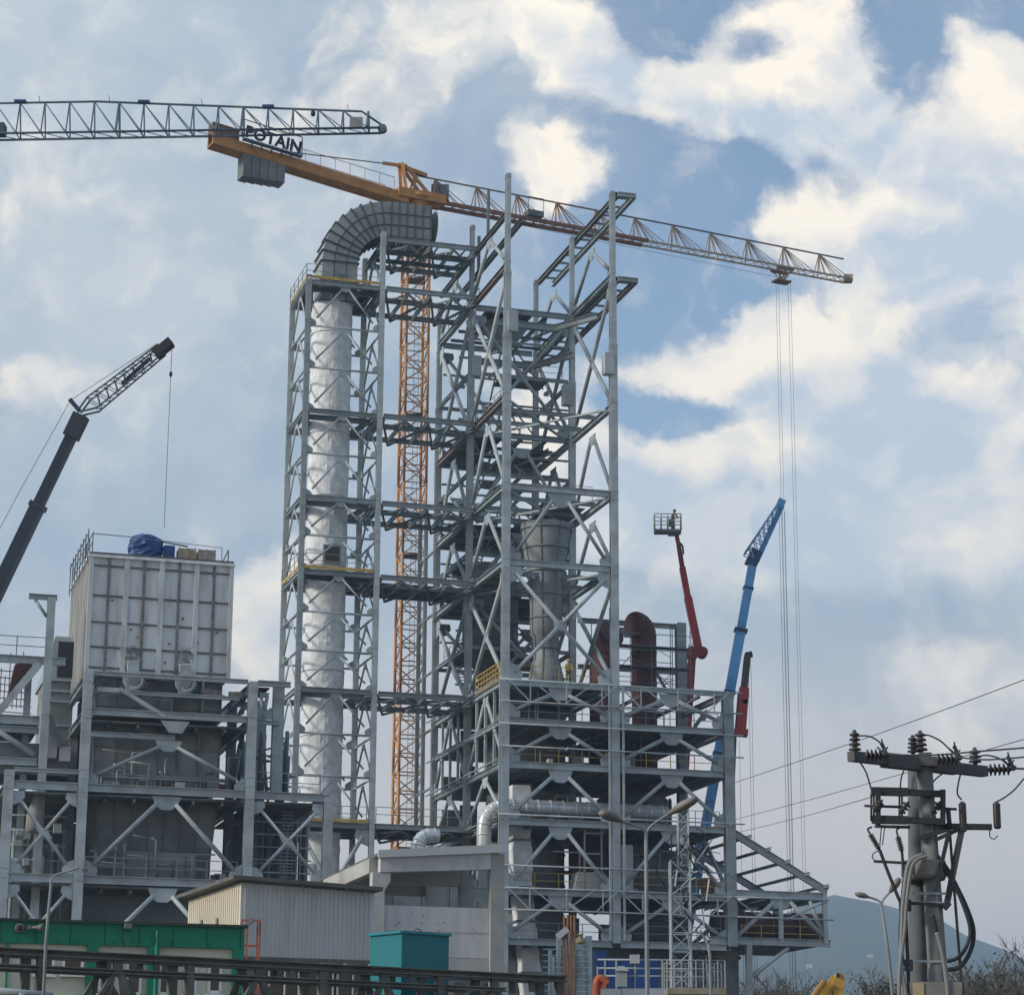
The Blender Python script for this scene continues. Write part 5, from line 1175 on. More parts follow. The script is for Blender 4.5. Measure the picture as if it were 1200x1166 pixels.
b = MB(); b.box((eb[0]-1.6, eb[1]-1.2, .5), (eb[0]+1.6, eb[1]+1.2, 1.7)); b.build('chassis', RED, RL)
b = MB()
for x in (-1.2, 1.2):
    for s in (-1.2, 1.2): b.lathe((eb[0]+x, eb[1]+s-.15, .5), [(.5, 0), (.5, .3)], 16, (0, 1, 0))
b.build('wheel', BLK, RL)
b = MB(); b.tube(spline([add(eb, (-.5, -.3, 0)), at(806, 800, YL), at(804, 775, YL), at(809, 760, YL), at(815, 742, YL), at(809, 700, YL), at(800, 660, YL), at(796, 636, YL)], 5), .035, 6); b.build('hose', BLK, RL)
# ================================================================ red truck crane boom beside the tower
YR = 176.
t0 = at(868, 858, YR); t1 = at(872, 806, YR); t2 = at(876, 768, YR)
RC = thing('truck_crane', 'short red and black crane boom pointing up just beyond the tower corner', 'truck crane', (t0[0]-.4, t0[1], 0))
MB().bar(t0, t1, .7, .8, bv).build('boom_section', RED, RC); MB().bar(t1, t2, .5, .55, bv).build('boom_section', mat('boom_black', (.055, .05, .05), .5), RC)
MB().bar(add(t2, (-.15, 0, 0)), add(t2, (.35, 0, .1)), .4, .4).build('boom_head', BLK, RC)
MB().bar(at(862, 862, YR), at(866, 812, YR), .2, .25, bv).build('ram', mat('ram_dark', (.05, .03, .035), .4), RC)
MB().bar(at(870, 822, YR-.3), at(876, 822, YR-.3), .2, .3).build('bracket', RED, RC); MB().bar(lerp(t0, t1, -.08), lerp(t0, t1, .06), 1.0, 1.1, bv).build('bracket', RED, RC)
b = MB(); lo_ = add(t0, (-.5, 0, .1)); b.bar((lo_[0]-1.6, lo_[1], 1.2), lo_, .4, .5); b.build('post', mat('boom_black', (.055, .05, .05)), RC)
b = MB()
for px in (866.5, 877, 880): q = at(px, 778 if px > 870 else 868, YR); b.tube([q, (q[0], q[1], 8)], .014, 4)
b.build('rope', ROPE, RC)
b = MB(); b.box((t0[0]-4, t0[1]-1.2, .6), (t0[0]+3, t0[1]+1.2, 1.6)); b.build('truck_bed', RED, RC)
b = MB()
for x in (-3, 0, 2):
    for s in (-1.2, 1.2): b.lathe((t0[0]+x, t0[1]+s-.15, .55), [(.55, 0), (.55, .3)], 16, (0, 1, 0))
b.build('wheel', BLK, RC)
# ================================================================ concrete portal, wall and shed
vp = la(447, 1003, 95)[1]
Cn = thing('concrete_canopy', 'pale concrete portal frame with a sloping roof beam in front of the steel tower', 'canopy', (VV(444, 1100, vp)[0], vp, 0), S=True)
a, c = VV(447, 1003, vp), VV(592, 990, vp); pl, pr = VV(444, 1060, vp), VV(583, 1060, vp)
dv = 9.0
b = MB(); b.prism([(pl[0]-.27, vp, 0), (pl[0]+.22, vp, 0), (pl[0]+.22, vp, a[2]-1.3), (pl[0]+.45, vp, a[2]-.95), (pl[0]+.45, vp, a[2]-.62), (pl[0]-.27, vp, a[2]-.62)], (0, .5, 0)); b.build('post', CONC, Cn)
MB().box((pr[0]-.28, vp, 0), (pr[0]+.28, vp+.5, c[2]-.35)).build('post', CONC, Cn)
MB().prism([(pl[0]+.02, vp-.05, a[2]-.62), (pr[0]-.3, vp-.05, c[2]-.98), (pr[0]-.3, vp-.05, c[2]-.3), (pl[0]+.02, vp-.05, a[2]-.08)], (0, .45, 0)).build('roof_beam', CONCP, Cn)
MB().prism([(pl[0]-.1, vp-.2, a[2]-.08), (pr[0]+.35, vp-.2, c[2]-.3), (pr[0]+.35, vp-.2, c[2]+.02), (pl[0]-.1, vp-.2, a[2]+.22)], (0, .14, 0)).build('fascia', mat('fascia_pale', (.52, .55, .56), .6, 0, .06), Cn)
sl = MB(); sl.hexa([(pl[0]-.1, vp-.05, a[2]+.0), (pr[0]+.3, vp-.05, c[2]-.22), (pr[0]+.3, vp+dv, c[2]-.22), (pl[0]-.1, vp+dv, a[2]+.0), (pl[0]-.1, vp-.05, a[2]+.12), (pr[0]+.3, vp-.05, c[2]-.1), (pr[0]+.3, vp+dv, c[2]-.1), (pl[0]-.1, vp+dv, a[2]+.12)]); sl.build('roof_slab', DECK, Cn)
MB().box((pl[0]-.3, vp+.5, a[2]-.62), (pl[0]+.02, vp+dv, a[2]-.05)).build('side_beam', CONC, Cn)
for k in (1, 2): 
    vb_ = vp+dv*k/2; MB().box((pl[0]+.1, vb_, a[2]-.6), (pr[0]-.3, vb_+.3, a[2]-.02)).build('inner_beam', CONC, Cn); MB().box((pl[0]-.25, vb_, 0), (pl[0]+.2, vb_+.45, a[2]-.62)).build('post', CONC, Cn); MB().box((pr[0]-.28, vb_, 0), (pr[0]+.28, vb_+.45, a[2]-.1)).build('post', CONC, Cn)
for px in (505, 546): p = VV(px, 1040, vp+dv); MB().box((p[0]-.25, vp+dv-.4, 0), (p[0]+.25, vp+dv, a[2]-.1)).build('post', CONC, Cn)
wt = VV(500, 1062, vp+.25); w1 = VV(450, 1062, vp+.25)[0]; w2 = pr[0]-.29; zb_ = VV(500, 1121, vp+.25)[2]
t = thing('panel_wall', 'pitted pale concrete wall between the canopy posts, behind the teal box', 'wall', (w1, vp+.2, 0), S=True)
MB().box((pl[0]+.24, vp+.22, zb_), (w2, vp+.42, wt[2])).build('upper_panel', CONCP, t); MB().box((pl[0]+.24, vp+.18, zb_-.75), (w2, vp+.42, zb_-.02)).build('lower_band', CONC, t)
MB().box((pl[0]+.24, vp+.3, 0), (w2, vp+.42, zb_-.76)).build('base_wall', VESS, t)
b = MB(); rj = random.Random(8)
for k in range(16): u = pl[0]+.5+rj.random()*(w2-pl[0]-.8); z = zb_+.2+rj.random()*(wt[2]-zb_-.4); b.box((u, vp+.205, z), (u+rj.uniform(.03, .07), vp+.219, z+rj.uniform(.03, .06)))
b.build('pit_hole', STEELD, t)
z = (zb_+wt[2])/2; MB().box((pl[0]+.26, vp+.206, z-.006), (w2-.02, vp+.218, z+.006)).build('formwork_joint', CONC, t)
for k in range(3):
    u = VV(535+k*17, 1140, vp)[0]; MB().box((u, vp+.27, zb_-2.6), (u+.42, vp+.3, zb_-.95)).build('window', GLASS, t)
t2 = thing('rear_wall', 'dark plant wall seen through the concrete canopy', 'wall', (VV(400, 1040, vp+12)[0], vp+12, 0), S=True)
a2, c2 = VV(395, 1000, vp+14), VV(592, 1000, vp+14)
for k in range(6): p_, q_ = lerp(a2, c2, k/6), lerp(a2, c2, (k+1)/6); MB().box((p_[0]+.02, vp+14, 0), (q_[0]-.02, vp+14.2, a2[2]-(.3 if k % 2 else .9))).build('panel', VESS, t2)
# side bracket rack between canopy and chute
q = VV(555, 1043, vp+2); b = MB(); b.ibeam((q[0], vp+2, q[2]), (q[0]+1.2, vp+2, q[2]), .2, .25); b.bar((q[0]+.1, vp+2, q[2]-.25), (q[0]+1.1, vp+2, q[2]-1.3), .15, .15); b.box((q[0]+1.0, vp+1.9, 0), (q[0]+1.2, vp+2.1, q[2]-.14))
solo(b, 'pipe_bracket', STEEL2, 'small grey bracket with a slanting strut beside the rising silver pipe', 'bracket', (q[0], vp+2, q[2]), S=True)
# shed, own yaw
K = at(283, 1030, 75); ld = nrm((-2.4, 6, 0)); rd = (ld[1], -ld[0], 0)
SHD = thing('shed', 'pale corrugated metal shed with a thin dark roof edge and a cream side', 'shed', (K[0], K[1], 0))
S_ = lambda r, l, z: (K[0]+rd[0]*r+ld[0]*l, K[1]+rd[1]*r+ld[1]*l, z)
zk = K[2]; zc_ = at(283, 1121, 75)[2]; Lr, Ll = 4.28, 6.4
def wallp(r0, l0, r1, l1, z0, z1a, z1b, name, m, th=.1):
    o = (-rd[0]*0-ld[0]*0, 0, 0)
    p = [S_(r0, l0, z0), S_(r1, l1, z0), S_(r1, l1, z1b), S_(r0, l0, z1a)]
    inn = nrm(add(ld, rd)); MB().prism(p, mul(inn, th)).build(name, m, SHD)
wallp(0, 0, Lr, 0, zc_, zk-.1, zk-.25, 'front_cladding', CLAD); wallp(0, 0, 0, Ll, zc_-1, zk-.1, zk-.1, 'side_cladding', CLADC)
b = MB()
for k in range(1, 30): r = Lr*k/30; b.box(S_(0, 0, 0), S_(0, 0, 0)) if 0 else b.bar(S_(r, -.012, zc_), S_(r, -.012, zk-.12-.15*r/Lr), .035, .03, rd)
b.build('corrugation', CLAD, SHD); b = MB()
for k in range(1, 26): l = Ll*k/26; b.bar(S_(-.012, l, zc_-1), S_(-.012, l, zk-.12), .05, .03, rd)
b.build('corrugation', CLADC, SHD)
b = MB(); e = .35; b.hexa([S_(-e, -e, zk-.03), S_(Lr+.2, -e, zk-.2), S_(Lr+.2, Ll+e, zk-.2), S_(-e, Ll+e, zk-.03), S_(-e, -e, zk+.09), S_(Lr+.2, -e, zk-.08), S_(Lr+.2, Ll+e, zk-.08), S_(-e, Ll+e, zk+.09)]); b.build('roof', TRIM, SHD)
b = MB()
for r in (1.9, 3.3, 3.9): b.bar(S_(r, -.3, zk-.3), S_(r, -.3, zk-.16), .06, .06)
b.build('gutter_clip', TRIM, SHD)
MB().prism([S_(-.1, -.12, zc_-.1), S_(Lr, -.12, zc_-.1), S_(Lr, -.12, zc_+.02), S_(-.1, -.12, zc_+.02)], mul(ld, .1)).build('sill_band', TRIM, SHD)
MB().prism([S_(0, .25, 0), S_(Lr, .25, 0), S_(Lr, .25, zc_-.1), S_(0, .25, zc_-.1)], mul(ld, .1)).build('base_wall', VESS, SHD)
for k in range(3):
    r = 1.0+k*1.1
    f = MB(); z0, z1 = zc_-1.5, zc_-.2
    for (p, q) in (((r, z0), (r+.95, z0)), ((r, z1), (r+.95, z1)), ((r, z0), (r, z1)), ((r+.95, z0), (r+.95, z1)), ((r, zc_-.62), (r+.95, zc_-.62)), ((r+.5, z0), (r+.5, z1))): f.bar(S_(p[0], .1, p[1]), S_(q[0], .1, q[1]), .06, .06)
    fo = f.build('window', WHITE, SHD); MB().prism([S_(r, .14, z0), S_(r+.95, .14, z0), S_(r+.95, .14, z1), S_(r, .14, z1)], mul(ld, .02)).build('pane', GLASS, fo)
# orange cage ladder by the shed
b = MB(); q = [at(x, 1078, 68) for x in (284, 290, 302, 305)]
for P in q: b.bar((P[0], P[1], 0), P, .045, .045)
b.bar(q[0], q[3], .05, .05); z = at(290, 1108, 68)[2]; b.bar((q[1][0], 68, z), (q[3][0], 68, z), .05, .05); b.bar((q[1][0], 68, z-1.2), (q[3][0], 68, z-1.2), .05, .05)
solo(b, 'ladder_frame', ORRAIL, 'thin orange ladder frame between the green building and the shed', 'ladder', (q[0][0], 68, 0))
b = MB(); b.bar(at(286, 1086, 67.8), at(297, 1077, 67.8), .18, .1); solo(b, 'floodlight', STEELD, 'grey floodlight fixed on the orange ladder frame', 'floodlight')
# ================================================================ green site building
vg = la(287, 1088, 46)[1]
GB = thing('site_office', 'long green and cream site office with a flat roof behind the lattice bridge', 'site office', (VV(287, 1088, vg)[0], vg, 0), S=True)
g0, g1 = VV(-60, 1076, vg)[0], VV(287, 1088, vg)[0]; zg = VV(150, 1083, vg)[2]; zf_ = VV(150, 1108, vg)[2]
MB().box((g0, vg, zf_), (g1, vg+.3, zg)).build('fascia', GREEN, GB); MB().box((g0-.05, vg-.06, zg), (g1+.05, vg+5, zg+.05)).build('roof_cap', mat('roof_cap_dark', (.03, .05, .045), .6), GB)
MB().box((g1-.12, vg+.3, 0), (g1, vg+5, zg)).build('end_wall', GREEN, GB)
for k in range(9): u = g0+(g1-g0)*k/8.6+.3; MB().box((u-.008, vg-.006, zf_), (u+.008, vg-.001, zg)).build('fascia_joint', mat('green_dark', (.002, .09, .05), .6), GB)
for k in range(16): u = g0+.2+(g1-g0)*k/15.5; MB().box((u-.02, vg-.008, zf_+.05), (u+.01, vg-.001, zf_+.08)).build('fixing', mat('green_dark', (.002, .09, .05), .6), GB)
pan = [(-50, 8), (10, 102), (115, 174), (187, 273)]
prev = None; edges = []
for x0, x1 in pan: edges.append((VV(x0, 1120, vg)[0], VV(x1, 1120, vg)[0]))
for i, (u0, u1) in enumerate(edges): MB().box((u0, vg+.1, 0), (u1, vg+.28, zf_-.002)).build('cream_panel', CREAM, GB)
pe = [g0]+[x for e in edges for x in e][1:]+[g1]
posts = [(edges[0][1], edges[1][0]), (edges[1][1], edges[2][0]), (edges[2][1], edges[3][0]), (edges[3][1], g1)]
for u0, u1 in posts: MB().box((u0, vg+.0, 0), (u1, vg+.28, zf_-.002)).build('post', GREEN, GB)
MB().tube([(VV(184, 1083, vg)[0], vg-.04, 0), (VV(184, 1083, vg)[0], vg-.04, zg-.1)], .025, 8).build('downpipe', mat('green_pale', (.05, .24, .17), .5), GB)
for x0, x1, y0, y1 in ((43, 62, 1119, 1140), (75, 96, 1119, 1140), (118, 131, 1121, 1162), (150, 164, 1121, 1164), (188, 201, 1121, 1164), (217, 229, 1124, 1162), (246, 258, 1124, 1162)):
    p, q = VV(x0, y0, vg+.05), VV(x1, y1, vg+.05); f = MB()
    for (s, e) in (((p[0], p[2]), (q[0], p[2])), ((p[0], q[2]), (q[0], q[2])), ((p[0], p[2]), (p[0], q[2])), ((q[0], p[2]), (q[0], q[2]))): f.bar((s[0], vg+.06, s[1]), (e[0], vg+.06, e[1]), .05, .05)
    f.box((p[0]-.05, vg-.02, q[2]-.07), (q[0]+.05, vg+.09, q[2]-.03)); fo = f.build('window', WHITE, GB); MB().box((p[0], vg+.07, q[2]), (q[0], vg+.095, p[2])).build('pane', GLASS, fo)
q = VV(23, 1087, vg-.05); b = MB(); b.lathe((q[0], vg-.002, q[2]), [(.14, 0), (.13, .1), (.05, .14)], 16, (0, -1, 0)); t = thing('bulkhead_lamp', 'round dark-centred bulkhead lamp on the green fascia', 'lamp', (q[0], vg, q[2]), S=True); MB().lathe((q[0], vg-.002, q[2]), [(.085, 0), (.085, .06), (.06, .06)], 18, (0, -1, 0)).build('ring', LAMPM, t); MB().lathe((q[0], vg-.06, q[2]), [(.055, 0), (.035, .04)], 14, (0, -1, 0)).build('lens', BLK, t)
q = VV(43, 1087, vg-.05); t = thing('horn_speaker', 'pale horn loudspeaker on the green fascia beside the round lamp', 'loudspeaker', (q[0], vg, q[2]), S=True); MB().lathe((q[0]-.1, vg-.14, q[2]), [(.02, 0), (.03, .08), (.05, .14), (.085, .2), (.08, .2)], 16, (1, -.1, 0)).build('horn', LAMPM, t); MB().box((q[0]-.16, vg-.16, q[2]-.035), (q[0]-.1, vg, q[2]+.035)).build('driver', LAMPM, t)
q = VV(150, 1086, vg-.05); t = thing('floodlight', 'small dark floodlight on the green fascia', 'floodlight', (q[0], vg, q[2]), S=True); MB().box((q[0]-.07, vg-.16, q[2]-.03), (q[0]+.06, vg-.06, q[2]+.06)).build('lamp_head', STEELD, t); MB().tube(spline([(q[0]-.08, vg-.04, q[2]), (q[0]-.1, vg-.04, q[2]-.2), (q[0]-.05, vg-.04, q[2]-.35)]), .012, 5).build('cable', BLK, t); MB().box((q[0]-.02, vg-.06, q[2]-.03), (q[0]+.04, vg, q[2]+.03)).build('bracket', STEELD, t)
for px, h, lb in ((236, .16, 'shorter vent stub on the green building roof, farther from the orange ladder frame'), (254, .2, 'taller vent stub on the green building roof, nearer the orange ladder frame')):
    p = VV(px, 1086, vg+1); b = MB(); b.tube([(p[0], vg+1, zg+.05), (p[0], vg+1, zg+.05+h)], .03, 6); solo(b, 'roof_vent', LAMPM, lb, 'vent', (p[0], vg+1, zg), S=True)
# ================================================================ teal kiosk
k0 = at(471, 1093, 40); kl, kr = (-.64, .768, 0), (.768, .64, 0)
T_ = lambda r, l, z: (k0[0]+kr[0]*r+kl[0]*l, k0[1]+kr[1]*r+kl[1]*l, z)
TK = thing('kiosk', 'teal sheet metal box standing just behind the lattice bridge', 'kiosk', (k0[0], k0[1], 0))
zt_ = k0[2]; MB().hexa([T_(0, 0, 0), T_(.98, 0, 0), T_(.98, .86, 0), T_(0, .86, 0), T_(0, 0, zt_), T_(.98, 0, zt_), T_(.98, .86, zt_), T_(0, .86, zt_)]).build('body', TEAL, TK)
MB().hexa([T_(.1, -.012, zt_-1.75), T_(.8, -.012, zt_-1.75), T_(.8, -.003, zt_-1.75), T_(.1, -.003, zt_-1.75), T_(.1, -.012, zt_-.82), T_(.8, -.012, zt_-.82), T_(.8, -.003, zt_-.82), T_(.1, -.003, zt_-.82)]).build('door', mat('teal_door', (.008, .13, .16), .5), TK)
b = MB(); b.tube([T_(.4+.1*cos(a*pi/6), .1, zt_+.1*sin(a*pi/6)) for a in range(7)], .012, 6); b.build('lifting_eye', STEELD, TK)
b = MB()
for (r, l, r2, l2) in ((-.02, -.02, 1.0, -.02), (-.02, -.02, -.02, .88)): b.bar(T_(r, l, zt_+.02), T_(r2, l2, zt_+.02), .05, .04)
b.build('roof_lip', TEAL, TK)
# ================================================================ lattice bridge in front
A0 = at(-140, 1104, 34); P0 = at(0, 1109.5, 35); P1 = at(662, 1141, 35*(1334-1111)/(1334-1142)); bd = nrm((P1[0]-P0[0], P1[1]-P0[1], 0)); bn = (-bd[1], bd[0], 0)
LB_ = dist((P0[0], P0[1], 0), (P1[0], P1[1], 0)); zb0 = P0[2]
BR = lambda s, n_, z: (P0[0]+bd[0]*s+bn[0]*n_, P0[1]+bd[1]*s+bn[1]*n_, z)
LBR = thing('lattice_bridge', 'weathered lattice girder bridge running across the bottom of the view', 'bridge', (P0[0], P0[1], 0))
S0 = -3.0; hh = .215
for n_ in (0, .55):
    MB().ibeam(BR(S0, n_, zb0-.05), BR(LB_, n_, zb0-.05), .16, .1, t=.02).build('top_chord', BAIL, LBR)
    MB().ibeam(BR(S0, n_, zb0-.05-hh), BR(LB_-1.6 if n_ else LB_-1.2, n_, zb0-.05-hh), .12, .07, t=.02).build('middle_chord', BAIL, LBR)
    MB().ibeam(BR(S0, n_, zb0-1.55), BR(LB_, n_, zb0-1.55), .16, .1, t=.02).build('bottom_chord', BAIL, LBR)
def sx(px):                                                      # distance along the bridge of a bearing in the photograph
    d = ray(px, 1130); best = 0
    for k in range(2000):
        s = -3+k*.008; P = BR(s, 0, zb0); 
        if P[0]/P[1] < d[0]/d[1]: best = s
    return best
ap = [sx(x) for x in (-45, 138, 304, 450, 580)]
for n_ in (0, .55):
    for s in ap:
        for (ds, w) in ((-.85, .06), (-.28, .05), (.18, .07), (.55, .08), (.95, .07)):
            if s+ds > LB_-.1: continue
            MB().bar(BR(s+(.06 if ds > 0 else -.06), n_, zb0-.05-hh-.04), BR(s+ds, n_, zb0-1.5), w, w, bn).build('diagonal', BAIL, LBR)
        MB().bar(BR(s, n_, zb0-.1), BR(s, n_, zb0-.34), .14, .07, bn).build('gusset_block', BAIL, LBR)
    for i in range(len(ap)):
        s = (ap[i]+ap[i+1])/2 if i+1 < len(ap) else LB_-.12
        MB().bar(BR(s, n_, zb0-.1), BR(s, n_, zb0-1.5), .13, .1, bn).build('upright', BAIL, LBR)
        for d_ in (-.55,):
            if s+d_ < LB_-.2: MB().bar(BR(s+d_, n_, zb0-.1), BR(s+d_, n_, zb0-.28), .09, .06, bn).build('upright', BAIL, LBR)
b = MB()
for k in range(9): s = S0+k*(LB_-S0)/8; b.bar(BR(s, 0.05, zb0-.05), BR(s, .5, zb0-.05), .05, .05); b.bar(BR(s, .05, zb0-1.62), BR(s, .5, zb0-1.62), .1, .08)
b.build('cross_tie', BAIL, LBR)
for s in (S0+.3, 3.0, LB_-.3): MB().bar(BR(s, .27, 0), BR(s, .27, zb0-1.67), .5, .6).build('trestle', CONC, LBR)
b = MB(); b.tube([at(-10, 1160.5, 33.6), at(62, 1166.5, 33.9)], .05, 8); p = at(26, 1163, 33.7); b.tube([(p[0], p[1], 0), p], .05, 8)
solo(b, 'guard_pipe', RAIL, 'short pale pipe rail in the bottom corner below the lattice bridge', 'pipe rail', (p[0], p[1], 0))
# ================================================================ street lamps
def lamp_head(b, p, d, L_, r):                                   # flat-bottomed shell, arched on top
    d, sd, u = frame(d); pr = None
    for w, h, t in ((.45, .30, 0), (.62, .42, .14), (1, .62, .3), (1.05, .68, .55), (.9, .6, .8), (.55, .34, 1)):
        c = add(p, mul(d, L_*t)); ring = [add(c, add(mul(sd, r*w*x), mul(u, r*h*y))) for x, y in ((-1, -.55), (-.55, -.85), (.55, -.85), (1, -.55), (.95, .2), (.6, .9), (-.6, .9), (-.95, .2))]
        k = len(b.v); b.v += ring
        if pr is None: b.face(list(range(k, k+8))[::-1])
        else:
            for i in range(8): j = (i+1) % 8; b.face([pr+i, pr+j, k+j, k+i], True)
        pr = k
    b.face(list(range(pr, pr+8)))
def street_lamp(label, base_px, Y, path, heads, rr_=.05):
    p = [at(x, y, Y) for x, y in path]; b0 = (p[0][0], p[0][1], 0)
    t = thing('street_lamp', label, 'street lamp', b0)
    MB().tube([b0]+p, rr_, 10, r1=rr_*.75).build('pole', mat('lamp_pole', (.21, .235, .24), .5, 0, .15, 2), t)
    for pts, hd_, L_, r in heads:
        q = [at(x, y, Y) for x, y in pts]; MB().tube(spline(q, 4), rr_*.55, 8).build('arm', mat('lamp_pole', (.21, .235, .24)), t)
        d = nrm(sub(at(hd_[0], hd_[1], Y-hd_[2]), q[-1])); b = MB(); lamp_head(b, q[-1], d, L_, r); b.build('lamp_head', LAMPM, t)
    return t
street_lamp('tall double street lamp with two big dusty heads in front of the steel tower', None, 42, [(758.5, 1166), (757.5, 1060), (757, 976)], [([(757, 977), (752, 970), (740, 966), (727, 961.5)], (694, 947, .5), .5, .115), ([(757, 977), (762, 969), (772, 961), (785, 953)], (832, 927, .5), .6, .112)], .04)
street_lamp('slim double street lamp partly behind the concrete power poles', None, 60, [(1046, 1166), (1041, 1115), (1033, 1060)], [([(1033, 1060), (1031, 1056), (1025, 1053), (1018, 1051)], (1003, 1047, .1), .36, .1), ([(1033, 1060), (1035, 1054), (1040, 1048), (1043, 1045)], (1054, 1030, .1), .42, .13)], .05)
street_lamp('thin single street lamp with a long bent arm in front of the green office', None, 33, [(51, 1166), (54, 1100), (60, 1033)], [([(60, 1033), (62, 1028), (68, 1024), (82, 1020), (93, 1016)], (100, 1019, 0), .12, .03)], .026)
street_lamp('small leaning lamp with a drooping pale head beside the scaffold mast', None, 118, [(833, 1160), (832, 1120), (830, 1106)], [([(830, 1106), (826, 1098), (818, 1092), (812, 1092)], (806, 1096, 0), .3, .1)], .09)
# ================================================================ scaffold mast with a wire tangle
YS = 120
p = at(800, 1100, YS); zt_ = at(800, 952, YS)[2]; t = thing('scaffold_mast', 'spindly grey lattice mast tangled with loose wires by the double lamp', 'lattice mast', (p[0], p[1], 0))
b = MB(); lattice_box(b, (p[0]-.1, YS, 0), (p[0]-.1, YS, zt_-2.4), .95, .95, 17, (1, 0, 0), (0, 1, 0), .035, .055); b.build('lattice', STEEL, t)
b = MB(); lattice_box(b, (p[0]+.1, YS+.1, zt_-2.6), (p[0]+.1, YS+.1, zt_), .5, .5, 5, (1, 0, 0), (0, 1, 0), .03, .045); b.build('top_section', STEEL, t)
rj = random.Random(31)
for k in range(55):
    z = rj.uniform(4, zt_); x = p[0]+rj.uniform(-.8, 1.5); MB().tube(spline([(x, YS+rj.uniform(-.8, .8), z), (x+rj.uniform(-.6, .6), YS+rj.uniform(-.8, .8), z+rj.uniform(-.8, .5)), (x+rj.uniform(-.9, .9), YS+rj.uniform(-.8, .8), z+rj.uniform(-1.2, .8))], 3), rj.choice((.02, .03, .04)), 4).build('loose_wire', CABLE, t)
for k in range(16): x = p[0]+rj.uniform(-.5, 1.4); z = rj.uniform(6, zt_-.5); MB().bar((x, YS-.6, z), (x+rj.uniform(-.7, .9), YS-.4, z+rj.uniform(-1.2, 1.2)), .06, .06).build('stray_rod', STEEL, t)
t = thing('work_platform', 'crowded scaffold platform with rails at the foot of the tangled mast', 'scaffold', at(815, 1166, 119)[:2]+(0,))
a, c = at(782, 1152, 118.6), at(850, 1152, 118.6)
MB().box((a[0], 118.6, a[2]-.5), (c[0], 120.8, a[2]-.2)).build('deck', mat('planks', (.30, .26, .20), .8, 0, .2, 2), t)
b = MB()
for k in range(9):
    x = a[0]+(c[0]-a[0])*k/8
    for y in (118.65, 120.7): b.tube([(x, y, 0), (x, y, a[2]+1.1)], .035, 6)
for z in (.3, .7, 1.1):
    for y in (118.65, 120.7): b.tube([(a[0], y, a[2]+z), (c[0], y, a[2]+z)], .03, 6)
for k in range(4): x = a[0]+(c[0]-a[0])*k/4; b.tube([(x, 118.6, 2), (x+.7, 118.6, a[2]-.6)], .03, 5)
b.build('tube_frame', RAIL, t)
# ================================================================ bits at the tower foot
t = thing('pipe_cluster', 'cluster of grey vertical pipes at the tower foot beside the orange hose', 'pipe cluster', at(665, 1166, 140)[:2]+(0,))
b = MB(); rj = random.Random(17)
for px, py, r in ((645, 1112, .12), (655, 1092, .16), (662, 1100, .1), (672, 1105, .14), (681, 1098, .3), (690, 1096, .2), (649, 1120, .08), (668, 1090, .07)): q = at(px, py, 140); b.tube([(q[0], 140+rj.random(), 0), (q[0], 140+rj.random(), q[2])], r, 10)
for k in range(8): q, w = at(636, 1112+k*7, 139.6), at(690, 1113+k*7, 139.6); b.tube([q, w], .04, 5)
b.build('pipes', STEEL, t)
b = MB()
for px in (661, 665, 669, 673): q = at(px, 1072, 139.5); b.tube([(q[0], 139.5, 6), q], .06, 6)
b.build('rusty_tubes', mat('rust_tube', (.28, .13, .05), .8, 0, .3, 2), t)
q, w = at(653, 1098, 139.3), at(665, 1088, 139.3); MB().bar(q, w, .4, .35).build('pale_box', CONCP, t); q = at(680, 1106, 139.2); MB().lathe(q, [(.15, 0), (.3, .06), (.3, .2), (.12, .26), (.12, .5), (.2, .52), (.2, .56)], 14).build('valve', mat('pale_yellow', (.30, .25, .10), .7, 0, .2, 3), t)
t = thing('guard_rail', 'grey guard rail with a small hooded box in front of the blue panels', 'guard rail', at(740, 1166, 130)[:2]+(0,))
b = MB()
for px in (700, 709, 722, 744, 760, 776, 790): q = at(px, 1124 if px > 705 else 1132, 130); b.bar((q[0], 130, 0), q, .09, .09)
for y in (1124, 1134, 1143): a, c = at(700, y, 130), at(826, y+1, 130); b.tube([a, c], .05, 6)
b.build('rails', RAIL, t); q = at(729, 1140, 129.6); MB().box((q[0]-.25, 129.4, q[2]-.7), (q[0]+.25, 129.9, q[2]+.1)).build('hooded_box', STEEL, t); MB().prism([add(q, (-.35, -.3, .1)), add(q, (.35, -.3, .1)), add(q, (.1, -.3, .35)), add(q, (-.2, -.3, .35))], (0, .7, 0)).build('hood', STEEL2, t); q = at(744, 1124, 129.8); MB().box((q[0]-.25, 129.7, q[2]-.2), (q[0]+.25, 130.2, q[2]+.25)).build('junction_box', CONCP, t)
a, c = at(700, 1158, 125), at(815, 1157, 125); t = thing('barrier_wall', 'low pale blue-grey barrier in front of the guard rail', 'barrier', (a[0], 125, 0))
n = 4
for k in range(n): p, q = lerp(a, c, k/n), lerp(a, c, (k+1)/n); MB().box((p[0]+.02, 125, 0), (q[0]-.02, 125.3, p[2])).build('panel', mat('barrier_grey', (.30, .35, .37), .7, 0, .1, 1), t)
t = thing('drill_arm', 'orange bent hose arm with a dark nozzle poking up at the bottom edge', 'hose arm', at(700, 1166, 60)[:2]+(0,))
MB().tube([(at(699, 1166, 60)[0], 60, 0)]+spline([at(699, 1166, 60), at(699.5, 1152, 60), at(702, 1147, 60), at(707, 1147, 60), at(710, 1151, 60)], 5), .1, 12).build('hose', OREX, t); MB().bar(at(704, 1147, 59.9), at(713, 1151, 59.9), .12, .1).bar(at(709, 1150, 59.9), at(707, 1158, 59.9), .1, .1).build('nozzle', ORRAIL, t)
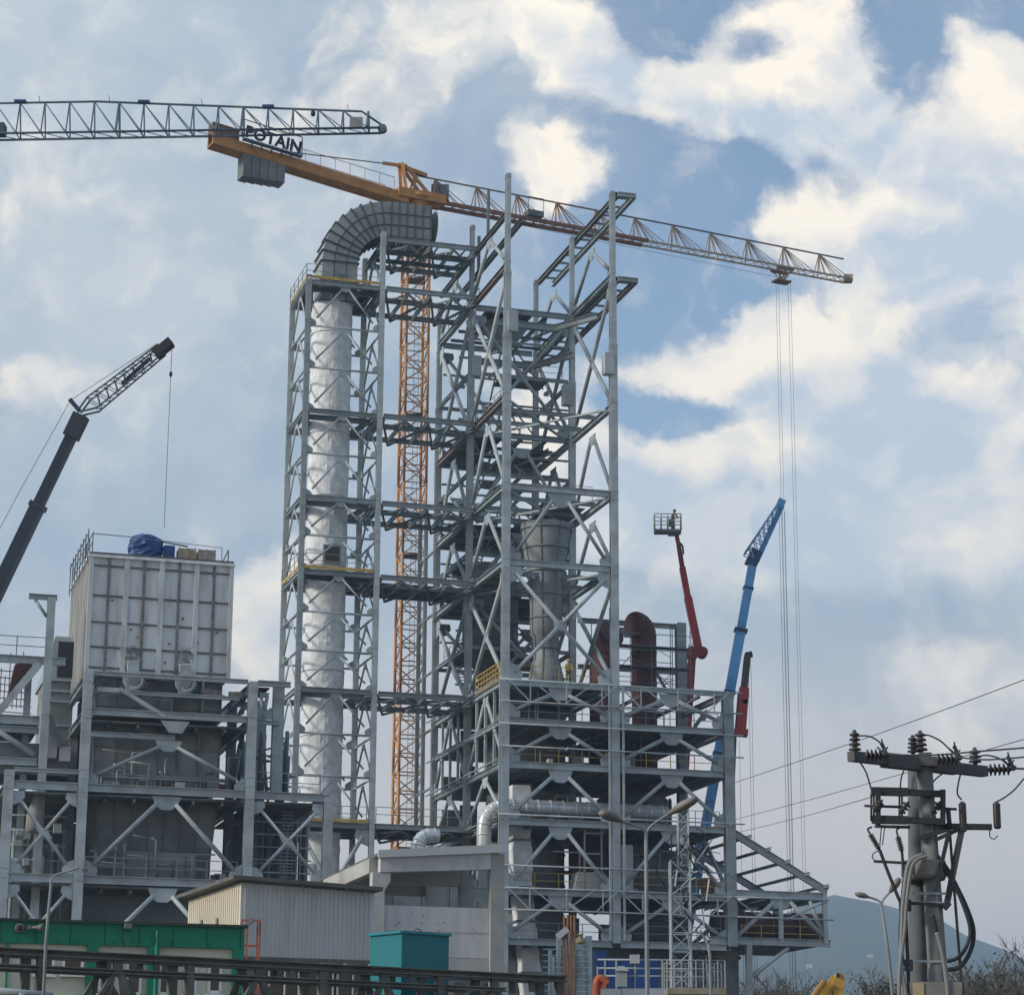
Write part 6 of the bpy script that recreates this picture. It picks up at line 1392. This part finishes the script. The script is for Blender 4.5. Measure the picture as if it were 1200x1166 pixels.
# excavator
YX = 70; e0, e1, e2 = at(938, 1170, YX), at(982, 1144, YX), at(981, 1180, YX)
t = thing('excavator', 'yellow excavator whose boom knuckle just reaches above the bottom edge', 'excavator', (e0[0]-2.6, YX, 0))
bx = e0[0]-2.4
MB().bar((bx, YX, 1.7), lerp((bx, YX, 1.7), e1, .5), .4, .5, bv).bar(lerp((bx, YX, 1.7), e1, .5), add(e1, (-.05, 0, -.05)), .28, .22, bv).build('boom', EXY, t)
b = MB(); b.prism([add(at(976, 1166, YX), (0, -.2, 0)), add(at(975, 1150, YX), (0, -.2, 0)), add(at(979, 1141, YX), (0, -.2, 0)), add(at(986, 1140, YX), (0, -.2, 0)), add(at(989, 1148, YX), (0, -.2, 0)), add(at(987, 1168, YX), (0, -.2, 0)), add(at(985, 1260, YX), (0, -.2, 0)), add(at(978, 1260, YX), (0, -.2, 0))], (0, .4, 0)); b.build('stick', EXY, t)
MB().tube([lerp((bx, YX-.3, 2.2), add(e1, (0, -.3, .2)), .3), add(at(965, 1150, YX), (0, -.3, 0))], .09, 8).build('ram', mat('ram_orange', (.40, .20, .04), .4), t)
MB().lathe(add(at(981, 1143, YX), (0, -.3, 0)), [(.06, 0), (.06, .6)], 12, (0, 1, 0)).build('pin', BLK, t)
MB().box((bx-2.4, YX-1.3, 1.0), (bx+.4, YX+1.3, 2.1)).build('body', EXY, t); MB().box((bx-.8, YX-1.25, 2.12), (bx+.4, YX-.2, 3.1)).build('cab', GLASS, t)
for s in (-1.2, .7): MB().box((bx-2.3, YX+s, 0.02), (bx+1, YX+s+.5, .9)).build('track', BLK, t)
q = at(983, 1290, YX); MB().prism([(q[0]-.5, YX-.5, .1), (q[0]+.5, YX-.5, .1), (q[0]+.3, YX-.5, 1.4), (q[0]-.4, YX-.5, 1.6)], (0, 1, 0)).build('bucket', STEELD, t)
# ================================================================ concrete power poles
YP = 50
def A(x, y, d=0): return at(x, y, YP+d)
pb0 = A(1092, 1166); PP = thing('power_pole', 'twin concrete power pole with a cross arm, switches and cable loops', 'power pole', (A(1085, 1166)[0], YP, 0))
top1, top2 = A(1074, 896, .25), A(1083, 896, -.1)
MB().tube([(A(1076, 1166)[0]+.03, YP+.25, 0), A(1076, 1155, .25), top1], [.21, .19, .185], 18).build('rear_post', mat('pole_dark', (.125, .14, .148), .85, 0, .12, 1.5, (.1, .1, .1), .4, 1, .2), PP)
MB().tube([(A(1104, 1300)[0], YP-.1, 0), A(1100, 1155, -.1), top2], [.27, .2, .165], 18).build('front_post', mat('pole_pale', (.19, .20, .20), .85, 0, .1, 1.5, (.14, .14, .13), .4, 1, .2), PP)
MB().box(add(A(1061, 1152), (0, -.5, -5)), add(A(1122, 1152), (0, .7, 0))).build('footing', mat('footing_concrete', (.24, .24, .225), .9, 0, .2, 2, (.12, .11, .1), .6, 1.5, .4), PP)
z1, z0 = A(1083, 1009)[2], A(1083, 1031)[2]; q = A(1083, 1020)
b = MB(); b.lathe((q[0], YP+.05, z0), [(.42, 0), (.47, .1), (.46, z1-z0), (.3, z1-z0+.03)], 18); b.build('collar', mat('footing_concrete', (.24, .24, .225), .9, 0, .2, 2, (.12, .11, .1), .6, 1.5, .4), PP)
a_, c_ = A(997, 886, -1.3), A(1154, 904, 1.0)
cm = lerp(a_, c_, .52)
b = MB(); b.bar(a_, lerp(a_, c_, .24), .2, .2); b.bar(lerp(a_, c_, .24), cm, .26, .28); b.bar(cm, lerp(a_, c_, .78), .26, .26); b.bar(lerp(a_, c_, .78), c_, .2, .22); b.build('cross_arm', mat('arm_concrete', (.115, .12, .125), .85, 0, .15, 2), PP)
MB().box(add(A(1073, 889), (-.0, -.35, 0)), add(A(1097, 900), (0, .45, 0))).box(add(A(1076, 883), (0, -.2, 0)), add(A(1090, 888.5), (0, .3, 0))).build('pole_cap', mat('arm_concrete', (.115, .12, .125)), PP)
def insul(p, d, n=4, r=.14, st_=.1, name='pin_insulator'):
    pr = [(r*.3, 0)]
    for k in range(n): h = .04+k*st_; pr += [(r*.4, h), (r*(1-.06*k if name == 'pin_insulator' else 1), h+.012), (r*(.9-.06*k if name == 'pin_insulator' else .94), h+st_*.5), (r*.4, h+st_*.7)]
    pr += [(r*.3, .04+n*st_), (r*.2, .07+n*st_)]
    MB().lathe(p, pr, 14, d).build(name, PORC, PP)
insul(A(1002, 882, -1.2), (0, 0, 1), 4, .13); insul(A(1070, 884), (0, 0, 1), 4, .12, .085); insul(A(1079, 882), (0, 0, 1), 4, .15); insul(A(1143, 896, .9), (0, 0, 1), 3, .14)
wd = nrm((1, -.25, 0))
insul(A(1013, 885.5, -1.6), wd, 5, .13, .082, 'strain_insulator'); insul(A(1096, 890, -.5), wd, 5, .135, .088, 'strain_insulator'); insul(A(1157, 902, .4), wd, 5, .13, .09, 'strain_insulator')
b = MB()
for (x, y) in ((1035, 882), (1120, 885), (1183, 897)):
    p = A(x, y, -.8 if x < 1100 else 0)
    for (dx, dz) in ((-.02, .28), (.1, .12), (-.12, .12), (.14, -.02), (.02, .16)): b.bar(p, add(p, (dx, 0, dz)), .03, .03)
    b.bar(add(p, (-.03, 0, .2)), add(p, (.1, 0, -.1)), .1, .06)
b.build('wire_clamp', CABLE, PP)
for pts in ([(1002, 864), (1008, 862), (1020, 863), (1030, 869), (1036, 876)], [(1084, 861), (1090, 862), (1102, 868), (1112, 877), (1121, 884)], [(1146, 886), (1158, 885), (1172, 889), (1182, 897)],
            [(1007, 892), (1015, 905), (1021, 925)], [(1059, 903), (1056, 912), (1055, 924)], [(1108, 904), (1096, 913), (1090, 922)], [(1126, 906), (1123, 918), (1122, 930), (1127, 937)], [(1200, 912), (1188, 926), (1176, 935), (1168, 939)]): MB().tube(spline([A(*p) for p in pts], 4), .018, 6).build('jumper_wire', CABLE, PP)
# switch frame
FR = mat('switch_frame', (.035, .04, .045), .6)
b = MB(); yo = -.35
for (p, q, w) in (((1021, 927), (1064, 928), .16), ((1091, 930), (1106, 930), .13), ((1022, 960), (1064, 961), .16), ((1092, 962), (1106, 963), .13), ((1064, 928), (1091, 930), .12), ((1064, 961), (1092, 962), .12)): b.bar(A(*p, yo), A(*q, yo), w, w)
for x in (1029, 1105): b.bar(A(x, 925, yo-.09), A(x, 966, yo-.09), .1, .07)
b.build('switch_frame', FR, PP); b = MB()
for p, q, r in [((x, 930), (x, 962), .022) for x in (1021, 1024, 1054, 1057)]+[((1013, 944), (1060, 945.5), .03), ((1100, 947), (1121, 948), .03), ((1025, 968), (1066, 969), .035), ((1111, 948), (1113, 970), .05)]: MB().tube([A(*p, yo-.05), A(*q, yo-.05)], r, 6).build('operating_rod', CABLE, PP)
for (x, y) in ((1029, 945), (1060, 947), (1097, 947)): insul(A(x-5, y+6, yo-.1), nrm((.6, 0, .8)), 3, .09, .08, 'switch_insulator')
# bracket with surge arresters
b = MB(); b.bar(A(1076, 982, -.3), A(1112, 971, -.3), .1, .1); b.bar(A(1095, 968, -.3), A(1162, 969, -.3), .1, .12); b.bar(A(1096, 984, -.3), A(1125, 971, -.3), .08, .08); b.bar(A(1127, 972, -.3), A(1109, 1062, -.2), .12, .12); b.bar(A(1113, 970, -.35), A(1096, 1044, -.4), .07, .07); b.bar(A(1111, 950, -.3), A(1128, 1166, -.2), .05, .05); b.box(add(A(1124, 974, -.3), (0, -.1, 0)), add(A(1131, 968, -.3), (.02, .1, 0)))
b.build('arrester_bracket', FR, PP)
for x in (1127.5, 1167.5):
    b = MB(); p, q = A(x+1.5, 971, -.3), A(x, 938, -.3); d = sub(q, p); pr = [(.05, 0)]
    for k in range(9): h = .03+k*.055; pr += [(.075, h), (.085, h+.02), (.075, h+.04)]
    pr.append((.03, .56)); b.lathe(p, pr, 12, d); b.build('surge_arrester', PORC, PP)
b = MB(); b.tube(spline([A(1160, 972, -.3), A(1160, 980, -.3), A(1165, 983, -.3), A(1169, 979, -.3)], 4), .012, 5); b.build('earth_wire', CABLE, PP)
# cable terminations and cables
for (x0, y0, x1, y1) in ((1019, 976, 1031, 996), (1052, 979, 1057, 998), (1092, 1070, 1098, 1092)):
    p, q = A(x0, y0, -.4), A(x1, y1, -.4); d = sub(q, p); n = 7; pr = [(.02, 0)]
    L_ = dist(p, q)
    for k in range(n): h = L_*(.08+.85*k/n); pr += [(.035, h), (.075, h+.02), (.035, h+.035)]
    pr.append((.03, L_)); b = MB(); b.lathe(p, pr, 12, d); b.build('cable_termination', PORC, PP)
GREYC = mat('grey_cable', (.20, .205, .20), .6, 0, .1, 2)
cb = [([(1031, 996), (1040, 1020), (1052, 1050), (1056, 1060), (1062, 1090), (1065, 1166)], .035, CABLE, -.42), ([(1057, 998), (1060, 1040), (1063, 1100), (1066, 1166)], .03, CABLE, -.42),
      ([(1082, 1001), (1066, 1010), (1060, 1040), (1057, 1080), (1056, 1130), (1060, 1155), (1068, 1200)], .045, GREYC, -.5), ([(1086, 1003), (1070, 1012), (1063, 1050), (1060, 1090), (1055, 1130), (1054, 1166), (1060, 1220)], .04, GREYC, -.52),
      ([(1078, 1002), (1062, 1020), (1057, 1060), (1055, 1100), (1058, 1125), (1064, 1130)], .04, CABLE, -.48), ([(1098, 1092), (1104, 1115), (1109, 1145), (1111, 1175), (1108, 1250)], .05, GREYC, -.5),
      ([(1098, 1002), (1110, 1018), (1122, 1040), (1134, 1066), (1141, 1090), (1138, 1112), (1126, 1132), (1110, 1136)], .045, CABLE, -.2), ([(1096, 1004), (1108, 1020), (1120, 1040), (1131, 1066), (1137, 1090), (1132, 1110), (1122, 1122), (1110, 1126)], .04, CABLE, -.25),
      ([(1019, 976), (1017, 971), (1022, 969)], .02, CABLE, -.38), ([(1052, 979), (1051, 972), (1056, 969)], .02, CABLE, -.38), ([(1025, 1008), (1022, 1003), (1026, 998), (1032, 997)], .012, CABLE, -.4)]
for pts, r, m, d in cb: MB().tube(spline([A(x, y, d) for x, y in pts], 5), r, 8).build('power_cable', m, PP)
b = MB(); b.bar(A(1024, 1009, -.4), A(1062, 1011, -.4), .06, .05); b.box(add(A(1055, 1061, -.5), (0, 0, -.1)), add(A(1066, 1056, -.3), (0, 0, .02))); b.box(add(A(1061, 1131, -.5), (0, 0, -.1)), add(A(1068, 1126, -.3), (0, 0, .02))); b.bar(A(1064, 1058, -.3), A(1110, 1060, -.3), .06, .06); b.bar(A(1106, 1058, -.3), A(1112, 1063, -.3), .12, .16)
b.tube([A(1033, 968, -.36), A(1031, 990, -.36)], .012, 5); b.tube([A(1037, 968, -.36), A(1034, 990, -.36)], .012, 5); b.build('cable_clamp', FR, PP)
b = MB(); q = A(1083, 1060, .05)
for y in (1048, 1059, 1127): z = A(1083, y)[2]; p1_, p2_ = A(1066, y, .0), A(1106, y, -.1); b = MB(); b.box((p1_[0]-.02, YP-.32, z-.03), (p2_[0]+.02, YP-.3, z+.02)); b.build('strap', STEEL, PP)
q = A(1076, 1163, -.55); MB().box((q[0]-.1, YP-.52, q[2]-.25), (q[0]+.12, YP-.505, q[2]+.2)).build('notice_plate', mat('notice_yellow', (.40, .34, .20), .7), PP)
# ================================================================ overhead wires (each span a thing)
def wire(label, pts, r=.014, n=5):
    q = [at(*p) for p in pts]; b = MB(); b.tube(spline(q, 6), r, n); solo(b, 'overhead_wire', CABLE, label, 'overhead wire', q[0], group='overhead wires')
wire('highest thin wire, rising from the tower corner to clear the cross arm', [(858, 918, 130), (1000, 870, 105), (1100, 834, 90), (1215, 791, 75)], .017)
wire('wire passing just under the cross arm of the power pole', [(862, 960, 130), (960, 934, 105), (1060, 906, 85), (1130, 886, 75), (1215, 862, 65)], .014)
wire('lowest wire, ending at the switch frame of the power pole', [(862, 976, 130), (940, 957, 105), (1000, 940, 80), (1024, 933, 62)], .013)
wire('taut line wire leaving the middle strain insulator of the cross arm', [(1035, 884, 49.2), (1095, 884.5, 47), (1150, 880, 45), (1230, 874, 42)], .018)
wire('taut line wire leaving the arm beside the last pin insulator', [(1122, 887, 50), (1160, 890, 48), (1230, 884, 44)], .018)
wire('taut line wire leaving the strain insulator at the arm tip', [(1184, 900, 50.4), (1210, 901, 49), (1240, 901, 47)], .024)
# ================================================================ people
def person(name, label, base, yaw, H, jm, tm, hm, S=False, lean=0.0, arms=((.25, .25, .95), (.25, .25, .95))):
    cy, sy = cos(yaw), sin(yaw)
    W_ = lambda x, y, z: (x*cy-y*sy, x*sy+y*cy, z)
    k = H/1.75
    V_ = {'pel': (0, 0, .95, .14), 'ch': (0, lean*.5, 1.28, .16), 'nk': (0, lean, 1.48, .065), 'hd': (0, lean*1.2+.02, 1.62, .1), 'tp': (0, lean*1.25, 1.70, .075)}
    for s, n in ((-1, 'l'), (1, 'r')):
        ax, ay, az = arms[0 if s < 0 else 1]
        V_['hip'+n] = (s*.1, 0, .88, .095); V_['kn'+n] = (s*.12, .03, .48, .065); V_['an'+n] = (s*.13, -.01, .08, .045); V_['to'+n] = (s*.14, .13, .04, .04)
        V_['sh'+n] = (s*.2, lean*.9, 1.42, .065); V_['el'+n] = (s*.27, lean+ay*.4, 1.15, .045); V_['wr'+n] = (s*ax, lean+ay, az, .034); V_['ha'+n] = (s*ax, lean+ay+.09, az, .03)
    E_ = [('pel', 'ch'), ('ch', 'nk'), ('nk', 'hd'), ('hd', 'tp')]
    for n in 'lr': E_ += [('pel', 'hip'+n), ('hip'+n, 'kn'+n), ('kn'+n, 'an'+n), ('an'+n, 'to'+n), ('ch', 'sh'+n), ('sh'+n, 'el'+n), ('el'+n, 'wr'+n), ('wr'+n, 'ha'+n)]
    def skin(keys, grow, m, nm, sub_=1):
        ks = list(keys); me = bpy.data.meshes.new(nm); me.from_pydata([mul(W_(*V_[q][:3]), k) for q in ks], [(ks.index(a), ks.index(b_)) for a, b_ in E_ if a in ks and b_ in ks], [])
        o = bpy.data.objects.new(nm, me); C.objects.link(o); o.modifiers.new('skin', 'SKIN'); sv = me.skin_vertices[0].data
        for i, q in enumerate(ks): r = V_[q][3]*k*grow; sv[i].radius = (r, r); sv[i].use_root = (i == 0)
        o.modifiers.new('sub', 'SUBSURF').levels = sub_; o.modifiers['sub'].render_levels = sub_+1; me.materials.append(m); return o
    o = skin(V_.keys(), 1.0, SKIN, name)
    o.location = S2W(base) if S else base
    if S: o.rotation_euler = (0, 0, YAW)
    o['label'] = label; o['category'] = 'person'; OFF[o.name] = (0, 0, 0)
    j = skin(['ch', 'pel']+[a+n for n in 'lr' for a in ('sh', 'el', 'wr')], 1.16, jm, 'jacket'); j.parent = o
    l = skin(['pel']+[a+n for n in 'lr' for a in ('hip', 'kn', 'an', 'to')], 1.13, tm, 'trousers'); l.parent = o
    h = W_(0, lean*1.22+.02, 1.655); MB().lathe(mul(h, k), [(.15*k, 0), (.135*k, .015), (.13*k, .07*k), (.09*k, .13*k), (.03*k, .155*k)], 14).build('helmet', hm, o)
    f = W_(0, lean*1.2+.12, 1.6); MB().lathe(mul(f, k), [(.022*k, 0), (.012*k, .03*k)], 8, W_(0, 1, 0)).build('nose', SKIN, o)
    return o
q = VV(666, 800, 1.0); person('person', 'worker in a yellow hi-vis jacket standing behind the rail on the open floor', (q[0], 1.0, 32.45), pi, 1.75, HIVIS, mat('olive_trousers', (.16, .17, .05), .8), mat('helmet_yellow', (.6, .5, .1), .4), S=True)
q = at(788, 620, YL); person('person', 'worker in dark red clothes leaning over the rail in the raised red lift basket', (q[0], YL+.15, zf+.1), -1.2, 1.78, CLOTH, mat('dark_trousers', (.04, .045, .055), .8), mat('helmet_dark', (.14, .04, .05), .5), lean=.16, arms=((.22, .42, 1.12), (.22, .42, 1.12)))
# ================================================================ ground, hills, houses, trees, haze
b = MB(); n = 24; R_ = 6000
b.quad((-R_, -600, 0), (R_, -600, 0), (R_, 9000, 0), (-R_, 9000, 0)); solo(b, 'ground', GRND, None, None, (0, 0, 0), kind='structure')
b = MB(); b.quad((-60, 5, .004), (60, 5, .004), (60, 12, .004), (-60, 12, .004)); solo(b, 'road', ROADM, None, None, (0, 8, 0), kind='structure')
HY = 3600.
prof = [(-2500, 1290), (-900, 1275), (0, 1240), (500, 1200), (760, 1135), (840, 1105), (900, 1080), (940, 1060), (965, 1049), (985, 1045), (1003, 1046), (1020, 1051), (1048, 1062), (1065, 1066), (1108, 1079), (1145, 1097), (1182, 1111), (1230, 1126), (1320, 1160), (1500, 1215), (2200, 1270), (3500, 1300)]
hx = [(at(px, py, HY)[0], at(px, py, HY)[2]) for px, py in prof]
rj = random.Random(77); ph = [(rj.uniform(.002, .05), rj.uniform(0, 6.28)) for _ in range(26)]
def ridge(x):
    if x <= hx[0][0]: return hx[0][1]
    for (x0, z0), (x1, z1) in zip(hx, hx[1:]):
        if x <= x1: t = (x-x0)/(x1-x0); return z0+(z1-z0)*(t*t*(3-2*t)*.5+t*.5)
    return hx[-1][1]
def hill(x, y):
    t = (y-1800)/(HY-1800); t = max(0, min(1, t)) if y <= HY else max(0, 1-(y-HY)/1800)
    s = t*t*(3-2*t); w = sum(sin(x*f+p+y*f*.7) for f, p in ph)
    xr = x*HY/max(y, 800)
    return ridge(xr if y <= HY else x)*s*(.96+.0 if t < .98 else 1)+w*1.9*min(1, s*3)*(1 if t < .98 else .5)-.5
b = MB(); nx, ny = 220, 46
for j in range(ny+1):
    y = 1780+(HY+1700-1780)*j/ny
    for i in range(nx+1): x = -4400+8800*i/nx; b.v.append((x, y, hill(x, y)))
for j in range(ny):
    for i in range(nx): a = j*(nx+1)+i; b.face([a, a+1, a+nx+2, a+nx+1], True)
solo(b, 'hills', HILL, None, None, (0, 1780, 0), kind='structure')
HW = mat('house_wall', (.6, .58, .55), .8); HR = mat('house_roof', (.25, .12, .08), .8)
for (px, py, lab) in ((1020, 1122, 'lone pale house on the hill slope beside the slim double lamp'), (964, 1105, 'tiny pale house high on the hill slope beyond the gallery end'), (911, 1124, 'small pale house low on the slope below the gallery floor'), (949, 1133, 'small pale house low on the hill above the excavator')):
    d = ray(px, py); Yh = None
    for k in range(1820, 3600, 5):
        P = at(px, py, k)
        if hill(P[0], k) >= P[2]: Yh = k; break
    if not Yh: continue
    t = thing('house', lab, 'house', P, group='houses on the hill'); w, dp, h = 7, 5, 4
    MB().box((P[0]-w/2, P[1], P[2]-4), (P[0]+w/2, P[1]+dp, P[2]+h)).build('wall', HW, t)
    MB().prism([(P[0]-w/2-.5, P[1]-.5, P[2]+h+.02), (P[0]+w/2+.5, P[1]-.5, P[2]+h+.02), (P[0], P[1]-.5, P[2]+h+1.4)], (0, dp+1, 0)).build('roof', HR, t)
def tree(label, px, py, Y, seed, spread=.42, leafy=0, kind='bare_tree', group='trees at the foot of the hill', cat='tree'):
    r = random.Random(seed); top = at(px, py, Y); H = top[2]; base = (top[0], Y, 0); t = thing(kind, label, cat, base, group=group)
    tr = MB(); cr = MB(); tips = []
    def grow(p, d, L_, rad, lv):
        q = add(p, mul(d, L_)); m = lerp(p, q, .5); m = add(m, mul((r.uniform(-1, 1), r.uniform(-1, 1), r.uniform(-.3, .3)), L_*.06))
        (tr if lv < 3 else cr).tube([p, m, q], [rad, rad*.85, rad*.65], 6 if lv < 2 else 4 if lv < 4 else 3, cap=lv < 2)
        if lv >= 5: tips.append((q, d)); return
        n = 3 if lv else 4
        for k in range(n):
            az = r.uniform(0, 6.28); sp_ = r.uniform(.35, .95)*(1 if lv else .75); s1_ = nrm(crs(d, (.3, .5, .8))); s2_ = crs(d, s1_)
            nd = nrm(add(d, add(mul(s1_, cos(az)*sp_), add(mul(s2_, sin(az)*sp_), (0, 0, .12))))); grow(lerp(p, q, r.uniform(.55, 1)), nd, L_*r.uniform(.62, .82), rad*.62, lv+1)
        if lv < 3: grow(q, nrm(add(d, (r.uniform(-.2, .2), r.uniform(-.2, .2), .15))), L_*.8, rad*.66, lv+1)
    grow(base, (r.uniform(-.05, .05), r.uniform(-.05, .05), 1), H*.27, H*.018, 0)
    zmax = max(q[2] for q, d in tips); k = H/zmax
    for q, d in tips:
        for _ in range(7 if not leafy else 0):                   # fine bare twigs
            e = nrm(add(d, (r.uniform(-.9, .9), r.uniform(-.9, .9), r.uniform(-.3, .9)))); L2_ = r.uniform(.4, 1.1); c = mul(nrm(crs(e, (r.uniform(-1, 1), r.uniform(-1, 1), .4))), .022); m2 = add(q, mul(e, L2_)); cr.quad(sub(q, c), add(q, c), add(m2, mul(c, .3)), sub(m2, mul(c, .3)))
        for _ in range(1+leafy*3):
            o = add(q, (r.uniform(-.5, .5), r.uniform(-.5, .5), r.uniform(-.4, .4))); s = r.uniform(.06, .17)*(1.15 if leafy else .6)
            a = (r.uniform(-1, 1), r.uniform(-1, 1), r.uniform(-1, 1)); a = mul(nrm(a), s); c = mul(nrm(crs(a, (r.uniform(-1, 1), r.uniform(-1, 1), 1))), s*.5); cr.quad(sub(o, a), add(o, c), add(o, a), sub(o, c))
    for mbk in (tr, cr):
        mbk.v = [(base[0]+(v[0]-base[0])*k, base[1]+(v[1]-base[1])*k, v[2]*k) for v in mbk.v]
    tr.build('trunk', BARK, t); cr.build('crown', TWIG2 if leafy else TWIG, t)
TR = [(885, 1150, 210, 0), (908, 1143, 240, 0), (930, 1147, 200, 0), (952, 1138, 260, 1), (1000, 1146, 230, 0), (1022, 1140, 180, 2), (1050, 1137, 250, 0), (1122, 1140, 210, 0), (1143, 1133, 240, 0), (1172, 1120, 170, 1), (1205, 1106, 150, 0), (1190, 1140, 200, 0), (1068, 1146, 190, 1), (1155, 1146, 160, 2)]
TL = ['bare tree just beside the concrete pier under the gallery', 'bare tree below the gallery, second from the pier', 'low bare tree behind the excavator boom', 'taller brownish tree rising behind the excavator knuckle', 'bare tree between the excavator and the slim double lamp', 'dark leafy tree at the foot of the slim double lamp', 'bare tree between the slim lamp and the concrete poles', 'bare tree directly behind the hanging cable loops', 'thin bare tree a little past the cable loops', 'broad brown-leaved tree near the edge of the view, below the hill shoulder', 'tallest bare tree, cut by the edge of the view', 'small bare tree in front of the tallest one', 'brownish tree showing behind the footing of the concrete poles', 'low dark leafy bush-like tree between the poles and the broad brown tree']
for i, ((px, py, Y, lf), lab) in enumerate(zip(TR, TL)): tree(lab, px, py, Y, 40+i, leafy=lf)
b = MB(); rj = random.Random(3)
for k in range(52000):                                            # far bank of bare scrub under the hill
    x = rj.uniform(20, 190); y = rj.uniform(300, 520); hm = (1334-1136)/FOC*y*(.86+.1*sin(x*.21+y*.03)+.08*sin(x*.53+1)); h = hm*rj.random()**.7; o = (x, y, h); s = rj.uniform(.4, 1.1); a = mul(nrm((rj.uniform(-.6, .6), rj.uniform(-.6, .6), rj.uniform(.2, 1))), s); c = mul(nrm(crs(a, (rj.uniform(-1, 1), rj.uniform(-1, 1), .3))), .045); b.quad(sub(o, a), add(o, c), add(o, a), sub(o, c))
solo(b, 'undergrowth', TWIG, None, None, (90, 340, 0), kind='stuff')
# haze
hz_ = MB(); hz_.box((-3900, -200, -1), (3900, 5700, 470)); HZM = bpy.data.materials.new('haze_air'); HZM.use_nodes = True; hn = HZM.node_tree; hn.nodes.clear()
pv = hn.nodes.new('ShaderNodeVolumePrincipled'); pv.inputs['Color'].default_value = (.57, .79, 1, 1); pv.inputs['Density'].default_value = .00028; pv.inputs['Anisotropy'].default_value = 0
ho = hn.nodes.new('ShaderNodeOutputMaterial'); hn.links.new(pv.outputs[0], ho.inputs['Volume'])
if HAZE:
    o = solo(hz_, 'haze', HZM, None, None, (0, 2000, 0), kind='stuff')
